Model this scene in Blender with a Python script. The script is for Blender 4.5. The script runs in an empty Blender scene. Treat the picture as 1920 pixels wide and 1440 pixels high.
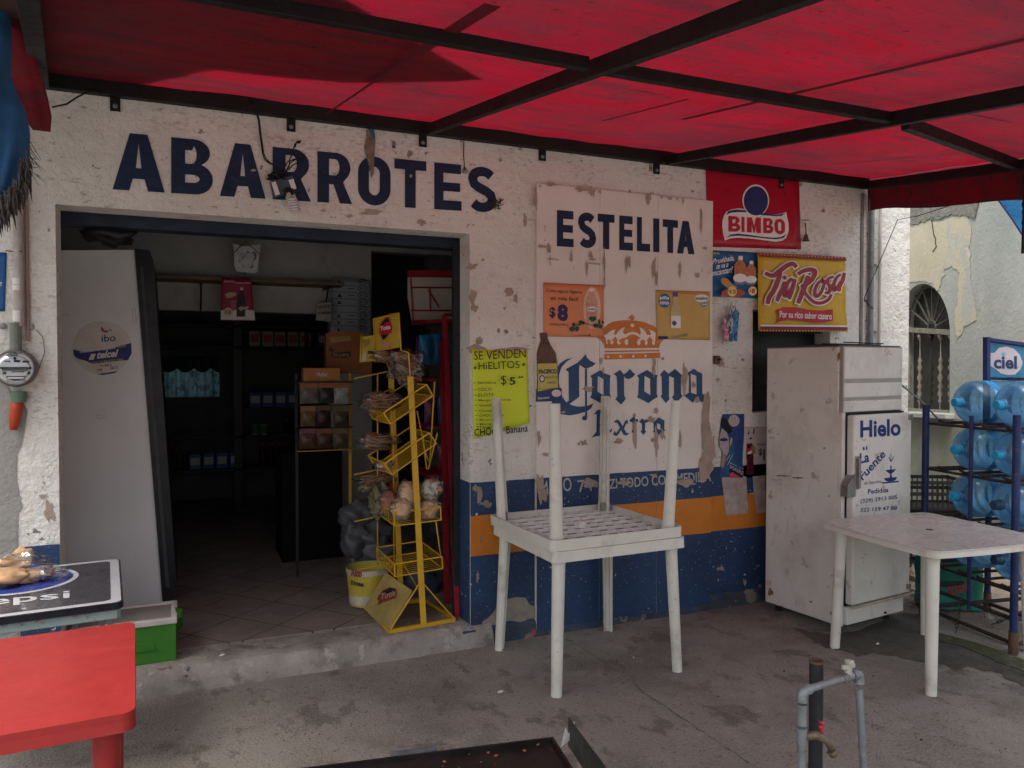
import bpy, math, random
from mathutils import Vector, Matrix, geometry, noise

sc = bpy.context.scene
COL = sc.collection
R = math.radians
PI = math.pi
rnd = random.Random(7)

# ---------------------------------------------------------------- camera
F_PX, YAW, PITCH, EYE, DIST = 1440.0, R(23.2), R(1.39), 1.64, 4.19
cam_data = bpy.data.cameras.new('camera')
cam = bpy.data.objects.new('camera', cam_data)
COL.objects.link(cam)
cam_data.sensor_width = 36.0
cam_data.lens = 27.0
cam_data.clip_end = 500.0
cam_data.clip_start = 0.05
cam.location = (0, -DIST, EYE)
cam.rotation_euler = (R(90) - PITCH, 0, -YAW)
sc.camera = cam

# ---------------------------------------------------------------- sky, sun, exposure
world = bpy.data.worlds.new('World')
sc.world = world
world.use_nodes = True
wn = world.node_tree
sky = wn.nodes.new('ShaderNodeTexSky')
sky.sky_type = 'NISHITA'
sky.sun_disc = False
sky.sun_elevation = R(68)
sky.sun_rotation = R(234.5)
sky.dust_density = 5.0
sky.air_density = 1.2
sky.ozone_density = 1.0
wbg = wn.nodes['Background']
hs = wn.nodes.new('ShaderNodeHueSaturation')          # a milky overcast sky
hs.inputs['Saturation'].default_value = 0.42
wn.links.new(sky.outputs[0], hs.inputs['Color'])
wn.links.new(hs.outputs[0], wbg.inputs[0])
wbg.inputs[1].default_value = 0.15
sun_data = bpy.data.lights.new('sun', 'SUN')
sun_data.energy = 1.2
sun_data.angle = R(25)
sun_data.color = (1.0, 0.95, 0.86)
sun = bpy.data.objects.new('sun', sun_data)
COL.objects.link(sun)
sun.rotation_euler = (R(22), 0, R(-54.5))
sc.view_settings.view_transform = 'Standard'
sc.view_settings.look = 'None'
sc.view_settings.exposure = 1.12
sc.view_settings.gamma = 1.0
sc.cycles.max_bounces = 8
sc.cycles.transparent_max_bounces = 24
sc.cycles.diffuse_bounces = 5
sc.cycles.use_denoising = True
sc.cycles.sample_clamp_indirect = 4.0

# ---------------------------------------------------------------- survey of the photograph
_c, _s, _cp, _sp = math.cos(YAW), math.sin(YAW), math.cos(PITCH), math.sin(PITCH)
_F = Vector((_s * _cp, _c * _cp, -_sp)); _R = Vector((_c, -_s, 0)); _U = Vector((_s * _sp, _c * _sp, _cp))
CO = Vector((0, -DIST, EYE))

def ray(u, v):
    return _F + _R * ((u - 960) / F_PX) - _U * ((v - 720) / F_PX)

class Surf:
    """a flat surface of the place; at(u, v, d) is the point on it seen at photo pixel u, v, raised d along its normal"""
    def __init__(self, p, n):
        self.p = Vector(p); self.n = Vector(n).normalized()
    def at(self, u, v, d=0.0):
        r = ray(u, v)
        t = (self.p - CO).dot(self.n) / r.dot(self.n)
        return CO + r * t + self.n * d

def zoomed(surf, ox, oy, k):
    """same surface, read off an enlarged crop whose corner is ox, oy and whose scale is k"""
    class Z:
        n = surf.n
        def at(self, x, y, d=0.0): return surf.at(ox + x / k, oy + y / k, d)
    return Z()

WALL = Surf((0, 0, 0), (0, -1, 0))
GROUND = Surf((0, 0, 0), (0, 0, 1))
def W(u, v, y=0.0): return Surf((0, y, 0), (0, -1, 0)).at(u, v)
def G(u, v, z=0.0): return Surf((0, 0, z), (0, 0, 1)).at(u, v)

# ---------------------------------------------------------------- materials
MATS = {}
def lin(r, g, b):
    f = lambda c: (c / 255 / 12.92) if c / 255 <= 0.04045 else ((c / 255 + 0.055) / 1.055) ** 2.4
    return (f(r), f(g), f(b))

def mat(name, col, rough=0.6, metal=0.0, var=0.12, vs=5.0, layers=(), bump=0.0, bs=60.0, alpha=1.0, spec=0.28, emit=0.0, coat=0.0, brick=None):
    if name in MATS: return MATS[name]
    m = bpy.data.materials.new(name); m.use_nodes = True
    nt = m.node_tree; N = nt.nodes; L = nt.links
    b = N['Principled BSDF']
    tc = N.new('ShaderNodeTexCoord')
    def ns(scale, detail=4.0, stretch=(1, 1, 1), seed=0.0, rough_=0.6):
        mp = N.new('ShaderNodeMapping'); mp.inputs['Scale'].default_value = stretch
        mp.inputs['Location'].default_value = (seed, seed * 1.7, seed * 0.6)
        L.new(tc.outputs['Object'], mp.inputs[0])
        n = N.new('ShaderNodeTexNoise'); n.inputs['Scale'].default_value = scale
        n.inputs['Detail'].default_value = detail; n.inputs['Roughness'].default_value = rough_
        L.new(mp.outputs[0], n.inputs[0]); return n.outputs[0]
    def mix(fac, a, c):
        x = N.new('ShaderNodeMix'); x.data_type = 'RGBA'
        if isinstance(fac, float): x.inputs[0].default_value = fac
        else: L.new(fac, x.inputs[0])
        for s, v in ((6, a), (7, c)):
            if isinstance(v, tuple): x.inputs[s].default_value = (*v, 1)
            else: L.new(v, x.inputs[s])
        return x.outputs[2]
    def step(v, lo, hi, to=1.0):
        x = N.new('ShaderNodeMapRange'); x.inputs[1].default_value = lo; x.inputs[2].default_value = hi
        x.inputs[4].default_value = to; L.new(v, x.inputs[0]); return x.outputs[0]
    c = tuple(col)
    dark = tuple(max(0, k * (1 - var)) for k in c); lite = tuple(min(1, k * (1 + var)) for k in c)
    out = mix(step(ns(vs, 6.0), 0.3, 0.7), dark, lite)
    if brick:
        mp = N.new('ShaderNodeMapping'); mp.inputs['Rotation'].default_value = (0, 0, brick['rot'])
        L.new(tc.outputs['Object'], mp.inputs[0])
        br = N.new('ShaderNodeTexBrick'); L.new(mp.outputs[0], br.inputs[0])
        br.offset = 0.0; br.inputs['Scale'].default_value = 1.0
        br.inputs['Brick Width'].default_value = brick['w']; br.inputs['Row Height'].default_value = brick['w']
        br.inputs['Mortar Size'].default_value = 0.005; br.inputs['Mortar Smooth'].default_value = 0.2
        out = mix(br.outputs['Fac'], out, tuple(brick['mortar']))
    for i, ly in enumerate(layers):
        lc, sca, thr, soft, stg = ly[:5]
        st = ly[5] if len(ly) > 5 else (1, 1, 1)
        fc = step(ns(sca, 5.0, st, 3.1 * (i + 1), 0.62), thr, thr + soft, stg)
        if len(ly) > 6:
            mm_ = N.new('ShaderNodeMath'); mm_.operation = 'MULTIPLY'
            L.new(fc, mm_.inputs[0]); L.new(step(ns(ly[6], 2.0, seed=7.7 * (i + 1)), 0.50, 0.62), mm_.inputs[1]); fc = mm_.outputs[0]
        out = mix(fc, out, tuple(lc))
    L.new(out, b.inputs['Base Color'])
    b.inputs['Roughness'].default_value = rough; b.inputs['Metallic'].default_value = metal
    b.inputs['Specular IOR Level'].default_value = spec; b.inputs['Alpha'].default_value = alpha
    if coat: b.inputs['Coat Weight'].default_value = coat
    rr = step(ns(vs * 3, 3.0, seed=9.0), 0.3, 0.7)
    mr = N.new('ShaderNodeMapRange'); L.new(rr, mr.inputs[0])
    mr.inputs[3].default_value = max(0.02, rough - 0.1); mr.inputs[4].default_value = min(1, rough + 0.1)
    L.new(mr.outputs[0], b.inputs['Roughness'])
    if bump:
        bp = N.new('ShaderNodeBump'); bp.inputs['Strength'].default_value = min(1, bump); bp.inputs['Distance'].default_value = 0.01 if bump <= 1 else 0.01 * bump
        L.new(ns(bs, 6.0, seed=5.0, rough_=0.65), bp.inputs['Height']); L.new(bp.outputs[0], b.inputs['Normal'])
    if emit:
        L.new(out, b.inputs['Emission Color']); b.inputs['Emission Strength'].default_value = emit
    MATS[name] = m
    return m

def cloth_mat(name, col, tcol, trans=0.6, layers=(), bump=0.2):
    m = mat(name, col, 0.75, layers=layers, bump=bump, bs=25, var=0.15, vs=1.5)
    nt = m.node_tree; N = nt.nodes; L = nt.links
    b = N['Principled BSDF']; o = N['Material Output']
    t = N.new('ShaderNodeBsdfTranslucent')
    src = b.inputs['Base Color'].links[0].from_socket
    mx = N.new('ShaderNodeMix'); mx.data_type = 'RGBA'; mx.blend_type = 'MULTIPLY'; mx.inputs[0].default_value = 1.0
    L.new(src, mx.inputs[6]); mx.inputs[7].default_value = (*[min(1, k) for k in tcol], 1)
    L.new(mx.outputs[2], t.inputs['Color'])
    s = N.new('ShaderNodeMixShader'); s.inputs[0].default_value = trans
    L.new(b.outputs[0], s.inputs[1]); L.new(t.outputs[0], s.inputs[2]); L.new(s.outputs[0], o.inputs['Surface'])
    return m

def film_mat(name, tint, rough=0.08, gloss=0.12, body=0.0, bcol=(0.5, 0.5, 0.5), bump=0.0, bs=20):
    """clear plastic: tinted see-through with a glossy skin"""
    if name in MATS: return MATS[name]
    m = bpy.data.materials.new(name); m.use_nodes = True
    nt = m.node_tree; N = nt.nodes; L = nt.links; N.remove(N['Principled BSDF']); o = N['Material Output']
    t = N.new('ShaderNodeBsdfTransparent'); t.inputs[0].default_value = (*tint, 1)
    g = N.new('ShaderNodeBsdfGlossy'); g.inputs['Roughness'].default_value = rough; g.inputs[0].default_value = (0.9, 0.95, 1, 1)
    d = N.new('ShaderNodeBsdfDiffuse'); d.inputs[0].default_value = (*bcol, 1)
    m0 = N.new('ShaderNodeMixShader'); m0.inputs[0].default_value = body
    L.new(t.outputs[0], m0.inputs[1]); L.new(d.outputs[0], m0.inputs[2])
    fr = N.new('ShaderNodeLayerWeight'); fr.inputs[0].default_value = 0.35
    ma = N.new('ShaderNodeMapRange'); ma.inputs[3].default_value = gloss; ma.inputs[4].default_value = 0.5
    L.new(fr.outputs['Fresnel'], ma.inputs[0])
    m1 = N.new('ShaderNodeMixShader'); L.new(ma.outputs[0], m1.inputs[0])
    L.new(m0.outputs[0], m1.inputs[1]); L.new(g.outputs[0], m1.inputs[2]); L.new(m1.outputs[0], o.inputs[0])
    if bump:
        tc = N.new('ShaderNodeTexCoord'); n = N.new('ShaderNodeTexNoise'); n.inputs['Scale'].default_value = bs
        L.new(tc.outputs['Object'], n.inputs[0]); bp = N.new('ShaderNodeBump'); bp.inputs['Strength'].default_value = bump
        bp.inputs['Distance'].default_value = 0.02
        L.new(n.outputs[0], bp.inputs['Height']); L.new(bp.outputs[0], g.inputs['Normal']); L.new(bp.outputs[0], fr.inputs['Normal'])
    MATS[name] = m
    return m

# ---------------------------------------------------------------- mesh builder
class MB:
    def __init__(self): self.v = []; self.f = []; self.m = []; self.T = None
    def add(self, vs, fs, m=0):
        n = len(self.v)
        self.v += [Vector(p) for p in vs]
        self.f += [tuple(i + n for i in f) for f in fs]; self.m += [m] * len(fs)
    def box(self, x0, x1, y0, y1, z0, z1, m=0, M=None):
        vs = [Vector((x, y, z)) for z in (z0, z1) for y in (y0, y1) for x in (x0, x1)]
        if M: vs = [M @ p for p in vs]
        self.add(vs, [(0, 2, 3, 1), (4, 5, 7, 6), (0, 1, 5, 4), (2, 6, 7, 3), (0, 4, 6, 2), (1, 3, 7, 5)], m)
    def prism(self, pts, vec, m=0):
        pts = [Vector(p) for p in pts]; vec = Vector(vec); n = len(pts)
        tri = geometry.tessellate_polygon([pts])
        self.add(pts + [p + vec for p in pts], [tuple(t) for t in tri] + [tuple(i + n for i in t[::-1]) for t in tri]
                 + [(i, (i + 1) % n, (i + 1) % n + n, i + n) for i in range(n)], m)
    def poly(self, pts, m=0, holes=()):
        loops = [[Vector(p) for p in pts]] + [[Vector(p) for p in h] for h in holes]
        tri = geometry.tessellate_polygon(loops)
        self.add([p for l in loops for p in l], [tuple(t) for t in tri], m)
    def pxpoly(self, s, pts, d=0.002, m=0, holes=()):
        self.poly([s.at(x, y, d) for x, y in pts], m, [[s.at(x, y, d) for x, y in h] for h in holes])
    def disc(self, s, cx, cy, rx, ry, d=0.002, m=0, n=28):
        self.pxpoly(s, [(cx + rx * math.cos(2 * PI * i / n), cy + ry * math.sin(2 * PI * i / n)) for i in range(n)], d, m)
    def tube(self, path, r, n=8, m=0, caps=True):
        path = [Vector(p) for p in path]; k = len(path)
        rs = r if isinstance(r, (list, tuple)) else [r] * k
        up = None; rings = []
        for i, p in enumerate(path):
            a = path[max(0, i - 1)]; b = path[min(k - 1, i + 1)]
            t = (b - a).normalized()
            if up is None:
                up = Vector((0, 0, 1)) if abs(t.z) < 0.9 else Vector((1, 0, 0))
            x = t.cross(up).normalized(); up = x.cross(t).normalized()
            rings.append([p + (x * math.cos(2 * PI * j / n) + up * math.sin(2 * PI * j / n)) * rs[i] for j in range(n)])
        vs = [q for rg in rings for q in rg]
        fs = [(i * n + j, i * n + (j + 1) % n, (i + 1) * n + (j + 1) % n, (i + 1) * n + j) for i in range(k - 1) for j in range(n)]
        if caps: fs += [tuple(range(n))[::-1], tuple((k - 1) * n + j for j in range(n))]
        self.add(vs, fs, m)
    def bar(self, a, b, w, h, m=0, up=(0, 0, 1)):
        """square bar from a to b, width w, height h"""
        a = Vector(a); b = Vector(b); t = (b - a).normalized(); up = Vector(up)
        x = t.cross(up).normalized(); u = x.cross(t).normalized()
        vs = [p + x * sx * w / 2 + u * sz * h / 2 for p in (a, b) for sx, sz in ((-1, -1), (1, -1), (1, 1), (-1, 1))]
        self.add(vs, [(0, 1, 2, 3), (7, 6, 5, 4), (0, 4, 5, 1), (1, 5, 6, 2), (2, 6, 7, 3), (3, 7, 4, 0)], m)
    def lathe(self, prof, c=(0, 0, 0), axis=(0, 0, 1), n=24, m=0):
        c = Vector(c); t = Vector(axis).normalized()
        up = Vector((0, 0, 1)) if abs(t.z) < 0.9 else Vector((1, 0, 0))
        x = t.cross(up).normalized(); y = x.cross(t)
        vs = [c + t * z + (x * math.cos(2 * PI * j / n) + y * math.sin(2 * PI * j / n)) * r for r, z in prof for j in range(n)]
        k = len(prof)
        fs = [(i * n + j, i * n + (j + 1) % n, (i + 1) * n + (j + 1) % n, (i + 1) * n + j) for i in range(k - 1) for j in range(n)]
        self.add(vs, fs, m)
    def grid(self, fn, nu, nv, m=0, mf=None):
        vs = [fn(i / nu, j / nv) for j in range(nv + 1) for i in range(nu + 1)]
        fs = [(j * (nu + 1) + i, j * (nu + 1) + i + 1, (j + 1) * (nu + 1) + i + 1, (j + 1) * (nu + 1) + i) for j in range(nv) for i in range(nu)]
        self.add(vs, fs, m)
    def blob(self, c, r, seed=0, amp=0.15, freq=2.0, nu=20, nv=12, m=0, flat=None, M=None):
        c = Vector(c)
        def fn(a, b):
            th = a * 2 * PI; ph = b * PI
            d = Vector((math.cos(th) * math.sin(ph), math.sin(th) * math.sin(ph), math.cos(ph)))
            k = 1 + amp * noise.noise(d * freq + Vector((seed * 3.7, seed, 0))) * 2 + amp * 0.5 * noise.noise(d * freq * 3.3 + Vector((0, seed, seed)))
            p = Vector((d.x * r[0] * k, d.y * r[1] * k, d.z * r[2] * k))
            if M: p = M @ p
            p = c + p
            if flat is not None and p.z < flat: p.z = flat
            return p
        self.grid(fn, nu, nv, m)
    def text(self, s, surf, bl, br, tl, d=0.003, m=0, bold=0.0, shear=0.0, jit=0.0, flip=False, arc=0.0):
        """words fitted to the parallelogram bl, br, tl (photo pixels) on a surface"""
        cu = bpy.data.curves.new('t', 'FONT'); cu.body = s; cu.offset = bold; cu.resolution_u = 3; cu.shear = shear
        ob = bpy.data.objects.new('t', cu); COL.objects.link(ob)
        dg = bpy.context.evaluated_depsgraph_get(); me = bpy.data.meshes.new_from_object(ob.evaluated_get(dg))
        vs = [v.co.copy() for v in me.vertices]; fs = [tuple(p.vertices) for p in me.polygons]
        bpy.data.objects.remove(ob); bpy.data.curves.remove(cu); bpy.data.meshes.remove(me)
        if not vs: return
        x0 = min(v.x for v in vs); x1 = max(v.x for v in vs); y0 = min(v.y for v in vs); y1 = max(v.y for v in vs)
        bl, br, tl = Vector(bl), Vector(br), Vector(tl)
        res = []
        for v in vs:
            a = (v.x - x0) / (x1 - x0); b = (v.y - y0) / (y1 - y0)
            if jit: b += jit * noise.noise(Vector((a * 9, b * 2, jit * 50)))
            if arc: b += arc * (1 - (2 * a - 1) ** 2)
            q = bl + (br - bl) * a + (tl - bl) * b
            res.append(surf.at(q.x, q.y, d))
        self.add(res, fs, m)
    def letters(self, word, boxes, wk, m=0, d=0.003, surf=None):
        """hand-painted block capitals; boxes are photo-pixel x0, x1, top(x), base(x)"""
        for ch, (x0, x1, yt, yb) in zip(word, boxes):
            bl = Vector((x0, yb(x0))); br = Vector((x1, yb(x1))); tl = Vector((x0, yt(x0))); tr = Vector((x1, yt(x1)))
            wf = 1.0
            for outer, holes in glyph(ch, wk * (0.75 if ch in 'I' else 1)):
                def P(q):
                    a, b = q
                    if ch == 'I': pass
                    p = (bl + (br - bl) * a) * (1 - b) + (tl + (tr - tl) * a) * b
                    return surf.at(p.x, p.y, d)
                self.poly([P(q) for q in outer], m, [[P(q) for q in h] for h in holes])
    def build(self, name, mats, parent=None, origin=None, smooth=False, bevel=0.0, segs=2, auto=None, kind=None, solid=0.0):
        me = bpy.data.meshes.new(name)
        o = bpy.data.objects.new(name, me); COL.objects.link(o)
        off = Vector((0, 0, 0))
        if parent is not None:
            r = parent
            while r.parent: r = r.parent
            off = Vector(r.get('_o', (0, 0, 0))); o.parent = parent
        elif origin is not None:
            off = Vector(origin); o.location = off; o['_o'] = tuple(off)
        me.from_pydata([v - off for v in self.v], [], self.f)
        for mm in (mats if isinstance(mats, (list, tuple)) else [mats]): me.materials.append(mm)
        me.polygons.foreach_set('material_index', self.m)
        if smooth or auto:
            me.polygons.foreach_set('use_smooth', [True] * len(self.f))
        me.update()
        if auto:
            try: me.set_sharp_from_angle(angle=R(auto))
            except Exception: pass
        if solid:
            s = o.modifiers.new('s', 'SOLIDIFY'); s.thickness = solid
        if bevel:
            b = o.modifiers.new('b', 'BEVEL'); b.width = bevel; b.segments = segs; b.limit_method = 'ANGLE'; b.angle_limit = R(40)
        if kind: o['kind'] = kind
        return o

def glyph(ch, s):
    """outline of a bold sans capital in the unit box; s = stem width"""
    h = s * 0.62                                   # arm thickness against height
    def arc(cx, cy, rx, ry, a0, a1, n=10):
        return [(cx + rx * math.cos(R(a0 + (a1 - a0) * i / n)), cy + ry * math.sin(R(a0 + (a1 - a0) * i / n))) for i in range(n + 1)]
    if ch == 'I': return [([(0, 0), (1, 0), (1, 1), (0, 1)], [])]
    if ch == 'L': return [([(0, 0), (1, 0), (1, h), (s, h), (s, 1), (0, 1)], [])]
    if ch == 'T': return [([(0.5 - s / 2, 0), (0.5 + s / 2, 0), (0.5 + s / 2, 1 - h), (1, 1 - h), (1, 1), (0, 1), (0, 1 - h), (0.5 - s / 2, 1 - h)], [])]
    if ch == 'E': return [([(0, 0), (1, 0), (1, h), (s, h), (s, .5 - h * .45), (.95, .5 - h * .45), (.95, .5 + h * .45), (s, .5 + h * .45), (s, 1 - h), (.98, 1 - h), (.98, 1), (0, 1)], [])]
    if ch == 'A':
        a = .17; t = s * .95
        return [([(0, 0), (t, 0), (t + .07, .21), (1 - t - .07, .21), (1 - t, 0), (1, 0), (.5 + a, 1), (.5 - a, 1)], [[(t + .13, .40), (.5, .84), (1 - t - .13, .40)]])]
    if ch == 'M': return [([(0, 0), (s, 0), (s, .62), (.5 - .06, 0), (.5 + .06, 0), (1 - s, .62), (1 - s, 0), (1, 0), (1, 1), (1 - s * 1.05, 1), (.5, .42), (s * 1.05, 1), (0, 1)], [])]
    if ch == 'O': return [(arc(.5, .66, .5, .34, 0, 180, 14) + arc(.5, .34, .5, .34, 180, 360, 14), [arc(.5, .66, .5 - s, .34 - h, 0, 180, 14) + arc(.5, .34, .5 - s, .34 - h, 180, 360, 14)])]
    if ch == 'B':
        o = [(0, 0), (.55, 0)] + arc(.58, .28, .42, .28, -90, 70, 12) + arc(.55, .76, .38, .24, -50, 90, 12) + [(0, 1)]
        return [(o, [[(s, h)] + arc(.52, .28, .48 - s * .95, .28 - h, -90, 90, 8) + [(s, .56 - h)], [(s, .55)] + arc(.5, .72, .43 - s * .95, .17, -90, 90, 8)[:-1] + [(.5, 1 - h), (s, 1 - h)]])]
    if ch == 'R':
        o = [(0, 0), (s, 0), (s, .37), (.46, .37), (1 - s * 1.05, 0), (1, 0), (.74, .42)] + arc(.55, .71, .4, .29, -50, 90, 12) + [(0, 1)]
        return [(o, [[(s, .55)] + arc(.52, .71, .43 - s * .95, .16, -90, 90, 8) + [(s, .87)]])]
    if ch == 'S':
        pts = arc(.5, .73, .5 - s / 2, .27 - h / 2, 25, 180, 10) + [(s * .62, .62), (.35, .55), (.65, .46), (1 - s * .6, .38)] + arc(.5, .27, .5 - s / 2, .27 - h / 2, 0, -155, 10)
        L, Rr = [], []
        for i, p in enumerate(pts):
            a = Vector(pts[max(0, i - 1)]); b = Vector(pts[min(len(pts) - 1, i + 1)]); t = (b - a).normalized()
            n = Vector((-t.y * s / 2, t.x * h / 2))
            L.append((p[0] + n.x, p[1] + n.y)); Rr.append((p[0] - n.x, p[1] - n.y))
        return [([L[i], L[i + 1], Rr[i + 1], Rr[i]], []) for i in range(len(L) - 1)]
    return []

def tag(o, label=None, cat=None, group=None, kind=None):
    if label: o['label'] = label
    if cat: o['category'] = cat
    if group: o['group'] = group
    if kind: o['kind'] = kind
    return o

def thing(name, label, cat, loc=(0, 0, 0), group=None):
    o = bpy.data.objects.new(name, None); COL.objects.link(o)
    o.empty_display_size = 0.1
    o.location = loc; o['_o'] = tuple(loc)
    return tag(o, label, cat, group)

def one(mb, name, mats, label, cat, origin, group=None, **k):
    o = mb.build(name, mats, origin=origin, **k)
    return tag(o, label, cat, group)

def copy_tree(o, parent=None):
    c = o.copy(); COL.objects.link(c)
    if parent is not None: c.parent = parent
    for ch in list(o.children): copy_tree(ch, c)
    return c

def place(o, loc, rz=0.0, M=None):
    o.location = loc; o.rotation_euler = (0, 0, rz)

def blotch(cx, cy, rx, ry, seed, n=18, amp=0.5):
    """an irregular patch outline in photo pixels"""
    out = []
    for i in range(n):
        a = 2 * PI * i / n
        k = 1 + amp * noise.noise(Vector((math.cos(a) * 1.6 + seed * 5.1, math.sin(a) * 1.6, seed))) * 1.6 + amp * 0.4 * noise.noise(Vector((a * 4, seed, 0)))
        k = max(.3, min(1.6, k))
        out.append((cx + rx * k * math.cos(a), cy + ry * k * math.sin(a)))
    return out
# ---------------------------------------------------------------- palette
WHITEPAINT = (0.68, 0.665, 0.62)
M_wall = mat('whitewashed plaster', WHITEPAINT, 0.85, var=0.08, vs=1.6, bump=2.4, bs=16, layers=(
    ((0.52, 0.49, 0.44), 1.3, 0.50, 0.22, 0.6),
    ((0.40, 0.36, 0.32), 5.5, 0.58, 0.12, 0.5, (1, 1, 1.6)),
    ((0.30, 0.26, 0.22), 26, 0.52, 0.10, 0.55, (1, 1, 2.2), 2.2),
    ((0.18, 0.15, 0.13), 22.0, 0.61, 0.04, 0.65, (1, 1, 2.6), 2.7),
    ((0.10, 0.08, 0.07), 11.0, 0.665, 0.02, 0.8, (1, 1, 1.2)),
    ((0.10, 0.08, 0.07), 60.0, 0.66, 0.03, 0.7)))
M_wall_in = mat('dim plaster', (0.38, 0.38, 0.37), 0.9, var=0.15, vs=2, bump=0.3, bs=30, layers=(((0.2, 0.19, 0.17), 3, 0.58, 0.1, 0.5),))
M_board = mat('painted boards', (0.66, 0.62, 0.575), 0.6, var=0.06, vs=3, bump=0.15, bs=80, layers=(
    ((0.40, 0.34, 0.30), 12, 0.66, 0.02, 0.8, (1.5, 1, 0.45)),
    ((0.55, 0.50, 0.47), 2.2, 0.55, 0.15, 0.5),
    ((0.12, 0.09, 0.08), 55, 0.70, 0.02, 0.8)))
M_peel = mat('bare primer', (0.34, 0.27, 0.22), 0.85, var=0.18, vs=20, bump=0.4, bs=120)
M_cement = mat('grey cement', (0.27, 0.265, 0.25), 0.95, var=0.15, vs=4, bump=0.8, bs=40, layers=(((0.16, 0.155, 0.145), 5, 0.58, 0.12, 0.6),))
NAVY = (0.007, 0.020, 0.055)
chip = ((0.55, 0.52, 0.48), 26, 0.665, 0.012, 0.9)
chip2 = ((0.45, 0.43, 0.40), 70, 0.66, 0.015, 0.8)
M_letter = mat('navy sign paint', NAVY, 0.55, var=0.25, vs=8, bump=0.8, bs=25, layers=(((0.45, 0.42, 0.40), 34, 0.70, 0.02, 0.6, (1, 1, 3)),))
M_navy = mat('blue dado paint', (0.020, 0.048, 0.115), 0.6, var=0.3, vs=3, bump=0.9, bs=24, layers=(chip, chip2, ((0.03, 0.035, 0.05), 2.2, 0.55, 0.2, 0.6)))
M_orange = mat('orange stripe paint', (0.50, 0.17, 0.022), 0.6, var=0.12, vs=4, bump=0.8, bs=24, layers=(((0.55, 0.4, 0.3), 50, 0.685, 0.012, 0.8), ((0.33, 0.12, 0.03), 3, 0.58, 0.1, 0.6)))
M_navy_flat = mat('blue dado paint on boards', (0.020, 0.048, 0.115), 0.5, var=0.25, vs=3, bump=0.1, bs=60, layers=(chip2, ((0.5, 0.48, 0.45), 36, 0.69, 0.01, 0.9)))
M_orange_flat = mat('orange stripe paint on boards', (0.50, 0.17, 0.022), 0.5, var=0.1, vs=4, bump=0.1, bs=60, layers=(((0.36, 0.3, 0.26), 30, 0.68, 0.015, 0.8),))
M_brand_blue = mat('blue brush paint', (0.022, 0.062, 0.14), 0.55, var=0.22, vs=14, bump=0.2, bs=60, layers=(((0.5, 0.45, 0.42), 60, 0.72, 0.02, 0.9),))
M_brand_orange = mat('ochre brush paint', (0.52, 0.17, 0.035), 0.55, var=0.15, vs=12, bump=0.2, bs=60)
M_steel = mat('black painted steel', (0.009, 0.0085, 0.009), 0.6, metal=0.0, var=0.4, vs=10, bump=0.15, bs=60, spec=.25, layers=(((0.05, 0.04, 0.035), 18, 0.69, 0.03, 0.6),))
M_black = mat('black plastic', (0.012, 0.012, 0.013), 0.4, var=0.2, vs=10)
M_rubber = mat('black cable', (0.01, 0.01, 0.01), 0.6)
M_white_pl = mat('white moulded plastic', (0.58, 0.57, 0.51), 0.42, var=0.07, vs=6, bump=0.05, bs=90, layers=(
    ((0.32, 0.29, 0.23), 5, 0.54, 0.14, 0.6), ((0.14, 0.12, 0.10), 48, 0.68, 0.03, 0.6)))
M_white_top = mat('stained table plastic', (0.50, 0.465, 0.43), 0.28, var=0.06, vs=4, layers=(((0.44, 0.40, 0.37), .9, 0.5, 0.3, 0.5), ((0.18, 0.13, 0.10), 40, 0.69, 0.02, 0.6)))
M_red_pl = mat('red moulded plastic', (0.26, 0.021, 0.020), 0.40, var=0.08, vs=8, bump=0.05, bs=160, layers=(((0.30, 0.05, 0.045), 6, 0.58, 0.12, 0.35, (1, 3, 1)), ((0.34, 0.10, 0.09), 22, 0.70, 0.02, 0.4, (8, .8, 1)), ((0.4, 0.24, 0.22), 70, 0.70, 0.01, 0.7), ((0.13, 0.012, 0.014), 4, 0.56, 0.15, 0.4)))
M_enamel = mat('white fridge enamel', (0.60, 0.58, 0.54), 0.38, var=0.05, vs=3, layers=(((0.42, 0.38, 0.33), 2.5, 0.50, 0.16, 0.6), ((0.30, 0.22, 0.15), 9, 0.63, 0.05, 0.7), ((0.40, 0.36, 0.32), 30, 0.56, 0.08, 0.5, (1, 1, .3), 2), ((0.25, 0.20, 0.16), 38, 0.70, 0.02, 0.8)))
M_enamel_gr = mat('grey enamel', (0.30, 0.29, 0.27), 0.5, var=0.1, vs=5, layers=(((0.15, 0.12, 0.10), 20, 0.66, 0.03, 0.6),))
M_chrome = mat('dull chrome', (0.32, 0.31, 0.30), 0.35, metal=0.8, var=0.2, vs=10)
M_galv = mat('galvanised pipe', (0.20, 0.22, 0.23), 0.5, metal=0.35, var=0.2, vs=14, layers=(((0.12, 0.10, 0.08), 16, 0.6, 0.08, 0.6), ((0.5, 0.48, 0.42), 30, 0.70, 0.03, 0.6)))
M_brass = mat('old brass', (0.20, 0.15, 0.08), 0.5, metal=0.5, var=0.3, vs=20)
M_rust = mat('rusty iron', (0.10, 0.055, 0.035), 0.85, var=0.4, vs=14, bump=0.3)
M_yellow = mat('yellow rack enamel', (0.52, 0.31, 0.022), 0.45, var=0.12, vs=10, layers=(((0.12, 0.08, 0.03), 30, 0.69, 0.03, 0.7),))
M_redrack = mat('red rack enamel', (0.24, 0.010, 0.018), 0.45, var=0.15, vs=10)
M_paper = mat('paper white', (0.62, 0.60, 0.58), 0.7, var=0.04)
M_ink = mat('black ink', (0.012, 0.012, 0.014), 0.6, var=0.1)
M_darkblue_ink = mat('dark blue ink', (0.02, 0.03, 0.12), 0.6, var=0.1)
M_redink = mat('red ink', (0.42, 0.015, 0.03), 0.5, var=0.08)
M_whiteink = mat('white ink', (0.70, 0.68, 0.66), 0.6, var=0.05)
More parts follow.
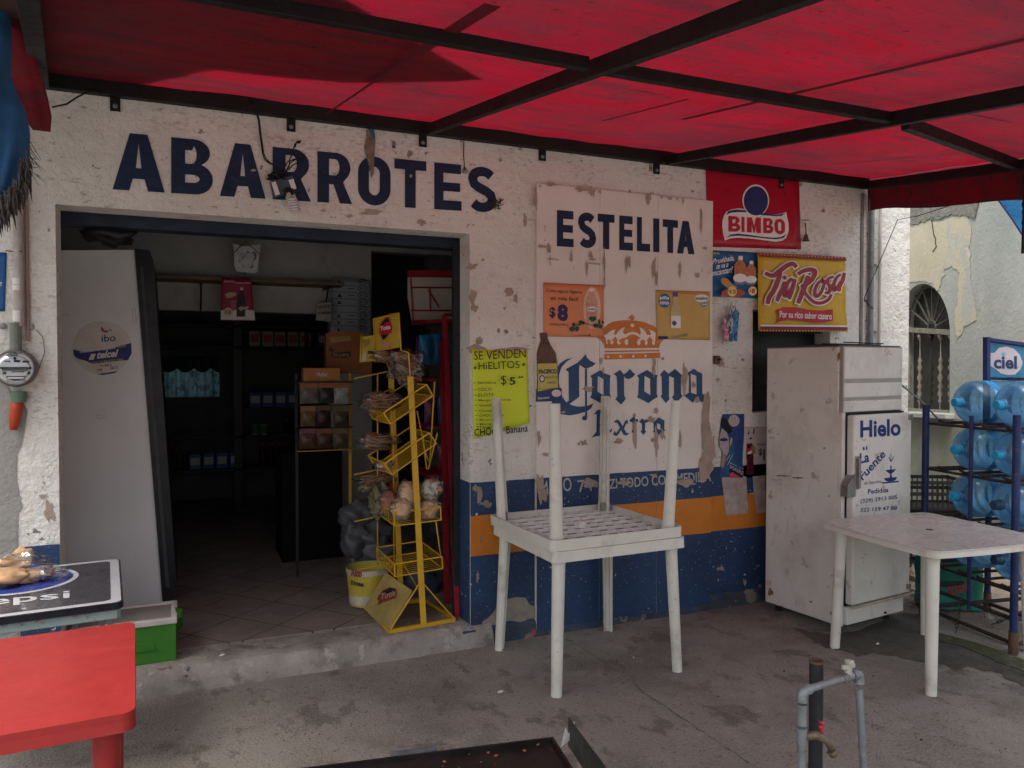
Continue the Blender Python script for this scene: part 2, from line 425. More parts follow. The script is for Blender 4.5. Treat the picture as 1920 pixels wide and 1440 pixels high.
M_conc = mat('worn concrete', (0.30, 0.272, 0.238), 0.92, var=0.14, vs=0.9, bump=2.2, bs=70, layers=(
    ((0.195, 0.176, 0.152), 1.6, 0.47, 0.16, 0.75), ((0.36, 0.33, 0.29), 3.6, 0.56, 0.10, 0.6), ((0.12, 0.105, 0.09), 6.5, 0.57, 0.07, 0.6, (1, .6, 1)),
    ((0.15, 0.10, 0.085), 2.8, 0.60, 0.08, 0.5), ((0.08, 0.07, 0.06), 34, 0.62, 0.05, 0.6), ((0.44, 0.41, 0.37), 80, 0.60, 0.05, 0.55), ((0.09, 0.08, 0.07), 130, 0.58, 0.06, 0.6)))
M_damp = mat('damp concrete', (0.085, 0.078, 0.066), 0.5, var=0.25, vs=5, bump=0.6, bs=90, layers=(((0.05, 0.046, 0.04), 4, 0.50, 0.12, 0.7), ((0.2, 0.18, 0.16), 60, 0.60, 0.05, 0.5)))
M_moss = mat('mossy concrete', (0.055, 0.06, 0.028), 0.9, var=0.35, vs=9, bump=0.7, bs=80, layers=(((0.13, 0.12, 0.10), 25, 0.55, 0.08, 0.8),))
M_dirt = mat('dry dirt', (0.22, 0.18, 0.14), 0.95, var=0.25, vs=5, bump=1.5, bs=30, layers=(((0.36, 0.32, 0.27), 22, 0.6, 0.06, 0.7), ((0.09, 0.075, 0.06), 16, 0.62, 0.05, 0.7)))
M_stone = mat('grey stone', (0.26, 0.24, 0.21), 0.9, var=0.25, vs=15, bump=0.6)
M_crack = mat('dark crack', (0.03, 0.026, 0.023), 0.95)

M_dusty_shaded = mat('dusty shaded underside', (.20, .155, .14), .7, var=.15, vs=9, layers=(((.14, .11, .095), 7, .55, .1, .6),))  # dust tone, darkened further to paint the shade between the ribs
M_rib = mat('white moulded ribs', (.66, .65, .61), .45, var=.05)
# ---------------------------------------------------------------- ground
mb = MB(); mb.grid(lambda a, b: Vector((-40 + 90 * a, -40 + 80 * b, 0)), 40, 40)
tag(mb.build('ground', M_conc), kind='structure')
mb = MB()
dp = [G(1600, 1075), G(1700, 1098), G(1722, 1128), G(1790, 1170), G(1850, 1195), G(1920, 1222), G(2050, 1262), G(2500, 1400), Vector((9, -3.5, 0)), Vector((16, -4, 0)), Vector((16, 12, 0)), Vector((4.6, 12, 0)), Vector((4.6, 0.3, 0))]
mb.poly([p + Vector((0, 0, .005)) for p in dp])
tag(mb.build('dirt_ground', M_dirt), kind='structure')
mb = MB()
dpx = [(1490, 1178), (1560, 1190), (1600, 1185), (1690, 1150), (1720, 1150), (1760, 1200), (1800, 1205), (1850, 1232), (1880, 1250), (1925, 1262), (1925, 1288), (1885, 1272), (1868, 1262), (1838, 1256), (1812, 1252), (1795, 1258), (1762, 1246), (1720, 1240), (1680, 1232), (1640, 1224), (1612, 1232), (1580, 1222), (1548, 1214), (1520, 1200)]
dpx2 = []
for i, p in enumerate(dpx):
    q = dpx[(i + 1) % len(dpx)]
    for k in range(5):
        x = p[0] + (q[0] - p[0]) * k / 5; y = p[1] + (q[1] - p[1]) * k / 5
        dpx2.append((x + 5 * noise.noise(Vector((x * .07, y * .1, 1))), y + 5 * noise.noise(Vector((x * .09, y * .2, 7)))))
mb.pxpoly(GROUND, dpx2, .003)
tag(mb.build('damp_pavement', M_damp), kind='structure')
mb = MB(); mb.pxpoly(GROUND, [(1730, 1180), (1775, 1192), (1835, 1208), (1925, 1240), (1990, 1262), (1990, 1285), (1925, 1262), (1878, 1246), (1845, 1230), (1800, 1212), (1745, 1202)], .0065)
tag(mb.build('mossy_pavement', M_moss), kind='structure')
mb = MB(); mb.box(-40, 50, -30, -4.9, -.2, .012)
tag(mb.build('bounce_road', mat('pale dusty bounce concrete', (.36, .34, .31), .95, var=.15, vs=2, bump=.8, bs=40)), kind='structure')  # unseen pale road added behind the camera to bounce light into the shop
# hairline cracks
mb = MB()
def crack(pts, w=.004):
    P = [GROUND.at(x, y, .005) for x, y in pts]; out = []
    for i in range(len(P) - 1):
        for k in range(6):
            p = P[i].lerp(P[i + 1], k / 6); out.append(p + Vector((rnd.uniform(-.006, .006), rnd.uniform(-.006, .006), 0)))
    for i in range(len(out) - 1):
        t = (out[i + 1] - out[i]).normalized(); n = Vector((-t.y, t.x, 0)); w0 = w * (.25 + rnd.random() * .8)
        mb.add([out[i] - n * w0 / 2, out[i + 1] - n * w0 / 2, out[i + 1] + n * w0 / 2, out[i] + n * w0 / 2], [(0, 1, 2, 3)])
crack([(1190, 1285), (1215, 1305), (1260, 1335), (1320, 1375), (1370, 1410), (1425, 1445)], .005)
crack([(1060, 1200), (1130, 1240), (1190, 1285)], .0025)
crack([(420, 1260), (520, 1300), (640, 1320)], .002)
tag(mb.build('pavement_cracks', M_crack), kind='structure')

# loose grit and litter on the pavement: nobody could count it
mb = MB()
for i in range(230):
    u, v = rnd.uniform(260, 1910), rnd.uniform(1200, 1440)
    p = G(u, v)
    if p.y > -.08: continue
    s = rnd.uniform(.0012, .004) * (2.0 if rnd.random() < .05 else 1)
    mb.blob(p + Vector((0, 0, s * .4)), (s, s * rnd.uniform(.6, 1.2), s * .5), i, .4, 2, 6, 4, m=0 if rnd.random() < .8 else 1)
for i in range(160):
    p = Vector((rnd.uniform(4.5, 6.6), rnd.uniform(-1.4, 1.6), 0))
    s = rnd.uniform(.008, .035)
    mb.blob(p + Vector((0, 0, s * .4)), (s, s * rnd.uniform(.6, 1.2), s * .6), i, .4, 2, 8, 5, m=1)
tag(mb.build('gravel', [M_crack, M_stone]), kind='stuff', label='loose grit and small stones on pavement and dirt', cat='gravel')

# ---------------------------------------------------------------- the shop
DX0, DX1, DZ0, DZ1 = -0.545, 1.53, 0.12, 2.40      # doorway
wx0, wx1 = W(1411, 650).x, W(1556, 650).x
wz0, wz1 = W(1412, 774).z, W(1412, 580).z
TH = 0.17
XR = 5.08
shop = thing('shop_building', 'whitewashed corner grocery shop with navy ABARROTES lettering and wide open doorway', 'shop')
mb = MB()
mb.box(-3.2, DX0, 0, TH, 0, 3.55)
mb.box(DX0, DX1, 0, TH, DZ1, 3.55)
mb.box(DX1, wx0, 0, TH, 0, 3.55)
mb.box(wx0, wx1, 0, TH, wz1, 3.55)
mb.box(wx0, wx1, 0, TH, 0, wz0)
mb.box(wx1, XR, 0, TH, 0, 3.55)
mb.box(XR - TH, XR, TH, 5.4, 0, 3.55)
M_flake = mat('flaked plaster', (0.27, 0.235, 0.19), .95, var=.2, vs=12, bump=1.2, bs=50)
M_residue = mat('glued paper residue', (0.36, 0.31, 0.28), .8, var=.25, vs=14, layers=(((.35, .15, .04), 16, .62, .03, .8),))
# exposed cement at the left and worn patches
edge = [(-160, 700), (8, 705), (20, 735), (38, 745), (52, 770), (48, 800), (40, 835), (32, 850), (31, 900), (38, 935), (42, 950), (34, 962), (33, 1015), (34, 1100), (36, 1300), (-160, 1400)]
mb.pxpoly(WALL, edge, .004, 1)
for i, (x, y, a, b) in enumerate([(868, 470, 5, 9), (884, 500, 10, 6), (886, 555, 6, 14), (889, 578, 7, 9), (955, 548, 8, 9), (966, 560, 4, 8), (898, 638, 6, 7), (893, 655, 18, 8), (984, 412, 4, 12), (790, 417, 9, 5), (695, 398, 22, 5), (606, 395, 5, 3),
                                  (960, 655, 30, 3), (93, 960, 8, 18), (1350, 680, 8, 10), (80, 930, 7, 4), (1345, 712, 4, 4), (905, 488, 3, 3), (1500, 346, 4, 4), (655, 405, 6, 3), (938, 300, 4, 3), (770, 330, 3, 3), (475, 320, 5, 2)]):
    mb.pxpoly(WALL, blotch(x, y, a, b, i), .0035 + i * .00005, 2)
# flaked plaster low on the wall beside the board panel
flake = [(905, 1188), (903, 1165), (912, 1160), (920, 1152), (930, 1140), (945, 1135), (952, 1122), (965, 1119), (985, 1120), (992, 1133), (1000, 1136), (1008, 1148), (1003, 1158), (990, 1160), (975, 1166), (955, 1163), (930, 1170), (918, 1185)]
mb.pxpoly(WALL, flake, .0065, 3)
for i, (x, y, a, b) in enumerate([(1017, 1172, 14, 7), (1400, 1120, 4, 3), (1352, 1065, 4, 5), (1395, 1090, 3, 6), (1346, 1066, 3, 3), (1424, 1098, 3, 3), (1420, 1060, 3, 2), (1330, 1118, 8, 3), (895, 1080, 3, 9), (900, 1010, 2, 7), (897, 930, 5, 16), (890, 915, 4, 6), (912, 945, 9, 5)]):
    mb.pxpoly(WALL, blotch(x, y, a, b, i + 40, 14, .7), .0068 + i * .00005, 3)
# torn poster ghosts across the orange stripe
for q in ([(1352, 895), (1398, 893), (1402, 962), (1360, 966), (1356, 930)], [(1410, 893), (1434, 891), (1434, 960), (1418, 962), (1412, 925)]):
    mb.pxpoly(WALL, q, .007, 4)
front = mb.build('front_wall', [M_wall, M_cement, M_peel, M_flake, M_residue], shop)


# dado and stripe: blue, orange, blue
ZB = (0.0, 0.525, 0.762, 0.957)
BX0, BX1 = W(1003, 1000).x, W(1330, 900).x        # board panel edges
def wavy(x0, x1, zb, zt, d, seed, mm, amp=.006, foot=False):
    n = max(6, int((x1 - x0) / .035)); q = []
    for i in range(n + 1):
        x = x0 + (x1 - x0) * i / n
        q.append(Vector((x, -d, zt + amp * noise.noise(Vector((x * 9, seed, 0))))))
    for i in range(n, -1, -1):
        x = x0 + (x1 - x0) * i / n
        q.append(Vector((x, -d, zb if foot else zb + amp * noise.noise(Vector((x * 9, seed + 1, 0))))))
    mm.prism(q, (0, d - .0002, 0))
for nm, z0, z1, M, sd in (('blue_dado', 0.0, ZB[1], M_navy, 1), ('orange_stripe', ZB[1], ZB[2], M_orange, 2), ('blue_stripe', ZB[2], ZB[3], M_navy, 3)):
    for a, b in ((DX1 + .002, BX0 - .004), (BX1 + .004, XR - .002)):
        mb = MB(); wavy(a, b, z0, z1, .004, sd, mb, foot=(z0 == 0)); mb.build(nm, M, shop)
mb = MB(); wavy(W(36, 1040).x, DX0 - .002, 0, .79, .005, 5, mb, foot=True); mb.build('blue_dado', M_navy, shop)
# returns of the paint inside the right jamb
mb = MB()
mb.box(DX1 - .004, DX1, 0.002, TH, DZ0, ZB[3], 0)
mb.build('jamb_dado', M_navy, shop)
# low worn curb at the foot of the wall
mb = MB()
n = 60
x0, x1 = DX1 + .02, 3.72
for k in range(n):
    a = x0 + (x1 - x0) * k / n; b = x0 + (x1 - x0) * (k + 1) / n
    f = lambda x: (.018 + .01 * noise.noise(Vector((x * 4, 3, 0))), .10 + .018 * noise.noise(Vector((x * 5, 8, 0))))
    (ya, za), (yb, zb) = f(a), f(b)
    mb.add([(a, -ya, 0), (b, -yb, 0), (b, -yb, zb - .02), (a, -ya, za - .02), (a, -.0045, za), (b, -.0045, zb)], [(0, 1, 2, 3), (3, 2, 5, 4)])
mb.build('wall_foot', mat('painted curb', (0.05, 0.06, 0.08), .85, var=.3, vs=6, bump=1.0, bs=40, layers=(
    ((0.22, 0.20, 0.17), 9, .56, .05, .8), ((0.40, 0.08, 0.08), 6, .66, .02, .8), ((0.02, .05, .11), 12, .60, .04, .7))), shop, smooth=False)
# door sill / step
mb = MB()
def sill(a, b):
    x = -0.75 + (1.66 - -0.75) * a
    prof = [(-.045, 0.0), (-.043, .055), (-.030, .085), (-.018, .10), (-.010, .118), (.02, .127), (.09, .124), (TH + .1, .121)]
    i = b * (len(prof) - 1); j = min(int(i), len(prof) - 2); f = i - j
    y = prof[j][0] * (1 - f) + prof[j + 1][0] * f; z = prof[j][1] * (1 - f) + prof[j + 1][1] * f
    w = noise.noise(Vector((x * 5, z * 30, 2))) * .010 + noise.noise(Vector((x * 17, z * 60, 5))) * .006
    sag = -.012 * math.exp(-((x - .6) / .5) ** 2)
    return Vector((x, y - w * (1 if z < .115 else 0), max(0, z + (sag + w * .4 if z > .05 else 0))))
mb.grid(sill, 90, 7)
mb.build('door_sill', mat('worn sill', (0.30, 0.28, 0.25), .9, var=.25, vs=6, bump=1.4, bs=40, layers=(
    ((0.13, .12, .11), 5, .52, .1, .7), ((0.40, .39, .37), 13, .60, .04, .7), ((0.22, 0.03, 0.04), 9, .672, .02, .7, (1, 1, 2)), ((.02, .045, .10), 10, .66, .02, .8))), shop, smooth=True)
mb = MB(); mb.box(1.47, 1.56, -.03, .05, .0, .10); mb.build('sill_end', M_navy, shop, bevel=.01)

# roller shutter head and dark guide posts in the doorway
mb = MB()
mb.bar((DX0 - .1, .25, 2.40), (DX1 + .1, .25, 2.40), .12, .12)
mb.build('shutter_head', mat('shutter head blue', (0.012, 0.020, 0.036), .6, var=.4, vs=5, bump=.3), shop, bevel=.006)
mb = MB()
mb.box(1.492, 1.535, .175, .215, .12, 2.38)
mb.build('door_guide', mat('guide paint', (0.016, 0.018, 0.024), .6, var=.3), shop, bevel=.003)
mb = MB(); mb.blob((-.34, .30, 2.33), (.13, .06, .06), 3, .25, 2); mb.build('shutter_motor', M_black, shop, smooth=True)

# hand-painted name
ft = lambda x: 250 + .0955 * (x - 243); fb = lambda x: 355.5 + .0615 * (x - 212)
mb = MB()
mb.letters('ABARROTES', [(x0, x1, ft, fb) for x0, x1 in ((211, 309), (321, 399), (412, 498), (511, 583), (595, 660), (671, 732), (739, 799), (814, 865), (877, 931))], .335, 0, .004, WALL)
mb.build('name_lettering', M_letter, shop)

# ------------- boarded door with name and beer advertisement
bd = MB()
BZ0, BZ1 = .045, 2.725
bw = (BX1 - BX0)
seams = [0, .335, .665, 1.0]
for i in range(3):
    bd.box(BX0 + bw * seams[i] + .0012, BX0 + bw * seams[i + 1] - .0012, -.022, -.0005, BZ0, BZ1)
bd.box(BX0 + .003, BX1 - .003, -.017, -.0002, BZ0 + .003, BZ1 - .003, 1)
BS = Surf((0, -.022, 0), (0, -1, 0))
# torn and scraped places on the boards
def zp(k0, ox, oy, k, lst, d=.0046):
    for i, (x, y, a, b) in enumerate(lst):
        bd.pxpoly(BS, blotch(ox + x / k, oy + y / k, a / k, b / k, i + k0, 20, .55), d + (i + k0) * .00006, 2)
zp(0, 1010, 640, 5.818, [(545, 518, 66, 24), (1255, 280, 20, 100), (1590, 400, 24, 165), (1688, 478, 20, 36), (1725, 640, 25, 40), (1045, 1010, 20, 160), (1040, 800, 15, 18), (1280, 755, 18, 28), (1225, 850, 50, 32), (1280, 1090, 22, 130), (868, 1088, 50, 26), (490, 1105, 36, 30), (432, 1122, 12, 18), (1350, 1020, 22, 55), (1350, 190, 15, 20), (675, 210, 18, 40), (700, 320, 12, 45), (1540, 1100, 15, 90), (1240, 1075, 20, 22), (265, 770, 26, 12)])
zp(30, 990, 330, 5.486, [(555, 140, 80, 26), (660, 170, 24, 45), (735, 165, 18, 18), (1235, 225, 26, 55), (1370, 220, 10, 20), (1590, 260, 10, 32), (1455, 230, 26, 14), (1530, 240, 8, 14), (235, 92, 50, 18), (75, 240, 16, 120), (130, 728, 44, 18), (208, 750, 18, 48), (640, 815, 20, 34), (600, 930, 12, 70), (1010, 900, 12, 78), (1040, 890, 10, 60), (1290, 950, 18, 110), (1315, 1040, 14, 70), (1560, 950, 12, 70), (1740, 1022, 20, 24), (1775, 480, 10, 130), (1815, 745, 18, 14), (780, 900, 10, 120), (660, 860, 40, 10), (120, 108, 12, 14), (780, 1090, 8, 80), (440, 840, 14, 60)])
zp(60, 860, 680, 4, [(1850, 470, 45, 200), (1850, 800, 55, 120), (1880, 640, 36, 150), (1240, 900, 52, 18), (985, 900, 60, 34), (610, 940, 24, 90), (1690, 900, 60, 24), (1475, 360, 12, 24), (640, 990, 22, 40), (600, 560, 12, 60), (1745, 960, 8, 16), (1455, 842, 30, 12), (590, 880, 16, 50), (650, 685, 18, 14)])
for q in ([(1025, 484), (1047, 486), (1047, 488.5), (1025, 486.5)], [(1102, 492), (1124, 494), (1124, 497), (1102, 495)], [(1029.5, 478), (1031, 478), (1031.5, 498), (1030, 498)]):
    bd.pxpoly(BS, q, .0075, 3)

board = bd.build('board_panel', [M_board, M_crack, M_peel, mat('old tape', (.42, .36, .26), .6)], shop)
for nm, z0, z1, M, sd in (('blue_dado', BZ0, ZB[1], M_navy_flat, 1), ('orange_stripe', ZB[1], ZB[2], M_orange_flat, 2), ('blue_stripe', ZB[2], ZB[3] + .005, M_navy_flat, 3)):
    mb = MB()
    for i in range(3):
        n = 12; a = BX0 + bw * seams[i] + .001; b = BX0 + bw * seams[i + 1] - .001
        top = [Vector((a + (b - a) * k / n, -.0235, z1 + .004 * noise.noise(Vector(((a + (b - a) * k / n) * 9, sd, 0))))) for k in range(n + 1)]
        bot = [Vector((a + (b - a) * k / n, -.0235, z0 + (.004 * noise.noise(Vector(((a + (b - a) * k / n) * 9, sd - 1, 0))) if sd > 1 else 0))) for k in range(n, -1, -1)]
        mb.poly(top + bot)
    mb.build(nm, M, board)
mb = MB()
ft = lambda x: 330 + (350 + .0866 * ((x - 990) * 5.486 - 295)) / 5.486
fb = lambda x: 330 + (724 + .0590 * ((x - 990) * 5.486 - 300)) / 5.486
mb.letters('ESTELITA', [(990 + a / 5.486, 990 + b / 5.486, ft, fb) for a, b in ((296, 468), (512, 700), (716, 888), (937, 1076), (1119, 1254), (1286, 1349), (1383, 1540), (1530, 1710))], .37, 0, .003, BS)
mb.build('name_lettering', M_letter, board)

Zc = zoomed(BS, 1010, 640, 5.818)
mb = MB()
P = lambda pts, d=.003, holes=(): mb.pxpoly(Zc, pts, d, 0, holes)
P([(292, 305), (345, 275), (420, 235), (470, 190), (512, 138), (525, 178), (560, 212), (620, 240), (590, 270), (545, 288), (526, 292), (527, 300), (500, 292), (470, 275), (443, 253), (438, 300), (441, 604), (390, 642), (334, 683), (300, 668), (328, 645), (325, 335)])
P([(370, 180), (300, 222), (245, 285), (220, 365), (217, 440), (228, 520), (257, 605), (300, 668), (334, 683), (370, 700), (430, 712), (503, 708), (503, 768), (430, 792), (340, 808), (240, 796), (170, 745), (140, 660), (130, 560), (150, 430), (180, 320), (230, 240), (300, 195)], .0032)
P([(503, 300), (525, 300), (525, 705), (560, 690), (596, 674), (570, 730), (525, 762), (528, 832), (520, 856), (500, 864), (478, 856), (470, 836), (480, 815), (500, 812), (505, 790)], .0035)
o_out = [(1068, 375), (1120, 345), (1180, 312), (1240, 350), (1295, 370), (1286, 400), (1284, 570), (1298, 605), (1240, 640), (1195, 676), (1130, 640), (1070, 610), (1085, 580), (1092, 400)]
o_in = [(1152, 375), (1150, 545), (1218, 588), (1215, 410)]
P(o_out, .003, [o_in])
sh = lambda q: [(x - 510, y + 3) for x, y in q]
P(sh(o_out), .003, [sh(o_in)])
P([(815, 355), (850, 335), (885, 310), (915, 345), (925, 362), (960, 338), (995, 300), (1020, 335), (1052, 355), (1030, 385), (985, 412), (950, 405), (928, 380), (930, 585), (948, 628), (898, 690), (833, 632), (858, 600), (850, 385)])
P([(1320, 365), (1365, 312), (1415, 352), (1440, 335), (1485, 300), (1562, 370), (1550, 395), (1550, 570), (1566, 600), (1500, 672), (1450, 610), (1475, 580), (1475, 400), (1420, 378), (1418, 600), (1425, 630), (1385, 674), (1328, 600), (1344, 575), (1340, 385)])
P([(1612, 345), (1650, 325), (1690, 298), (1735, 330), (1782, 350), (1783, 570), (1800, 585), (1845, 580), (1810, 630), (1775, 667), (1740, 640), (1722, 603), (1680, 672), (1630, 630), (1585, 590), (1610, 575), (1636, 560), (1638, 380)], .003, [[(1655, 350), (1660, 560), (1722, 580), (1718, 378)]])
# second word
P([(598, 802), (635, 752), (690, 738), (760, 750), (780, 790), (700, 778), (668, 790), (664, 900), (740, 890), (762, 925), (664, 930), (664, 990), (740, 1000), (805, 945), (790, 985), (740, 1032), (670, 1030), (620, 1035), (572, 1052), (600, 1020), (628, 985), (632, 790)])
P([(815, 880), (850, 852), (880, 866), (915, 925), (940, 870), (968, 850), (972, 905), (955, 893), (930, 950), (955, 1000), (990, 1000), (955, 1028), (925, 1020), (895, 965), (875, 1005), (845, 1035), (812, 1018), (825, 975), (845, 1000), (885, 940), (855, 890)])
P([(990, 858), (1020, 830), (1048, 818), (1050, 845), (1083, 850), (1078, 878), (1048, 882), (1050, 960), (1072, 975), (1040, 1005), (1008, 990), (1025, 960), (1020, 882), (992, 878)])
P([(1092, 880), (1125, 840), (1150, 860), (1185, 845), (1202, 872), (1160, 892), (1157, 968), (1172, 985), (1140, 1020), (1108, 985), (1125, 965), (1123, 897)])
P([(1248, 880), (1310, 828), (1370, 865), (1368, 960), (1385, 972), (1340, 985), (1300, 1028), (1278, 1000), (1240, 985), (1257, 968)], .003, [[(1285, 890), (1288, 950), (1326, 968), (1325, 908)]])
mb.build('beer_lettering', M_brand_blue, board)

Zk = zoomed(BS, 1110, 570, 13.09)
mb = MB()
mb.pxpoly(Zk, [(110, 820), (290, 740), (290, 600), (380, 500), (500, 440), (640, 410), (780, 400), (930, 405), (950, 370), (885, 342), (975, 255), (1045, 322), (1012, 405), (1150, 420), (1290, 448), (1400, 500), (1500, 530), (1560, 590), (1600, 700), (1780, 850), (1700, 930), (1650, 1020), (1640, 1078), (310, 1090), (285, 980), (200, 880)], .0030, 0)
mb.pxpoly(Zk, [(303, 1150), (1645, 1128), (1645, 1162), (303, 1190)], .003, 0)
mb.pxpoly(Zk, [(298, 1230), (1668, 1195), (1668, 1330), (300, 1362)], .003, 0)
for x, y, r in ((392, 1294, 30), (695, 1284, 32), (1008, 1282, 32), (1305, 1275, 30), (983, 525, 46)):
    mb.disc(Zk, x, y, r, r, .0036, 1, 16)
mb.pxpoly(Zk, [(280, 740), (330, 765), (400, 700), (470, 655), (568, 618), (525, 745), (580, 752), (560, 800), (480, 880), (520, 940), (490, 1000), (445, 960), (455, 905), (400, 860), (350, 910), (382, 960), (350, 992), (325, 830), (285, 800)], .0036, 1)
mb.pxpoly(Zk, [(580, 752), (650, 660), (720, 600), (800, 562), (750, 680), (770, 725), (820, 745), (900, 700), (1000, 683), (1100, 708), (1178, 765), (1190, 690), (1158, 562), (1240, 615), (1300, 680), (1345, 760), (1440, 760), (1430, 690), (1385, 618), (1480, 660), (1555, 712), (1545, 900), (1530, 1000), (1490, 1002), (1458, 950), (1480, 895), (1415, 800), (1335, 885), (1365, 950), (1330, 1018), (1285, 975), (1300, 915), (1240, 860), (1165, 925), (1185, 975), (1130, 1018), (1088, 950), (1120, 880), (1180, 835), (1120, 785), (1000, 745), (900, 768), (820, 830), (740, 835), (640, 900), (702, 960), (655, 1008), (602, 950), (620, 880), (570, 800)], .0036, 1)
mb.disc(Zk, 840, 935, 45, 75, .0036, 1, 16)
mb.build('crown_emblem', [M_brand_orange, M_board], board)
mb = MB()
mb.text('MAYO', BS, (1014, 929), (1072, 920), (1012, 903), .004, 0, .012)
mb.text('74', BS, (1084, 923), (1111, 921), (1082, 900), .004, 0, .012)
mb.text('ZI TODO CON MEDIDA', BS, (1142, 917), (1333, 902), (1141, 898), .004, 0, .016)
mb.build('stripe_lettering', mat('faded white lettering', (.36, .37, .38), .7, var=.15, layers=(((.03, .05, .1), 50, .60, .02, .9),)), board)
# ------------- window behind the fridge
win = MB()
for k in range(5):
    x = wx0 + (wx1 - wx0) * (k + .5) / 5
    win.bar((x, .09, wz0), (x, .09, wz1), .012, .012)
for k in range(3):
    z = wz0 + (wz1 - wz0) * (k + .7) / 3.4; win.bar((wx0, .078, z), (wx1, .078, z), .01, .012)
wn_ = MB(); wn_.box(wx0 + .001, wx1 - .001, .145, .16, wz0 + .001, wz1 - .001)
wpane = wn_.build('window', mat('dark window board', (.02, .022, .022), .5, var=.3), shop)
win.build('grille', mat('grille paint', (.03, .03, .03), .6), wpane)

# ------------- right end pipes
mb = MB()
for u, r, M in ((1627, .020, 0), (1643, .011, 1)):
    x = W(u, 560).x
    mb.tube([(x, -.028, .9), (x, -.028, 2.9)], r, 12, M)
for v in (497, 622):
    p = W(1643, v); mb.bar(p + Vector((-.03, -.012, 0)), p + Vector((.03, -.012, 0)), .03, .012, 1)
mb.build('conduit_pipe', [M_galv, mat('painted conduit', (.40, .37, .34), .6, var=.2)], shop, smooth=False)
mb = MB(); x = W(1614, 560).x
mb.box(x - .012, x + .012, -.01, -.0005, .96, 2.9)
mb.build('recess_shadow_strip', mat('recess shadow tone', (.20, .18, .16), .8, var=.3, vs=9), shop)  # dark strip standing in for the shadow of a recess beside the pipes

# ------------- inside
fl = MB(); fl.box(-3.0, XR - TH, TH + .09, 5.35, .05, .12)
M_tile = mat('brown floor tile', (0.22, 0.185, 0.165), .45, var=.2, vs=3, brick=dict(rot=R(-42), w=.335, mortar=(.03, .026, .023)), layers=(((.13, .11, .10), 3, .55, .15, .6),))
fl.build('floor', M_tile, shop)
rw = MB()
# rear wall with window hole
q0, q1 = W(299, 745, 5.2), W(411, 672, 5.2)
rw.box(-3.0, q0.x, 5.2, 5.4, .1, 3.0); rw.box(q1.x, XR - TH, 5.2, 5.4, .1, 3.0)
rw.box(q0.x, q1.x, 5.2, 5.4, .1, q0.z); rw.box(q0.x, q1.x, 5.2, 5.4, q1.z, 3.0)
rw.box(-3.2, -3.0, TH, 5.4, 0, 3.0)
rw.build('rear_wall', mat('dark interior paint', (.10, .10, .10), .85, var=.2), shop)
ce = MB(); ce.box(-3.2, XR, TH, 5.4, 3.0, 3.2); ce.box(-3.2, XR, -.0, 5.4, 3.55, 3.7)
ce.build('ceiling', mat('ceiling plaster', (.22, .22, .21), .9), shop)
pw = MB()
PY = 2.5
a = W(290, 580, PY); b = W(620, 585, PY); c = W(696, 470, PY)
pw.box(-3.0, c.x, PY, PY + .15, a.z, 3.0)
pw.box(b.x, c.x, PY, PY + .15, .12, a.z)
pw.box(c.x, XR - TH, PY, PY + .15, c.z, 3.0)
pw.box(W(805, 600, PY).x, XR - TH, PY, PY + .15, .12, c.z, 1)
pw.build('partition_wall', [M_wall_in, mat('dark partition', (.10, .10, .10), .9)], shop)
cur = MB()
def cf(a, b):
    x = q0.x + (q1.x - q0.x) * a; z = q0.z + (q1.z - q0.z) * b
    return Vector((x, 5.17 + .018 * math.sin(a * 46) + .01 * noise.noise(Vector((a * 10, b * 6, 0))), z))
cur.grid(cf, 60, 10)
rwin = MB()
wd = q1.x - q0.x
rwin.bar((q0.x + wd * .33, 5.23, q0.z), (q0.x + wd * .33, 5.23, q1.z), .05, .05)
rwin.bar((q0.x, 5.23, q1.z - .01), (q1.x, 5.23, q1.z - .01), .05, .05)
rwo = rwin.build('rear_window', M_black, shop)
cur.build('curtain', cloth_mat('lace curtain', (.08, .14, .16), (1, 1, 1), .6, layers=(((.03, .05, .06), 14, .5, .05, .8),)), rwo, smooth=True)
cv = MB()
def cvf(a, b):
    x = q0.x + wd * a; drop = .13 + .05 * abs(math.sin(a * 11))
    return Vector((x, 5.14 + .02 * math.sin(a * 40), q1.z + .02 - drop * b))
cv.grid(cvf, 60, 4); cv.build('valance', mat('dark valance', (.03, .045, .05), .8), rwo)
# wall shelf with brackets
sh_ = MB()
s0, s1 = W(286, 516, 2.22), W(646, 517, 2.22)
sh_.box(s0.x, s1.x, 2.22, 2.5, 2.30, 2.325)
shelf = sh_.build('wall_shelf', mat('raw shelf board', (.16, .11, .07), .7, var=.3, vs=8), shop)
for u in (376, 608):
    p = W(u, 530, 2.45); m2 = MB()
    m2.bar((p.x, 2.485, 2.30), (p.x, 2.485, 2.02), .025, .02); m2.bar((p.x, 2.24, 2.285), (p.x, 2.485, 2.285), .02, .02)
    m2.bar((p.x, 2.25, 2.285), (p.x, 2.48, 2.08), .012, .012)
    m2.build('bracket', M_black, shelf)
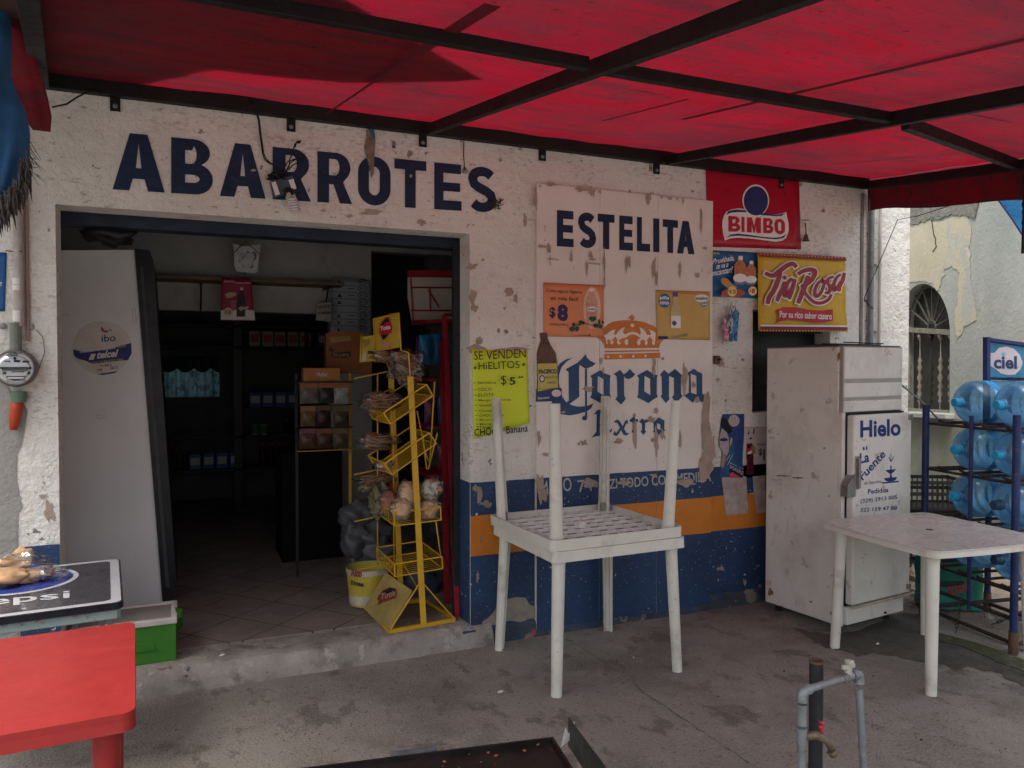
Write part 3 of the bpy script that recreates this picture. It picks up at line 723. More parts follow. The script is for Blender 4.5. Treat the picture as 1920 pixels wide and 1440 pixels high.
# ---------------------------------------------------------------- awning
CAN = Surf((0, 0, 2.985), (0, -.168, 1))
KZ = .168
def cz(x, y): return 2.985 + KZ * y
aw = thing('awning', 'red cloth awning on a black steel frame bolted to the shop wall', 'awning')
def skew(y): return 4.60 + .315 * y           # right edge of the frame
def skl(y): return -.60 - .12 * y
YF = -3.45
mb = MB()
def cl(a, b):
    y = b * YF; x = skl(y) + (skew(y) + .02 - skl(y)) * a
    sag = -.026 * math.sin(PI * ((x - 1.27) / 1.57 % 1)) * math.sin(PI * (abs(y) / 1.93 % 1)) + .008 * noise.noise(Vector((x * 1.3, y * 1.1, 0))) + .006 * noise.noise(Vector((x * 2 + y * 1.5, (y - x * .6) * 7, 3))) + .026 * 0
    return Vector((x, y, cz(x, y) + .022 + sag * (1 if .01 < b < .99 else 0)))
mb.grid(cl, 90, 60)
M_awn = cloth_mat('red awning cloth', (.30, .006, .022), (.85, .7, .75), .36, bump=.5, layers=(
    ((.15, .020, .034), 1.0, .42, .2, .85), ((.09, .022, .030), 2.6, .50, .14, .7, (.5, 2.2, 1)), ((.13, .022, .03), 11, .50, .14, .6, (.35, 2.5, 1)),
    ((.03, .010, .012), 30, .64, .03, .8), ((.035, .010, .012), 5, .65, .03, .7, (.2, 3, 1)), ((.04, .012, .014), 60, .62, .04, .6)))
mb.build('canopy_cloth', M_awn, aw, smooth=True)
# doubled seams of the cloth, and dark strips painting a shadow across it
M_seam_shadow = cloth_mat('red awning seam and shadow', (.13, .010, .02), (1, 1, 1), .3)
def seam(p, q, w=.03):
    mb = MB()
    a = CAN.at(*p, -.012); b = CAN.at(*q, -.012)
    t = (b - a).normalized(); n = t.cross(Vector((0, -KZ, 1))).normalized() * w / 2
    mb.poly([a - n, b - n, b + n, a + n]); mb.build('seam_and_shadow_strip', M_seam_shadow, aw)
seam((1280, 219), (2000, 46)); seam((1560, 305), (1800, 282), .012); seam((776, 96), (925, 0), .05); seam((560, 245), (776, 96), .014); seam((1130, 222), (1290, 180), .016)  # the wide-to-narrow left strips paint a shadow from above; the rest are seams
# a second, folded sheet lying over the left part
dt = MB()
dpx = [(903, 157), (790, 92), (735, 62), (690, 38), (640, 5), (560, -50), (-420, -50), (-420, 160), (95, 158), (250, 168), (330, 150), (400, 131), (520, 142), (640, 153), (780, 157)]
dt.prism([CAN.at(x, y, .035) for x, y in dpx], (0, 0, .006))
one(dt, 'folded_tarp', mat('brown tarp', (.10, .06, .045), .8, var=.2), 'brown folded tarp lying on top of the red awning above the left doorway', 'tarp', CAN.at(600, 100, .035))
# steel
def rafter(p, q, w=.034, h=.056, nm='rafter', off=.030):
    m2 = MB(); a = CAN.at(*p, -off) if len(p) == 2 else Vector(p); b = CAN.at(*q, -off) if len(q) == 2 else Vector(q)
    m2.bar(a, b, w, h); return m2.build(nm, M_steel, aw, bevel=.002, segs=1)
mb = MB(); mb.bar((-.62, -.03, 2.965), (4.60, -.03, 2.965), .05, .075); mb.build('wall_ledger', M_steel, aw, bevel=.002, segs=1)
rafter((1.262, -.055, cz(0, -.055) - .030), (1.262 + .03, YF, cz(0, YF) - .030))
rafter((2.855, -.055, cz(0, -.055) - .030), (2.62 - .16, YF, cz(0, YF) - .030))
rafter((4.575, -.055, cz(0, -.055) - .030), (skew(YF) - .02, YF, cz(0, YF) - .030))
rafter((-.585, -.055, cz(0, -.055) - .030), (skl(YF) + .02, YF, cz(0, YF) - .030), .06)
yp = lambda x: -1.95
rafter((-.40, -1.98, cz(0, -1.98) - .028), (1.235, -1.94, cz(0, -1.94) - .028), .030, .042, 'purlin')
rafter((1.30, -1.93, cz(0, -1.93) - .028), (2.66, -1.93, cz(0, -1.93) - .028), .030, .042, 'purlin')
rafter((2.74, -1.90, cz(0, -1.90) - .030), (4.09, -1.46, cz(0, -1.46) - .030), .034, .052, 'purlin')
rafter((-1.35, YF - .03, cz(0, YF) - .04), (skew(YF), YF - .03, cz(0, YF) - .04), .05, .075, 'front_beam')
for x in (-1.32, skew(YF) - .03):
    m2 = MB(); m2.bar((x, YF - .03, 0), (x, YF - .03, cz(0, YF) - .08), .05, .05, up=(1, 0, 0)); m2.build('post', M_steel, aw)
for u in (216, 547, 795, 1020, 1235, 1470):
    x = W(u, 250, -.03).x
    m2 = MB(); m2.box(x - .022, x + .022, -.012, -.001, 2.865, 2.93)
    br = m2.build('bracket', M_steel, aw)
    m3 = MB(); m3.lathe([(0, .008), (.006, .008), (.011, .003), (.012, 0)], (x, -.012, 2.888), (0, -1, 0), 12); m3.build('bolt', M_galv, br)
# right valance
mb = MB()
def vr(a, b):
    y = .0 + a * YF; x = skew(y) + .03
    drop = (.24 + .02 * noise.noise(Vector((y * 2, 0, 0)))) * b
    return Vector((x + .03 * b * noise.noise(Vector((y * 2.6, b, 4))) + .02 * b, y, cz(x, y) + .03 - drop))
mb.grid(vr, 60, 6)
mb.build('valance', M_awn, aw, smooth=True, solid=.002)
# left valance: drooping end of the cloth
def ribbon(Lc, Rc, ys, nv=16, nu=6, wav=.012, seed=0):
    def at(c, t):
        i = t * (len(c) - 1); j = min(int(i), len(c) - 2); f = i - j
        return c[j][0] * (1 - f) + c[j + 1][0] * f, c[j][1] * (1 - f) + c[j + 1][1] * f
    def fn(a, b):
        l = at(Lc, b); r_ = at(Rc, b); y = ys[0] + (ys[1] - ys[0]) * b
        u = l[0] + (r_[0] - l[0]) * a; v = l[1] + (r_[1] - l[1]) * a
        return W(u, v, y - wav * math.sin(a * 9 + b * 5 + seed))
    return fn
mb = MB()
mb.grid(ribbon([(-120, -60), (-40, 40), (-20, 110), (5, 150), (30, 190), (48, 225), (62, 243)], [(5, -60), (52, 60), (70, 120), (84, 160), (90, 185), (97, 218), (95, 247)], (-1.15, -.12)), 8, 24)
mb.build('valance', M_awn, aw, smooth=True, solid=.002)

# ---------------------------------------------------------------- blue tarps
bt = MB()
ec = [(12, -60), (18, 0), (22, 60), (22, 95), (20, 140), (33, 180), (48, 205), (57, 250), (55, 300), (48, 335), (32, 355), (0, 385), (-40, 410), (-90, 420)]
def btf(a, b):
    i = b * (len(ec) - 1); j = min(int(i), len(ec) - 2); f = i - j
    u = ec[j][0] * (1 - f) + ec[j + 1][0] * f; v = ec[j][1] * (1 - f) + ec[j + 1][1] * f
    uu = -150 + (u + 150) * a
    bul = .16 * math.sqrt(max(0, 1 - (2 * a - 1) ** 2)) if a > .5 else .16
    return W(uu, v, -1.0 - bul - .02 * math.sin(uu * .11 + v * .02) + .015 * noise.noise(Vector((uu * .03, v * .03, 1))))
bt.grid(btf, 24, 40)
M_blue = cloth_mat('blue tarp', (.025, .09, .20), (1, 1, 1), .35, bump=.4, layers=(((.02, .05, .10), 5, .5, .12, .5),))
tl = one(bt, 'hanging_tarp', M_blue, 'blue tarp with a frayed dark hem hanging at the left edge of the awning', 'tarp', W(-20, 300, -1.0), smooth=True)
fr = MB()
for i in range(420):
    t = rnd.random() ** .8
    c = [(53, 290), (50, 330), (36, 352), (10, 378), (-20, 400), (-70, 420)]
    k = t * (len(c) - 1); j = min(int(k), len(c) - 2); f = k - j
    u = c[j][0] * (1 - f) + c[j + 1][0] * f + rnd.uniform(-16, 3); v = c[j][1] * (1 - f) + c[j + 1][1] * f + rnd.uniform(-12, 22)
    y = -1.14 + rnd.uniform(-.03, .03)
    L_ = rnd.uniform(10, 44) ; dx = rnd.uniform(-6, 11)
    a = W(u, v, y); b = W(u + dx * .6, v + L_ * .5, y - .01); c2 = W(u + dx, v + L_, y)
    fr.tube([a, b, c2], [.0045, .003, .0006], 4)
for i in range(14):
    a = W(52 + rnd.uniform(-3, 3), 258 + i * 5, -1.1); b = a + Vector((rnd.uniform(.0, .05), 0, rnd.uniform(-.07, -.02))); fr.tube([a, b], [.0015, .0005], 4)
fr.build('frayed_hem', mat('frayed dark hem', (.05, .045, .042), .9, var=.4, vs=20), tl)

RT = Surf((4.9, -1.1, 2.3), (-.75, -.66, 0))
bt = MB()
ec2 = [(1850, 352), (1872, 376), (1898, 412), (1924, 452), (1990, 540)]
def rtf(a, b):
    i = b * (len(ec2) - 1); j = min(int(i), len(ec2) - 2); f = i - j
    u = ec2[j][0] * (1 - f) + ec2[j + 1][0] * f; v = ec2[j][1] * (1 - f) + ec2[j + 1][1] * f
    top = (1990, 352)
    uu = u + (2100 - u) * a; vv = v + (352 - v) * min(1, a * 3) if b > 0 else v
    return RT.at(uu, vv, .02 * noise.noise(Vector((uu * .02, vv * .05, 2))))
bt.grid(rtf, 24, 12)
t2 = one(bt, 'corner_tarp', cloth_mat('bright blue tarp', (.025, .15, .34), (1, 1, 1), .5, bump=.5, layers=(((.03, .06, .12), 4, .56, .05, .6, (1, 1, 4)),)), 'bright blue tarp corner tied by a ring below the right end of the awning', 'tarp', RT.at(1880, 380), smooth=True)
g = MB()
pr = RT.at(1850, 364, .012)
g.tube([pr + Vector((.016 * math.cos(t * PI / 6), .0, .016 * math.sin(t * PI / 6))) for t in range(13)], .004, 6)
g.build('grommet', M_galv, t2)
e = MB(); e.tube([RT.at(*q, .01) for q in ec2], .006, 6); e.build('hem', mat('dark blue hem', (.012, .03, .10), .6), t2)
g = MB()
p0 = Vector((4.06, -1.44, cz(0, -1.44) - .09))
g.tube([p0, p0.lerp(pr, .5) + Vector((0, 0, -.01)), pr], .003, 5)
tie = W(1620, 560, -.06)
mid = W(1720, 405, -.5)
g.tube([pr, mid, W(1683, 412, -.09), tie], .003, 5)
g.tube([tie, tie + Vector((.05, 0, -.05)), tie + Vector((.09, 0, -.07))], .004, 5)
one(g, 'tie_cord', M_rubber, 'thin cord tying the blue tarp ring to the pipe on the shop corner', 'cord', p0)
g = MB()
p1 = Vector((4.10, -1.50, cz(0, -1.50) - .08))
g.tube([p1, p1 + Vector((.004, 0, -.2)), p1 + Vector((-.002, 0, -.42))], .008, 6)
g.tube([p1 + Vector((.02, 0, -.05)), p1 + Vector((.018, 0, -.3)), p1 + Vector((.03, 0, -.62)), p1 + Vector((.05, 0, -.92))], [.007, .006, .004, .003], 6)
for k in range(5): g.blob(p1 + Vector((.006, 0, -.07 - .045 * k)), (.014, .012, .022), k, .2, 2, 8, 6)
one(g, 'hanging_rope', M_rubber, 'knotted black rope ends hanging from the right corner of the awning frame', 'rope', p1)
# ---------------------------------------------------------------- posters and banners on the wall
def sheet(name, label, cat, surf, quad, M, d=.006, t=.0015, group=None, curl=0.0, nx=14, ny=10, seed=1):
    """a paper or vinyl sheet with its four photo corners tl, tr, br, bl"""
    tl_, tr_, br_, bl_ = [Vector(q) for q in quad]
    mb = MB()
    def fn(a, b):
        q = (bl_ + (br_ - bl_) * a) * (1 - b) + (tl_ + (tr_ - tl_) * a) * b
        dd = d + curl * (abs(noise.noise(Vector((a * 3, b * 3, seed))))) + curl * 1.5 * max(0, a - .85) / .15 * max(0, .3 - b) / .3
        return surf.at(q.x, q.y, dd)
    mb.grid(fn, nx, ny)
    c = (tl_ + br_) / 2
    return one(mb, name, M, label, cat, surf.at(c.x, c.y, d), group, smooth=True, solid=t)

D = .010
def part(owner, name, fn, mats):
    mb = MB(); fn(mb); return mb.build(name, mats, owner)

# red bread banner
o = sheet('banner', 'red vinyl banner reading BIMBO with a white swoosh, high on the wall', 'banner', WALL, ((1322, 311), (1497, 336), (1500, 468), (1327, 463)),
          mat('red vinyl', (.36, .008, .028), .35, var=.06, vs=3), curl=.004)
Zb = zoomed(WALL, 1320, 310, 8.47)
def f(mb):
    mb.pxpoly(Zb, [(300, 800), (340, 740), (420, 703), (520, 690), (600, 695), (650, 715), (760, 745), (900, 770), (1010, 775), (1130, 785), (1220, 770), (1285, 745), (1300, 830), (1325, 930), (1322, 1050), (1290, 1150), (1230, 1200), (1120, 1218), (900, 1190), (700, 1165), (520, 1155), (400, 1165), (312, 1200), (285, 1100), (270, 980), (275, 880)], .0125, 0)
    mb.disc(Zb, 803, 560, 212, 250, .0122, 0, 32)
    mb.disc(Zb, 803, 570, 192, 232, .0135, 1, 32)
    mb.pxpoly(Zb, [(318, 795), (370, 730), (480, 708), (640, 718), (655, 750), (500, 748), (400, 760)], .0142, 1)
    mb.pxpoly(Zb, [(740, 740), (850, 765), (1000, 775), (1130, 790), (1210, 780), (1275, 765), (1210, 810), (1100, 812), (940, 800), (740, 772)], .0142, 1)
    mb.pxpoly(Zb, [(325, 1158), (400, 1105), (520, 1090), (700, 1110), (900, 1140), (1080, 1155), (1200, 1145), (1290, 1100), (1240, 1160), (1120, 1182), (900, 1160), (700, 1138), (520, 1122), (400, 1130)], .0142, 1)
part(o, 'emblem', f, [M_whiteink, M_darkblue_ink])
def f(mb):
    mk = lambda a, b, t0, b0, t1, b1: (1320 + a / 8.47, 1320 + b / 8.47, lambda x, t0=t0, t1=t1, a=a, b=b: 310 + (t0 + (t1 - t0) * ((x - 1320) * 8.47 - a) / (b - a)) / 8.47, lambda x, b0=b0, b1=b1, a=a, b=b: 310 + (b0 + (b1 - b0) * ((x - 1320) * 8.47 - a) / (b - a)) / 8.47)
    mb.letters('BIMBO', [mk(366, 555, 808, 1058, 822, 1062), mk(572, 622, 822, 1062, 830, 1066), mk(660, 882, 832, 1068, 835, 1085), mk(918, 1078, 842, 1080, 850, 1090), mk(1096, 1262, 850, 1092, 862, 1108)], .34, 0, .0148, WALL)
part(o, 'lettering', f, M_redink)

# yellow pastry banner
TS = Surf((0, -.045, 0), (0, -1, 0))
o = sheet('banner', 'yellow vinyl banner reading Tia Rosa hung over the barred window', 'banner', TS, ((1420, 474), (1584, 482), (1586, 621), (1422, 620)),
          mat('yellow vinyl', (.55, .34, .022), .35, var=.10, vs=5), d=.0, curl=.012)
Zt = zoomed(TS, 1280, 440, 5.144)
Zt2 = zoomed(TS, 1280, 440, 5.144)
def f(mb):
    mb.pxpoly(Zt, [(724, 178), (1562, 218), (1562, 258), (726, 215)], .016, 0)
    for i in range(26): mb.disc(Zt, 740 + i * 32.5, 190 + i * 1.55, 7, 6, .0175, 1, 8)
    mb.pxpoly(Zt, [(732, 868), (1572, 878), (1574, 935), (732, 930)], .016, 0)
    mb.pxpoly(Zt, [(732, 868), (1572, 876), (1572, 892), (732, 885)], .0175, 2)
    for i in range(30): mb.disc(Zt, 742 + i * 28.5, 926 + i * .2, 8, 8, .0175, 1, 6)
    mb.pxpoly(Zt, [(885, 855), (912, 800), (890, 730), (960, 702), (1080, 702), (1200, 725), (1320, 735), (1432, 720), (1434, 830), (1350, 850), (1230, 848), (1110, 830), (1000, 822), (920, 838)], .016, 3)
    mb.text('Por su rico sabor casero', Zt, (918, 800), (1420, 822), (918, 735), .018, 2, .022)
part(o, 'trim', f, [mat('maroon ink', (.20, .015, .03), .5), mat('yellow ink', (.6, .4, .05), .5), M_whiteink, mat('red ribbon ink', (.40, .02, .03), .5)])
def strokes(mb, Z, lst, d, m, grow=0):
    for pts, w in lst:
        for i in range(len(pts) - 1):
            pass
        Ls, Rs = [], []
        # smooth the centre line
        sm = []
        for i in range(len(pts) - 1):
            p0 = Vector(pts[max(0, i - 1)]); p1 = Vector(pts[i]); p2 = Vector(pts[i + 1]); p3 = Vector(pts[min(len(pts) - 1, i + 2)])
            for k in range(5):
                t = k / 5; sm.append(.5 * ((2 * p1) + (p2 - p0) * t + (2 * p0 - 5 * p1 + 4 * p2 - p3) * t * t + (3 * p1 - p0 - 3 * p2 + p3) * t ** 3))
        sm.append(Vector(pts[-1]))
        n = len(sm)
        for i, p in enumerate(sm):
            t = (sm[min(n - 1, i + 1)] - sm[max(0, i - 1)]).normalized(); nn = Vector((-t.y, t.x))
            ww = w * (.75 + .25 * math.sin(PI * (i + .8) / (n + .6))) / 2 + grow
            Ls.append(p + nn * ww); Rs.append(p - nn * ww)
        if grow:
            e0 = (sm[1] - sm[0]).normalized() * grow; e1 = (sm[-1] - sm[-2]).normalized() * grow
            Ls[0] -= e0; Rs[0] -= e0; Ls[-1] += e1; Rs[-1] += e1
        for i in range(n - 1): mb.poly([Z.at(q.x, q.y, d) for q in (Ls[i], Ls[i + 1], Rs[i + 1], Rs[i])], m)
        d += .00035
script = [
    ([(775, 372), (850, 400), (920, 350), (990, 300), (1045, 285), (1078, 318)], 44), ([(925, 365), (900, 440), (860, 540), (815, 610), (800, 670)], 46),
    ([(950, 430), (975, 405)], 34), ([(965, 455), (940, 530), (905, 600), (890, 645)], 40),
    ([(1040, 430), (1005, 450), (965, 540), (960, 590), (990, 585), (1030, 520)], 34), ([(1062, 430), (1035, 530), (1005, 625)], 38),
    ([(1190, 400), (1165, 480), (1125, 580), (1092, 665)], 46), ([(1090, 385), (1140, 355), (1210, 340), (1255, 360), (1235, 420), (1190, 470), (1120, 505)], 42),
    ([(1130, 500), (1170, 580), (1240, 650), (1320, 660), (1385, 625), (1412, 578)], 32),
    ([(1330, 440), (1290, 465), (1255, 530), (1255, 590), (1290, 590), (1325, 530), (1345, 460), (1325, 440)], 30),
    ([(1430, 410), (1395, 420), (1370, 455), (1390, 490), (1400, 530), (1380, 565), (1350, 560)], 30),
    ([(1500, 385), (1460, 420), (1430, 490), (1435, 540), (1465, 520), (1500, 450)], 30), ([(1535, 370), (1520, 440), (1490, 500), (1485, 550)], 34)]
part(o, 'letter_outline', lambda mb: strokes(mb, Zt, script, .016, 0, 13), [mat('white letter edge', (.7, .68, .66), .5)])
part(o, 'lettering', lambda mb: strokes(mb, Zt, script, .0215, 0), [mat('crimson ink', (.27, .02, .035), .45)])

# blue bread poster
o = sheet('poster', 'square blue poster of sliced bread with yellow price dots 15 and 8', 'poster', WALL, ((1328, 469), (1421, 474), (1422, 560), (1331, 556)), mat('blue paper', (.02, .13, .30), .4, var=.15, vs=20), curl=.003)
def f(mb):
    mb.text('NUEVA', Zt, (256, 190), (350, 194), (256, 168), D, 0, .02)
    mb.text('¡Pruébala,', Zt, (258, 305), (488, 262), (262, 240), D, 1, .015, .3)
    mb.text('te va a', Zt, (315, 335), (428, 312), (318, 292), D, 1, .015, .3)
    mb.text('encantar!', Zt, (264, 405), (470, 365), (268, 345), D, 1, .015, .3)
part(o, 'lettering', f, [mat('yellow print', (.62, .50, .10), .5), M_whiteink])
def f(mb):
    for cx, cy, s in ((545, 380, 1.0), (650, 400, .85)):
        mb.pxpoly(Zt, [(cx - 58 * s, cy + 90 * s), (cx - 55 * s, cy - 90 * s), (cx - 22 * s, cy - 130 * s), (cx - 16 * s, cy - 170 * s), (cx + 22 * s, cy - 170 * s), (cx + 26 * s, cy - 125 * s), (cx + 56 * s, cy - 85 * s), (cx + 55 * s, cy + 90 * s)], .0095 + .001 * s, 0)
        mb.pxpoly(Zt, [(cx - 18 * s, cy - 135 * s), (cx - 16 * s, cy - 172 * s), (cx + 22 * s, cy - 172 * s), (cx + 24 * s, cy - 130 * s)], .0118, 1)
        mb.disc(Zt, cx - 4, cy + 40 * s, 66 * s, 42 * s, .0125 + .0006 * s, 1); mb.disc(Zt, cx - 4, cy + 78 * s, 58 * s, 30 * s, .0118, 3)
    mb.pxpoly(Zt, [(355, 440), (380, 415), (420, 425), (470, 480), (520, 505), (490, 530), (430, 520), (375, 480)], .0105, 4)
    mb.pxpoly(Zt, [(360, 600), (370, 550), (420, 520), (560, 530), (600, 560), (545, 606)], .0095, 5)
    mb.disc(Zt, 465, 550, 45, 48, .0138, 2); mb.disc(Zt, 662, 545, 40, 44, .0138, 2)
    mb.text('15', Zt, (445, 572), (500, 572), (445, 530), .0148, 6, .03); mb.text('8', Zt, (652, 568), (684, 568), (652, 522), .0148, 6, .03)
    mb.text('$', Zt, (428, 560), (440, 560), (428, 532), .0148, 6, .02); mb.text('$', Zt, (632, 556), (646, 556), (632, 530), .0148, 6, .02)
part(o, 'picture', f, [mat('toast print', (.40, .14, .05), .5, var=.3, vs=40), M_whiteink, mat('price yellow', (.66, .56, .22), .5), mat('blue grey print', (.12, .16, .28), .5), mat('bun print', (.42, .22, .08), .5), mat('tomato print', (.35, .08, .04), .5), M_redink])

# orange water poster
Zo = zoomed(BS, 860, 480, 3.79)
ob = .005
o = sheet('poster', 'orange poster of a litre water bottle priced $8 on the boarded door', 'poster', BS, ((1018, 530), (1131, 535), (1131, 633), (1019, 631)), mat('orange paper', (.62, .23, .11), .5, var=.06, vs=6), d=.006, curl=.002)
def f(mb):
    mb.text('Con agua ligera', Zo, (617, 262), (870, 276), (617, 232), .010, 0, .0); mb.text('es más fácil', Zo, (650, 312), (842, 322), (650, 282), .010, 0, .004)
    mb.text('8', Zo, (697, 462), (772, 466), (697, 342), .010, 1, .055); mb.text('$', Zo, (640, 446), (682, 448), (640, 362), .010, 1, .03)
    mb.text('BOTELLA DE 1L', Zo, (645, 494), (775, 498), (645, 478), .010, 0, .01); mb.text('#bonafont', Zo, (848, 568), (912, 570), (848, 557), .010, 0, .0)
    mb.pxpoly(Zo, [(918, 556), (930, 556), (930, 571), (918, 571)], .010, 0)
part(o, 'lettering', f, [mat('brown print', (.10, .03, .03), .6), mat('plum print', (.035, .025, .09), .6)])
def f(mb):
    mb.disc(Zo, 942, 370, 62, 150, .0092, 2, 24)
    mb.pxpoly(Zo, [(903, 500), (902, 400), (898, 340), (905, 300), (922, 268), (925, 232), (952, 232), (955, 268), (972, 300), (982, 340), (980, 400), (978, 500)], .0105, 0)
    mb.pxpoly(Zo, [(922, 252), (924, 232), (953, 232), (956, 252)], .0112, 4); mb.disc(Zo, 942, 378, 37, 18, .0118, 4, 20); mb.text('bonafont', Zo, (912, 384), (972, 384), (912, 370), .0126, 3, .02)
    mb.pxpoly(Zo, [(905, 345), (979, 345), (980, 352), (904, 352)], .0112, 5); mb.pxpoly(Zo, [(903, 405), (980, 405), (980, 412), (903, 412)], .0112, 5)
    for x, y, a, b in ((812, 488, 12, 14), (800, 520, 18, 18), (835, 518, 14, 20), (862, 472, 16, 14), (880, 476, 12, 10), (945, 448, 26, 18), (990, 468, 9, 18), (965, 496, 20, 14), (998, 500, 18, 14), (1018, 472, 7, 14), (850, 490, 14, 6)):
        mb.pxpoly(Zo, blotch(x, y, a, b, x, 12, .25), .0128, 1)
    mb.pxpoly(Zo, [(790, 505), (880, 470), (1020, 520), (1024, 524), (880, 476), (792, 509)], .0122, 1)
part(o, 'picture', f, [mat('bottle print', (.52, .30, .22), .4, var=.3, vs=30), mat('leaf print', (.015, .06, .03), .5, var=.4, vs=30), mat('glow print', (.70, .42, .30), .5), M_darkblue_ink, M_whiteink, mat('pink print', (.55, .22, .16), .5)])

# yellow water poster (the cartoon figure on it is left out)
o = sheet('poster', 'ochre yellow poster with a slim bottle and round blue piña coco badge', 'poster', BS, ((1229, 544), (1330, 547), (1330, 638), (1231, 636)), mat('ochre paper', (.50, .33, .09), .5, var=.08, vs=8), d=.006, curl=.002)
def f(mb):
    mb.disc(Zo, 1457, 318, 43, 50, .010, 0); mb.text('piña', Zo, (1422, 315), (1490, 318), (1422, 285), .011, 1, .04); mb.text('coco', Zo, (1422, 345), (1488, 347), (1422, 322), .011, 1, .04)
    mb.disc(Zo, 1720, 302, 52, 28, .010, 1, 24); mb.text('bonafont', Zo, (1676, 312), (1764, 312), (1676, 290), .011, 2, .03); mb.disc(Zo, 1738, 345, 25, 16, .010, 0, 16); mb.text('kids', Zo, (1720, 352), (1758, 352), (1720, 335), .011, 1, .03)
    mb.pxpoly(Zo, [(1412, 570), (1480, 570), (1480, 592), (1412, 592)], .010, 2)
part(o, 'lettering', f, [mat('cyan blue print', (.02, .14, .30), .5), M_whiteink, M_darkblue_ink])
def f(mb):
    mb.pxpoly(Zo, [(1503, 512), (1500, 400), (1504, 365), (1516, 345), (1514, 262), (1550, 262), (1548, 345), (1566, 368), (1570, 400), (1572, 516)], .010, 0)
    mb.pxpoly(Zo, [(1516, 290), (1514, 262), (1522, 256), (1544, 256), (1552, 264), (1550, 290)], .0108, 2); mb.pxpoly(Zo, [(1503, 425), (1570, 425), (1572, 512), (1503, 512)], .0108, 1); mb.disc(Zo, 1525, 478, 16, 18, .0116, 2, 16)
    mb.pxpoly(Zo, [(1500, 578), (1560, 562), (1620, 548), (1620, 570), (1580, 575), (1520, 586)], .0100, 3)
part(o, 'picture', f, [mat('pale bottle print', (.48, .38, .20), .4), M_whiteink, mat('violet print', (.06, .07, .25), .5), mat('olive print', (.22, .20, .10), .5)])

# bottle-shaped beer poster
o_pts = [(572, 548), (600, 545), (626, 545), (630, 590), (655, 640), (686, 690), (694, 740), (698, 770), (706, 935), (728, 940), (728, 1030), (545, 1035), (546, 950), (552, 940), (552, 770), (550, 700), (560, 660), (580, 600)]
mb = MB(); mb.prism([Zo.at(x, y, .007) for x, y in o_pts], (0, .0015, 0))
o = one(mb, 'poster', mat('bottle brown print', (.10, .045, .025), .35, var=.5, vs=9), 'cut-out poster of a brown beer bottle with yellow PACIFICO label', 'poster', Zo.at(630, 800, .007))
def f(mb):
    mb.pxpoly(Zo, [(556, 765), (694, 762), (702, 935), (640, 945), (560, 962)], .0085, 0)
    mb.text('PACIFICO', Zo, (565, 838), (692, 836), (565, 805), .0095, 1, .05); mb.text('BALLENA', Zo, (612, 872), (698, 868), (612, 852), .0095, 2, .02); mb.text('CERVEZA', Zo, (625, 908), (690, 905), (625, 895), .0095, 1, .01)
    mb.disc(Zo, 588, 872, 20, 26, .0095, 1, 16); mb.disc(Zo, 588, 872, 13, 18, .0102, 3, 16)
    mb.pxpoly(Zo, [(545, 965), (728, 940), (728, 1030), (545, 1035)], .0082, 4); mb.text('Búscanos', Zo, (560, 1020), (640, 1012), (558, 1002), .0095, 3, .02); mb.disc(Zo, 690, 975, 34, 26, .0092, 5, 20)
    for i in range(8): mb.disc(Zo, 570 + i * 17, 948 - i * 1.5, 4, 4, .0095, 1, 6)
part(o, 'label_print', f, [mat('label yellow', (.46, .40, .09), .5, var=.1, vs=20), M_darkblue_ink, mat('label olive', (.25, .20, .05), .5), mat('pale print', (.5, .5, .55), .5), mat('navy print', (.02, .04, .13), .5), mat('white round print', (.6, .5, .48), .5)])

# neon price list written by hand
o = sheet('handwritten_sign', 'neon yellow card with handwritten SE VENDEN HIELITOS price list beside the doorway', 'sign', WALL, ((884, 655), (988, 658), (992, 793), (888, 823)), mat('neon card', (.56, .66, .035), .6, var=.03, vs=8), curl=.002)
mb = MB()
def f(mb):
    T = lambda s, x0, y0, x1, y1, h, b=.012, sh=0: mb.text(s, Zo, (x0, y0), (x1, y1), (x0 - 2, y0 - h), D, 0, b, sh, jit=.10)
    T('SE VENDEN', 106, 740, 472, 722, 62, -.002); T('HiELITOS', 138, 808, 428, 796, 52, .0); T('*', 104, 808, 124, 806, 26, .02); T('*', 448, 785, 470, 783, 26, .02)
    T('$', 296, 922, 334, 920, 74, -.004); T('5', 358, 916, 400, 914, 54, .015); T('··', 422, 862, 452, 860, 8, .03); T('_', 418, 868, 454, 864, 4, .0)
    for i, s in enumerate(['Jamaica', 'COCO', 'ELOTE', 'Mango con Chile', 'Vainilla', 'Ciruela', 'CHOCOMILK', 'Maracuya', 'Mango', 'Nanchi']):
        y = 912 + (0, 48, 88, 122, 158, 196, 230, 262, 292, 310)[i]
        w = (132, 96, 110, 230, 108, 108, 178, 110, 100, 100)[i]
        T(s, 132 + i * 2, y, 132 + w + i * 2, y - 4 + (0 if i else 4), 22 - (6 if i > 2 else 0), .004)
        T('-', 100 + i * 2, y - 8, 122 + i * 2, y - 9, 3, .02)
    T('CHOCO Banana', 108, 1280, 488, 1248, 52, .012)
part(o, 'handwriting', f, M_ink)

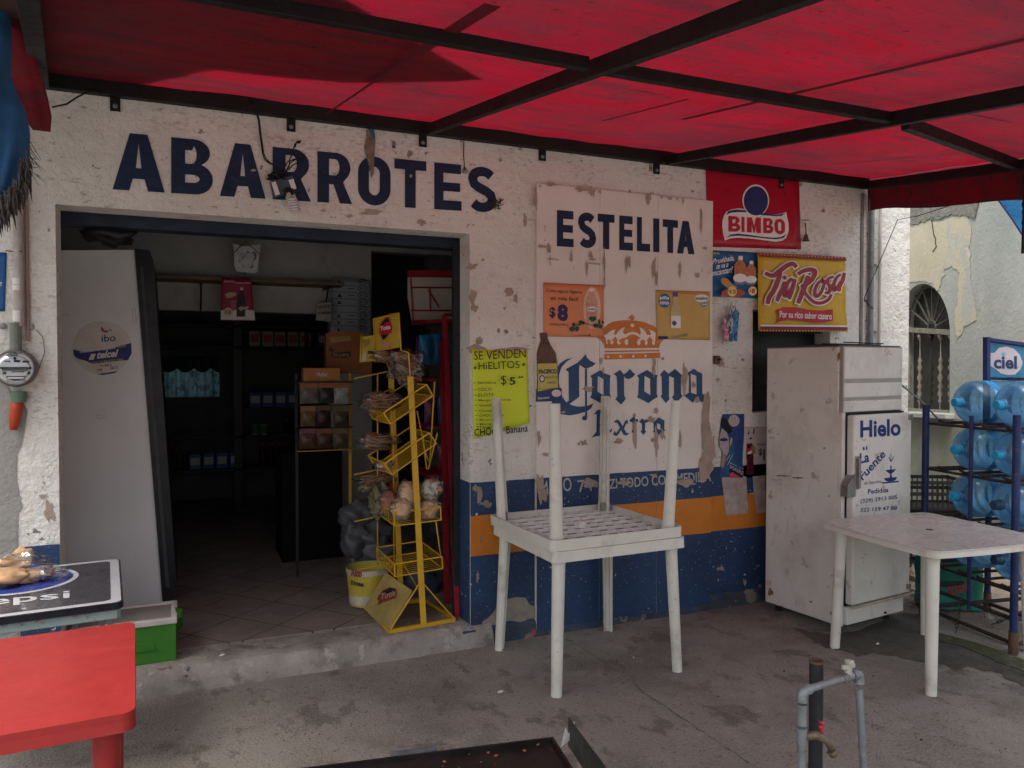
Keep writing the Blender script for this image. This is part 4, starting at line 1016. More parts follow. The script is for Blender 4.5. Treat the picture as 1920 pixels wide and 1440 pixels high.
# torn strip of a cola poster
mb = MB()
Ztl = Zt
mb2 = [(470, 660), (478, 700), (500, 665), (505, 715), (540, 740), (530, 880), (520, 1030), (385, 1030), (390, 940), (382, 900), (392, 790), (408, 790), (420, 850), (430, 780), (455, 760), (450, 700), (462, 655)]
o = one((lambda m: (m.prism([Zt.at(x, y, .006) for x, y in mb2], (0, .001, 0)), m)[1])(MB()), 'torn_poster', mat('torn print', (.02, .05, .13), .5, var=.5, vs=40, layers=(((.5, .46, .43), 30, .52, .03, .9, (1.6, 1, .6)),)),
        'torn strip of a blue and pink drink poster left of the barred window', 'poster', Zt.at(460, 850, .006))
part(o, 'pink_print', lambda m: m.pxpoly(Zt, [(388, 1026), (392, 940), (388, 800), (406, 800), (418, 900), (438, 960), (436, 1026)], .008), mat('torn pink print', (.45, .12, .18), .5, var=.3, vs=40, layers=(((.5, .46, .43), 34, .55, .03, .8),)))
part(o, 'blue_print', lambda m: m.pxpoly(Zt, [(460, 1026), (466, 960), (480, 900), (500, 690), (512, 730), (530, 770), (524, 900), (514, 1026)], .008), mat('torn cyan print', (.02, .20, .42), .5, var=.4, vs=40, layers=(((.02, .02, .05), 40, .52, .03, .8),)))

# football poster and soda price poster behind the fridge
Zs = zoomed(WALL, 1340, 740, 8)
pl = [(112, 292), (435, 288), (432, 560), (415, 830), (410, 1248), (60, 1240), (75, 1180), (80, 1060), (100, 880), (95, 840), (60, 780), (50, 700), (60, 620), (75, 480), (90, 370)]
m_ = MB(); m_.prism([Zs.at(x, y, .006) for x, y in pl], (0, .001, 0))
o = one(m_, 'torn_poster', mat('football poster print', (.022, .055, .19), .4, var=.35, vs=9, layers=(((.01, .16, .22), 5, .52, .15, .6),)), 'torn blue football poster with half a face and a ball, beside the fridge', 'poster', Zs.at(250, 800, .006))
def f(m):
    m.pxpoly(Zs, [(100, 500), (165, 560), (195, 640), (205, 740), (200, 850), (165, 920), (110, 880), (100, 840), (65, 780), (55, 690), (65, 600)], .0085, 0)
    m.pxpoly(Zs, [(62, 668), (110, 645), (178, 655), (180, 690), (120, 700), (64, 690)], .0095, 1)
    m.pxpoly(Zs, [(215, 790), (218, 680), (235, 635), (256, 655), (245, 730)], .0085, 0)
    m.pxpoly(Zs, [(75, 430), (90, 370), (130, 330), (180, 400), (235, 500), (255, 550), (200, 585), (150, 540), (90, 480)], .0088, 2)
    m.pxpoly(Zs, [(80, 1060), (105, 880), (165, 900), (150, 1000), (110, 1110)], .0085, 3)
    m.pxpoly(Zs, [(212, 1110), (410, 1190), (410, 1246), (212, 1246)], .0085, 2); m.pxpoly(Zs, [(212, 1180), (250, 1160), (390, 1246), (212, 1246)], .0095, 4)
part(o, 'picture', f, [mat('pale face print', (.38, .32, .34), .5, var=.2, vs=40), M_darkblue_ink, M_ink, mat('tan tear', (.30, .20, .13), .8), mat('pink streak print', (.5, .06, .14), .5)])
def f(m):
    m.disc(Zs, 275, 390, 82, 88, .0098, 0, 28)
    for a in range(6):
        cx = 275 + 52 * math.cos(a * PI / 3 + .3); cy = 390 + 55 * math.sin(a * PI / 3 + .3)
        m.disc(Zs, cx, cy, 24, 25, .0106, 1, 6); m.disc(Zs, cx, cy, 20, 21, .0112, 0, 6)
    m.disc(Zs, 275, 390, 25, 26, .0106, 1, 6); m.disc(Zs, 275, 390, 20, 21, .0112, 0, 6)
    m.text('MAIRE', Zs, (215, 1105), (412, 1210), (225, 1050), .010, 0, .0)
    strokes(m, Zs, [([(165, 985), (215, 900)], 8), ([(180, 1050), (260, 890)], 8), ([(200, 1010), (320, 1070)], 8), ([(350, 1090), (412, 1110)], 7)], .010, 0)
part(o, 'ball_print', f, [mat('ball print', (.52, .44, .42), .5), mat('ball seam print', (.10, .06, .09), .5)])
o = sheet('poster', 'off-white soda bottle poster priced $12 half hidden behind the fridge', 'poster', WALL, ((1395, 800), (1445, 800), (1445, 895), (1393, 895)), mat('aged paper', (.47, .41, .38), .6, var=.12, vs=12), d=.004)
def f(m):
    m.pxpoly(Zs, [(470, 735), (555, 725), (565, 790), (560, 870), (575, 930), (570, 1010), (582, 1090), (575, 1185), (560, 1200), (480, 1200), (464, 1180), (468, 1080), (475, 1010), (462, 920), (466, 850)], .0075, 0)
    m.pxpoly(Zs, [(468, 800), (545, 795), (545, 880), (480, 895)], .0085, 3); m.pxpoly(Zs, [(478, 868), (540, 830), (540, 880), (480, 895)], .0092, 4)
    m.pxpoly(Zs, [(535, 770), (560, 750), (592, 790), (600, 880), (560, 895), (540, 850)], .0094, 2)
    m.text('$', Zs, (645, 920), (700, 922), (645, 808), .0085, 1, .02); m.text('12', Zs, (715, 985), (835, 987), (715, 815), .0085, 1, .03); m.text('PEPSI', Zs, (628, 765), (780, 765), (628, 730), .0085, 1, .01); m.text('600 ml', Zs, (660, 1100), (775, 1100), (660, 1075), .0085, 1, 0)
    m.pxpoly(Zs, [(480, 590), (500, 530), (508, 590)], .0085, 5); m.pxpoly(Zs, [(560, 590), (575, 500), (585, 500), (583, 590)], .0085, 5); m.pxpoly(Zs, [(605, 485), (638, 480), (636, 492), (608, 494)], .0085, 5); m.pxpoly(Zs, [(512, 640), (548, 640), (545, 665), (512, 670)], .0085, 5)
part(o, 'picture', f, [mat('cola print', (.07, .012, .022), .3, var=.3, vs=40), mat('grey print', (.05, .05, .06), .5), mat('brown tear', (.25, .17, .10), .8), mat('red label print', (.42, .02, .05), .4), M_whiteink, M_darkblue_ink])

# blue poster at the left frame edge
o = sheet('poster', 'plain blue poster cut by the left photo edge, above the electricity meter', 'poster', WALL, ((-60, 470), (13, 474), (9, 584), (-60, 582)), mat('deep blue paper', (.012, .085, .26), .5, var=.1), d=.004)
part(o, 'lettering', lambda m: m.text('Y', WALL, (0, 537), (5, 537), (0, 529), .008, 0, .02), M_whiteink)

# ---------------------------------------------------------------- lamp box, wires and scraps over the doorway
t = thing('lamp_box', 'broken junction box with spiral bulb and bare black wires over the lettering', 'lamp', W(530, 350))
Zl = zoomed(WALL, 480, 230, 7.58)
m = MB()
m.prism([Zl.at(x, y, .045) for x, y in ((198, 870), (500, 790), (560, 985), (250, 1080))], (0, .045, 0)); m.build('box', mat('blue grey box', (.05, .07, .10), .6, var=.3, vs=20), t, bevel=.003)
m = MB(); m.prism([Zl.at(x, y, .05) for x, y in ((205, 880), (262, 865), (325, 1045), (262, 1062))], (0, .004, 0)); m.build('cover_strip', M_paper, t)
m = MB(); m.prism([Zl.at(x, y, .05) for x, y in ((445, 848), (515, 826), (556, 965), (495, 980))], (0, .004, 0)); m.build('cover_strip', M_paper, t)
m = MB(); m.blob(Zl.at(300, 800, .03), (.045, .03, .017), 4, .5, 3); m.blob(Zl.at(450, 1010, .05), (.022, .022, .02), 5, .4, 3); m.build('charred_wiring', M_black, t)
m = MB(); a = Zl.at(440, 1030, .06); b = Zl.at(470, 1110, .06); m.tube([a, b], .012, 12); m.build('bulb_socket', mat('bulb socket', (.35, .30, .22), .5), t, smooth=False)
m = MB(); pts = []
ax0 = Zl.at(480, 1100, .06); ax1 = Zl.at(550, 1310, .06); axd = (ax1 - ax0); sx = Vector((1, 0, .3)).normalized()
for i in range(150):
    t_ = i / 149; r_ = .020 + .005 * math.sin(t_ * PI); pts.append(ax0 + axd * t_ + sx * r_ * math.cos(t_ * 2 * PI * 6) + Vector((0, 1, 0)) * r_ * math.sin(t_ * 2 * PI * 6))
m.tube(pts, .0048, 6); m.build('bulb', mat('white bulb glass', (.62, .60, .62), .25), t, smooth=True)
m = MB()
m.tube([W(466, 186, -.06), W(478, 205, -.05), Zl.at(20, 0, .05), Zl.at(50, 180, .02), Zl.at(75, 330, .012), Zl.at(90, 450, .012), Zl.at(120, 530, .012), Zl.at(180, 580, .012), Zl.at(240, 610, .012), Zl.at(250, 780, .03)], .0032, 6)
m.tube([W(470, 186, -.06), W(481, 206, -.05), Zl.at(35, 0, .05), Zl.at(65, 180, .02), Zl.at(90, 330, .012), Zl.at(105, 440, .012), Zl.at(140, 520, .012), Zl.at(200, 580, .012), Zl.at(260, 620, .012)], .0028, 6)
for q in ([(350, 790), (420, 700), (470, 600), (560, 545), (640, 535)], [(380, 780), (455, 660), (460, 560), (500, 470), (530, 360), (560, 310), (625, 285)], [(360, 720), (430, 590), (530, 545), (660, 545)], [(450, 700), (500, 640), (560, 600)], [(520, 380), (545, 350), (570, 300)]):
    m.tube([Zl.at(x, y, .04 + .01 * (i % 2)) for i, (x, y) in enumerate(q)], .0030, 6)
m.blob(Zl.at(590, 305, .04), (.010, .008, .006), 2, .4); m.blob(Zl.at(540, 350, .04), (.006, .006, .009), 2, .4)
m.build('wire', M_rubber, t, smooth=True)

m = MB(); m.tube([W(98, 201, -.02), W(125, 195, -.05), W(145, 182, -.07), W(165, 172, -.07), W(190, 168, -.05)], .004, 6)
one(m, 'cable', M_rubber, 'short black cable looping under the awning frame at its left end', 'cable', W(140, 185), smooth=True)
m = MB(); m.tube([W(864, 254, -.02), W(870, 262, -.01), W(869, 290, -.008), W(872, 318, -.01)], .003, 5)
for k in range(5): m.tube([W(871, 312, -.01), W(866 + k * 3, 326 - abs(k - 2), -.012)], .0018, 4)
one(m, 'frayed_cord', mat('old cord', (.05, .035, .03), .9), 'frayed dark cord hanging above the E of the painted name', 'cord', W(869, 290))
m = MB(); m.prism([W(x, y, -.012) for x, y in ((687, 243), (700, 240), (704, 262), (702, 292), (701, 325), (697, 334), (693, 315), (687, 292), (683, 275), (687, 258))], (0, .006, 0))
o = one(m, 'torn_cloth', mat('torn brown cloth', (.20, .15, .12), .9, var=.4, vs=25, bump=.5), 'torn brown and blue rag hanging over the O of the painted name', 'cloth', W(695, 280))
part(o, 'blue_scrap', lambda m: m.prism([W(x, y, -.016) for x, y in ((691, 242), (701, 241), (704, 260), (701, 259), (696, 250))], (0, .003, 0)), mat('blue scrap', (.02, .10, .22), .8))
m = MB(); rr_ = random.Random(3)
for i in range(60):
    p = W(929 + rr_.gauss(0, 5), 382 + rr_.gauss(0, 5), -.012); m.tube([p, p + Vector((rr_.uniform(-.018, .018), rr_.uniform(-.012, .006), rr_.uniform(-.018, .018)))], .0022, 4)
one(m, 'wire_tangle', mat('dry twigs', (.07, .05, .035), .95), 'small tangle of dry fibre stuck on the final S of the painted name', 'tangle', W(929, 382))
for i, (u, v, w, h, M, lab) in enumerate(((738, 272, .012, .038, M_galv, 'small metal hanger plate on the wall right of the brown rag'), (975, 268, .014, .085, M_peel, 'rusted strap hanging below the awning beam left of the boarded door'), (1219, 308, .014, .09, M_peel, 'rusted strap hanging below the awning beam above the ESTELITA boards'))):
    p = W(u, v); m = MB(); m.box(p.x - w / 2 * 1.4, p.x + w / 2 * 1.4, -.010, -.001, p.z - h / 2, p.z + h / 2)
    o = one(m, 'metal_strap', M, lab, 'strap', p)
    p2 = MB(); p2.lathe([(0, .005), (.005, .004), (.006, 0)], (p.x, -.010, p.z - h * .3), (0, -1, 0), 10); p2.build('screw', M_black, o)
t = thing('wall_bell', 'small rusty bell on a nail right of the red banner', 'bell', W(1510, 435))
m = MB(); c = W(1511, 452, -.035)
m.lathe([(.001, .05), (.010, .045), (.014, .03), (.018, .012), (.026, 0), (.024, 0)], c, (0, 0, 1), 18); m.build('bell', mat('rusty bell', (.12, .09, .07), .7, metal=.3, var=.4, vs=30), t, smooth=True)
m = MB(); m.tube([W(1510, 420, -.002), W(1510, 418, -.03), W(1511, 430, -.035), c + Vector((0, 0, .05))], .004, 6)
m.tube([W(1498, 412, -.006), W(1506, 413, -.01), W(1519, 413, -.006)], .0025, 5); m.build('hook', M_rust, t)
t = thing('wall_hook', 'rusted socket stub poking out of the wall right of the boards', 'hook', W(1343, 674))
m = MB(); m.box(W(1337, 674).x, W(1347, 674).x, -.02, -.001, W(1343, 682).z, W(1343, 667).z); m.build('plate', M_rust, t, bevel=.003)
m = MB(); m.tube([W(1345, 674, -.015), W(1352, 674, -.03)], .008, 8); m.build('stub', M_black, t)

# electricity meter
t = thing('electricity_meter', 'round glass electricity meter with conduit on the left wall', 'meter', W(33, 690))
mc = W(33, 690); rM = (W(72, 690) - mc).length
m = MB(); x = W(38, 520).x
m.tube([(x, -.03, W(38, 612).z), (x, -.03, 2.75)], .021, 14)
x2 = W(52, 520).x; m.tube([(x2, -.012, W(52, 640).z), (x2, -.012, 2.6)], .008, 8, 1)
m.build('conduit', [mat('weathered pvc', (.33, .29, .27), .7, var=.25, vs=12), mat('pvc shade', (.28, .19, .17), .7)], t)
m = MB(); x = mc.x + .0; m.tube([(x, -.035, mc.z + rM * .9), (x, -.035, W(38, 606).z)], .024, 14); m.build('fitting', mat('greenish fitting', (.17, .19, .16), .6, var=.3), t)
for dx in (-1, 1):
    m = MB(); m.lathe([(0, .012), (.013, .010), (.015, 0)], (x + dx * .055, -.002, W(38, 612).z), (0, -1, 0), 10); m.build('lug', M_galv, t)
m = MB(); m.lathe([(rM * 1.03, 0), (rM * 1.05, .04), (rM * 1.0, .075), (rM * .92, .085), (rM * .9, .06)], (mc.x, 0, mc.z), (0, -1, 0), 40); m.build('ring', mat('meter ring', (.16, .13, .13), .4, metal=.5, var=.3), t, smooth=True)
m = MB(); m.lathe([(0, .062), (rM * .91, .062)], (mc.x, 0, mc.z), (0, -1, 0), 36)
face = m.build('face', mat('meter face', (.56, .58, .60), .5, var=.1, vs=30), t)
MF = Surf((0, -.0635, 0), (0, -1, 0))
def f(m):
    for (x0, x1, y0, y1) in ((-8, 60, 688, 692), (12, 48, 705, 715), (8, 20, 676, 679), (26, 38, 675, 679), (42, 54, 676, 680), (16, 30, 660, 664), (36, 48, 658, 662), (22, 46, 696, 698), (5, 12, 697, 702), (52, 57, 697, 702)):
        m.pxpoly(MF, [(x0, y0), (x1, y0), (x1, y1), (x0, y1)], .0, 0)
    m.pxpoly(MF, [(14, 707), (46, 707), (46, 710), (14, 710)], .0012, 1)
    m.text('CFE', MF, (20, 668), (34, 668), (20, 662), .0008, 0, .02); m.disc(MF, 28, 672, 3, 3, .0012, 0, 10)
    m.box(mc.x - .05, mc.x + .05, -.07, -.0645, mc.z - .012, mc.z + .0)
m = MB(); f(m); m.build('dial_print', [M_black, M_whiteink], face)
m = MB(); m.lathe([(rM * .9, .07), (rM * .86, .105), (rM * .72, .128), (rM * .4, .140), (0, .142)], (mc.x, 0, mc.z), (0, -1, 0), 32); m.build('glass_dome', film_mat('meter glass', (.93, .95, .96), .04, .03), t, smooth=True)
m = MB(); c = W(35, 742, -.03); m.tube([c + Vector((0, 0, .02)), c + Vector((0, 0, -.03))], [.034, .030], 16); m.build('lower_fitting', mat('green fitting', (.10, .16, .11), .6), t)
m = MB(); m.tube([W(33, 750, -.03), W(30, 770, -.035), W(27, 790, -.03), W(25, 806, -.03)], [.026, .024, .022, .014], 10); m.build('cable_sleeve', mat('orange sleeve', (.40, .055, .02), .6, var=.2), t, smooth=True)
m = MB(); m.tube([W(68, 618, -.01), W(80, 632, -.008), W(84, 660, -.008), W(70, 700, -.01)], .0015, 5); m.build('seal_wire', M_rubber, t)
m = MB(); m.tube([W(10, 470, -.02), W(28, 472, -.04), W(42, 471, -.055)], .002, 5); m.build('tie_wire', M_rubber, t)
m = MB()
for y0, y1 in ((523, 535), (536, 546), (583, 604)): 
    m.tube([(W(34, 560).x + .004, -.031, W(34, y1).z), (W(34, 560).x + .004, -.031, W(34, y0).z)], .0215, 14)
m.build('sticker', M_paper, t)
# ---------------------------------------------------------------- plastic tables
def outline(L, Wd, r, bow=0.0, n=8, m=10):
    pts = []
    for cx, cy, a0 in ((L / 2 - r, Wd / 2 - r, 0), (-L / 2 + r, Wd / 2 - r, 90), (-L / 2 + r, -Wd / 2 + r, 180), (L / 2 - r, -Wd / 2 + r, 270)):
        for i in range(n + 1):
            a = R(a0 + 90 * i / n); pts.append(Vector((cx + r * math.cos(a), cy + r * math.sin(a), 0)))
    if bow:
        out = []
        for i, p in enumerate(pts):
            q = pts[(i + 1) % len(pts)]; k = 12 if (q - p).length > L * .4 else 1
            for j in range(k): out.append(p.lerp(q, j / k))
        pts = [Vector((p.x * (1 + bow * (1 - (2 * p.y / Wd) ** 2)), p.y * (1 + bow * (1 - (2 * p.x / L) ** 2)), 0)) for p in out]
    return pts
def scaled(pts, ins):
    mx = max(p.x for p in pts); my = max(p.y for p in pts)
    return [Vector((p.x * (mx - ins) / mx, p.y * (my - ins) / my, 0)) for p in pts]

def plastic_table(name, L, Wd, H, Mt, Ml, bow=0.0, corner=.03, leg_r=.034, rim=.055, ins=.062, splay=.022, groove=True, tile=.012):
    t = thing(name, None, 'table')
    O = outline(L, Wd, corner, bow); I = scaled(O, .007)
    mb = MB()
    mb.prism([p + Vector((0, 0, H - tile)) for p in O], (0, 0, tile), 0)
    n = len(O)
    vs = [p + Vector((0, 0, H - tile)) for p in O] + [p * 1.004 + Vector((0, 0, H - rim)) for p in O] + [p + Vector((0, 0, H - rim)) for p in I] + [p + Vector((0, 0, H - tile)) for p in I]
    fs = []
    for i in range(n):
        j = (i + 1) % n
        for a in (0, 1, 2): fs.append((a * n + i, a * n + j, (a + 1) * n + j, (a + 1) * n + i))
    vs = [Vector((v.x, v.y, v.z - .0002)) for v in vs]
    mb.add(vs, fs, 1)
    mb.build('tabletop', [Mt, Ml], t, bevel=.004, segs=2)
    if groove:
        d_ = MB(); d_.poly([p + Vector((0, 0, H - tile - .0006)) for p in scaled(O, .012)]); d_.build('underside', M_dusty_shaded, t)
    g = MB()
    k = 8
    for i in range(1, k):
        x = -L / 2 + L * i / k; g.box(x - .0025, x + .0025, -Wd / 2 + .012, Wd / 2 - .012, H - tile - .017, H - tile - .0004)
        y = -Wd / 2 + Wd * i / k; g.box(-L / 2 + .012, L / 2 - .012, y - .0025, y + .0025, H - tile - .0175, H - tile - .0006)
    g.tube([(0, 0, H - tile - .040), (0, 0, H - tile - .001)], .024, 16)
    g.build('rib_grid', M_rib if Ml is M_white_pl else Ml, t)
    for sx in (-1, 1):
        for sy in (-1, 1):
            a = Vector((sx * (L / 2 - ins), sy * (Wd / 2 - ins), H - tile - .002)); b = Vector((sx * (L / 2 - ins + splay), sy * (Wd / 2 - ins + splay), 0))
            base = math.atan2(sy, sx)
            def ring(c, r, th):
                half = 140 if groove else 179.5
                o = [c + Vector((math.cos(base + R(d)), math.sin(base + R(d)), 0)) * r for d in [-half + 2 * half * q / 20 for q in range(21)]]
                i_ = [c + Vector((math.cos(base + R(d)), math.sin(base + R(d)), 0)) * (r - th) for d in [half - 2 * half * q / 20 for q in range(21)]]
                return o + i_
            lm = MB()
            def ext(c0, c1, r0, r1, th):
                A = ring(c0, r0, th); B = ring(c1, r1, th); m_ = len(A)
                lm.add(A + B, [(q, (q + 1) % m_, (q + 1) % m_ + m_, q + m_) for q in range(m_)] +
                       [(q, q + 1, m_ - 2 - q, m_ - 1 - q) for q in range(20)] + [(q + 1 + m_, q + m_, 2 * m_ - 1 - q, 2 * m_ - 2 - q) for q in range(20)])
            col = a.lerp(b, .085)
            ext(a, col, leg_r * 1.10, leg_r * 1.05, .005)
            ext(col, b, leg_r, leg_r * .82, .004)
            if groove:
                inn = Vector((-sx, -sy, 0)).normalized()
                for s_ in (-1, 1):
                    side = Vector((-inn.y, inn.x, 0)) * s_
                    r0 = leg_r; r1 = leg_r * .82
                    p0 = col + inn * r0 * .76 + side * r0 * .62; p1 = b + inn * r1 * .76 + side * r1 * .62
                    q0 = col + inn * r0 * .1 + side * r0 * .35; q1 = b + inn * r1 * .1 + side * r1 * .35
                    lm.add([p0, p1, q1, q0], [(0, 1, 2, 3)])
                w0 = col + inn * leg_r * .1; w1 = b + inn * leg_r * .08
                sd = Vector((-inn.y, inn.x, 0)) * leg_r * .36
                lm.add([w0 - sd, w0 + sd, w1 + sd, w1 - sd], [(0, 1, 2, 3)])
            else:
                lm.add(ring(b, leg_r * .82, .004)[:21], [tuple(range(21))])
            lm.build('leg', Ml, t, smooth=False, auto=35)
    return t
# the pair stacked face to face before the boards
t1 = plastic_table('plastic_table', .80, .75, .725, M_white_pl, M_white_pl, ins=.06, splay=.028)
tag(t1, 'white plastic table standing upright before the ESTELITA boards, carrying an upturned one', 'table', 'white plastic tables stacked face to face')
t2_ = copy_tree(t1)
tag(t2_, 'white plastic table turned upside down, legs in the air, on another table', 'table')
t1.location = (2.045, -.452, 0); t1.rotation_euler = (0, 0, R(2))
t2_.location = (2.030, -.447, 1.452); t2_.rotation_euler = (PI, 0, R(2.6))
t3 = plastic_table('plastic_table', .80, .80, .735, M_white_top, M_white_pl, bow=.045, corner=.05, leg_r=.033, rim=.036, ins=.085, splay=.022, groove=False)
tag(t3, 'stained white plastic table with bowed edges in front of the fridge', 'table')
t3.location = (3.775, -1.225, 0); t3.rotation_euler = (0, 0, R(-5))
m = MB(); m.lathe([(0, .0012), (.018, .0012), (.020, .0004)], (0.0, 0.0, .735), (0, 0, 1), 18); m.build('parasol_hole', M_ink, t3)
m = MB()
for cx, cy, r_, a0, a1 in ((-.12, -.2, .07, 200, 330), (-.18, -.02, .06, 20, 120)):
    n = 20; pts = []
    for i in range(n + 1):
        a = R(a0 + (a1 - a0) * i / n); pts.append((cx + r_ * math.cos(a), cy + r_ * math.sin(a)))
    for i in range(n): 
        p, q = Vector((*pts[i], .7358)), Vector((*pts[i + 1], .7358)); c = Vector((cx, cy, .7358))
        m.poly([p, q, q.lerp(c, .06), p.lerp(c, .06)])
m.build('cup_ring', mat('dried ring', (.62, .58, .56), .4), t3)
t4 = plastic_table('plastic_table', .80, .80, .72, M_red_pl, M_red_pl, bow=.0, corner=.035, leg_r=.036, rim=.05, ins=.072, splay=.0, groove=False, tile=.02)
tag(t4, 'bright red plastic table at the left front corner', 'table')
t4.location = (-.545, -1.56, 0); t4.rotation_euler = (0, 0, R(3))

# ---------------------------------------------------------------- printed metal table
PT = Surf((0, 0, .742), (0, 0, 1))
ang = R(4.7); cs, sn = math.cos(ang), math.sin(ang)
t = thing('folding_table', 'metal folding table with black cola print top against the left wall', 'table', (-.62, -.58, 0))
ctr = Vector((-.620, -.60, 0))
def loc(x, y, z): return ctr + Vector((x * cs - y * sn, x * sn + y * cs, z))
O = [Vector((p.x * cs - p.y * sn, p.x * sn + p.y * cs, 0)) + ctr for p in outline(.75, .75, .035)]
m = MB(); m.prism([p + Vector((0, 0, .715)) for p in O], (0, 0, .025)); m.build('tabletop', mat('black edge', (.012, .013, .018), .3, var=.3), t, bevel=.006)
O2 = [Vector((p.x * cs - p.y * sn, p.x * sn + p.y * cs, 0)) + ctr for p in outline(.735, .735, .03)]
O3 = [Vector((p.x * cs - p.y * sn, p.x * sn + p.y * cs, 0)) + ctr for p in outline(.665, .665, .025)]
m = MB(); m.poly([p + Vector((0, 0, .7412)) for p in O2]); m.build('printed_border', mat('grey print border', (.34, .34, .36), .6, var=.08), t)
m = MB(); m.poly([p + Vector((0, 0, .7420)) for p in O3]); m.build('printed_face', mat('black print', (.035, .035, .042), .22, var=.3, vs=12), t)
Zp = zoomed(PT, 0, 1000, 7.2)
m = MB()
el = lambda cx, cy, rx, ry, n=40: [(cx + rx * math.cos(2 * PI * i / n), cy + ry * math.sin(2 * PI * i / n)) for i in range(n)]
ce_ = Vector((-.624, -.4715, 0))
def e3(rx, ry, z, n=48):
    return [Vector((ce_.x, ce_.y, z)) + Vector((rx * math.cos(2 * PI * i / n), ry * math.sin(2 * PI * i / n), 0)) for i in range(n)]
m.poly(e3(.207, .207, .7427), 0); m.poly(e3(.186, .186, .7433), 1); 
m.text('pepsi', Zp, (-560, 1042), (945, 905), (-560, 912), .0010, 0, .012)
m.build('logo_print', [mat('silver print', (.42, .43, .46), .3), mat('blue swirl print', (.025, .04, .20), .25, var=.2)], t)
Mr_ = mat('rusty turquoise tube', (.20, .26, .25), .7, var=.15, vs=12, layers=(((.14, .055, .03), 14, .56, .06, .8), ((.05, .03, .025), 26, .62, .03, .6)))
m = MB()
zr = .695
c4 = [loc(-.355, -.355, zr), loc(.355, -.355, zr), loc(.355, .355, zr), loc(-.355, .355, zr)]
for i in range(4): m.bar(c4[i], c4[(i + 1) % 4], .022, .036)
m.build('frame', Mr_, t, bevel=.004)
for x, y, x2, y2 in ((.33, -.33, .30, .30), (-.33, -.33, -.30, .30)):
    m = MB(); m.tube([loc(x, y, zr - .01), loc(x2, y2, 0)], .011, 8); m.build('leg', Mr_, t)
    m = MB(); m.tube([loc(x2 * .97, y2, zr - .01), loc(x * .97, y, 0)], .011, 8); m.build('leg', Mr_, t)

# bread in a clear bag
t = thing('bread_bag', 'clear plastic bag of sweet bread rolls lying on the folding table', 'bread', PT.at(45, 1090))
Mbread = mat('bread crust', (.46, .28, .14), .75, var=.3, vs=12, layers=(((.52, .38, .22), 9, .52, .12, .8),), bump=.3)
Mbread2 = mat('brown bread crust', (.30, .11, .045), .7, var=.3, vs=14)
for i, (u, v, z, r, s, M) in enumerate(((10, 1090, .785, (.075, .05, .033), 1, Mbread), (52, 1085, .768, (.062, .05, .030), 2, Mbread), (28, 1070, .81, (.055, .04, .036), 3, Mbread), (44, 1058, .835, (.035, .03, .032), 7, Mbread), (86, 1078, .765, (.036, .03, .024), 4, Mbread2), (-35, 1085, .785, (.07, .05, .04), 5, Mbread))):
    c = Surf((0, 0, z), (0, 0, 1)).at(u, v - (z - .742) * 210)
    m = MB(); m.blob(c, r, s, .25, 1.5, 24, 14, flat=.745); m.build('bread', M, t, smooth=True)
m = MB()
c = Surf((0, 0, .80), (0, 0, 1)).at(20, 1066)
m.blob(c, (.16, .10, .060), 11, .22, 2.2, 48, 24, flat=.7445); m.blob(c + Vector((.15, -.02, -.03)), (.06, .05, .022), 12, .3, 3, 24, 12, flat=.7445)
m.build('plastic_wrap', film_mat('crinkled film', (.95, .95, .95), .22, .02, .04, (.6, .6, .6), bump=.5, bs=22), t, smooth=True)

# green ice chest
t = thing('ice_chest', 'green plastic ice chest with white rim on the door sill', 'cooler', (-.28, .25, .125))
x0, x1, y0, y1, zb, zt = -.515, -.045, .085, .40, .126, .335
def hollow(mb, x0, x1, y0, y1, z0, z1, th, m=0, fl=.02):
    mb.box(x0, x1, y0, y0 + th, z0, z1, m); mb.box(x0, x1, y1 - th, y1, z0, z1, m); mb.box(x0, x0 + th, y0 + th, y1 - th, z0, z1, m); mb.box(x1 - th, x1, y0 + th, y1 - th, z0, z1, m); mb.box(x0 + th, x1 - th, y0 + th, y1 - th, z0, z0 + fl, m)
m = MB(); hollow(m, x0, x1, y0, y1, zb, zt - .02, .02); m.box(x0 + .05, x1 - .10, y0 - .004, y0, .19, .235)
Mg = mat('green plastic', (.04, .17, .022), .4, var=.1, vs=8)
m.build('body', Mg, t, bevel=.008)
m = MB(); hollow(m, x0 - .006, x1 + .006, y0 - .006, y1 + .006, zt - .019, zt + .012, .030, 0, .012); m.build('rim', mat('worn white rim', (.50, .47, .44), .5, var=.15, vs=12), t, bevel=.006)
m = MB(); m.box(x0 + .025, x1 - .025, y0 + .025, y1 - .025, zt - .012, zt + .001); m.build('lid', mat('grey lid', (.26, .23, .21), .6, var=.15), t)
m = MB(); m.prism([(x1 + .001, y0 + .09, zt - .02), (x1 + .028, y0 + .11, zt - .03), (x1 + .028, y1 - .11, zt - .10), (x1 + .001, y1 - .09, zt - .13)], (0, 0, .05)); m.build('handle', Mg, t, bevel=.006)
m = MB(); m.text('Coleman', Surf((0, y0 - .004, 0), (0, -1, 0)), (270, 1226), (302, 1222), (270, 1217), .0015); m.build('embossing', mat('green emboss', (.03, .17, .02), .4), t)

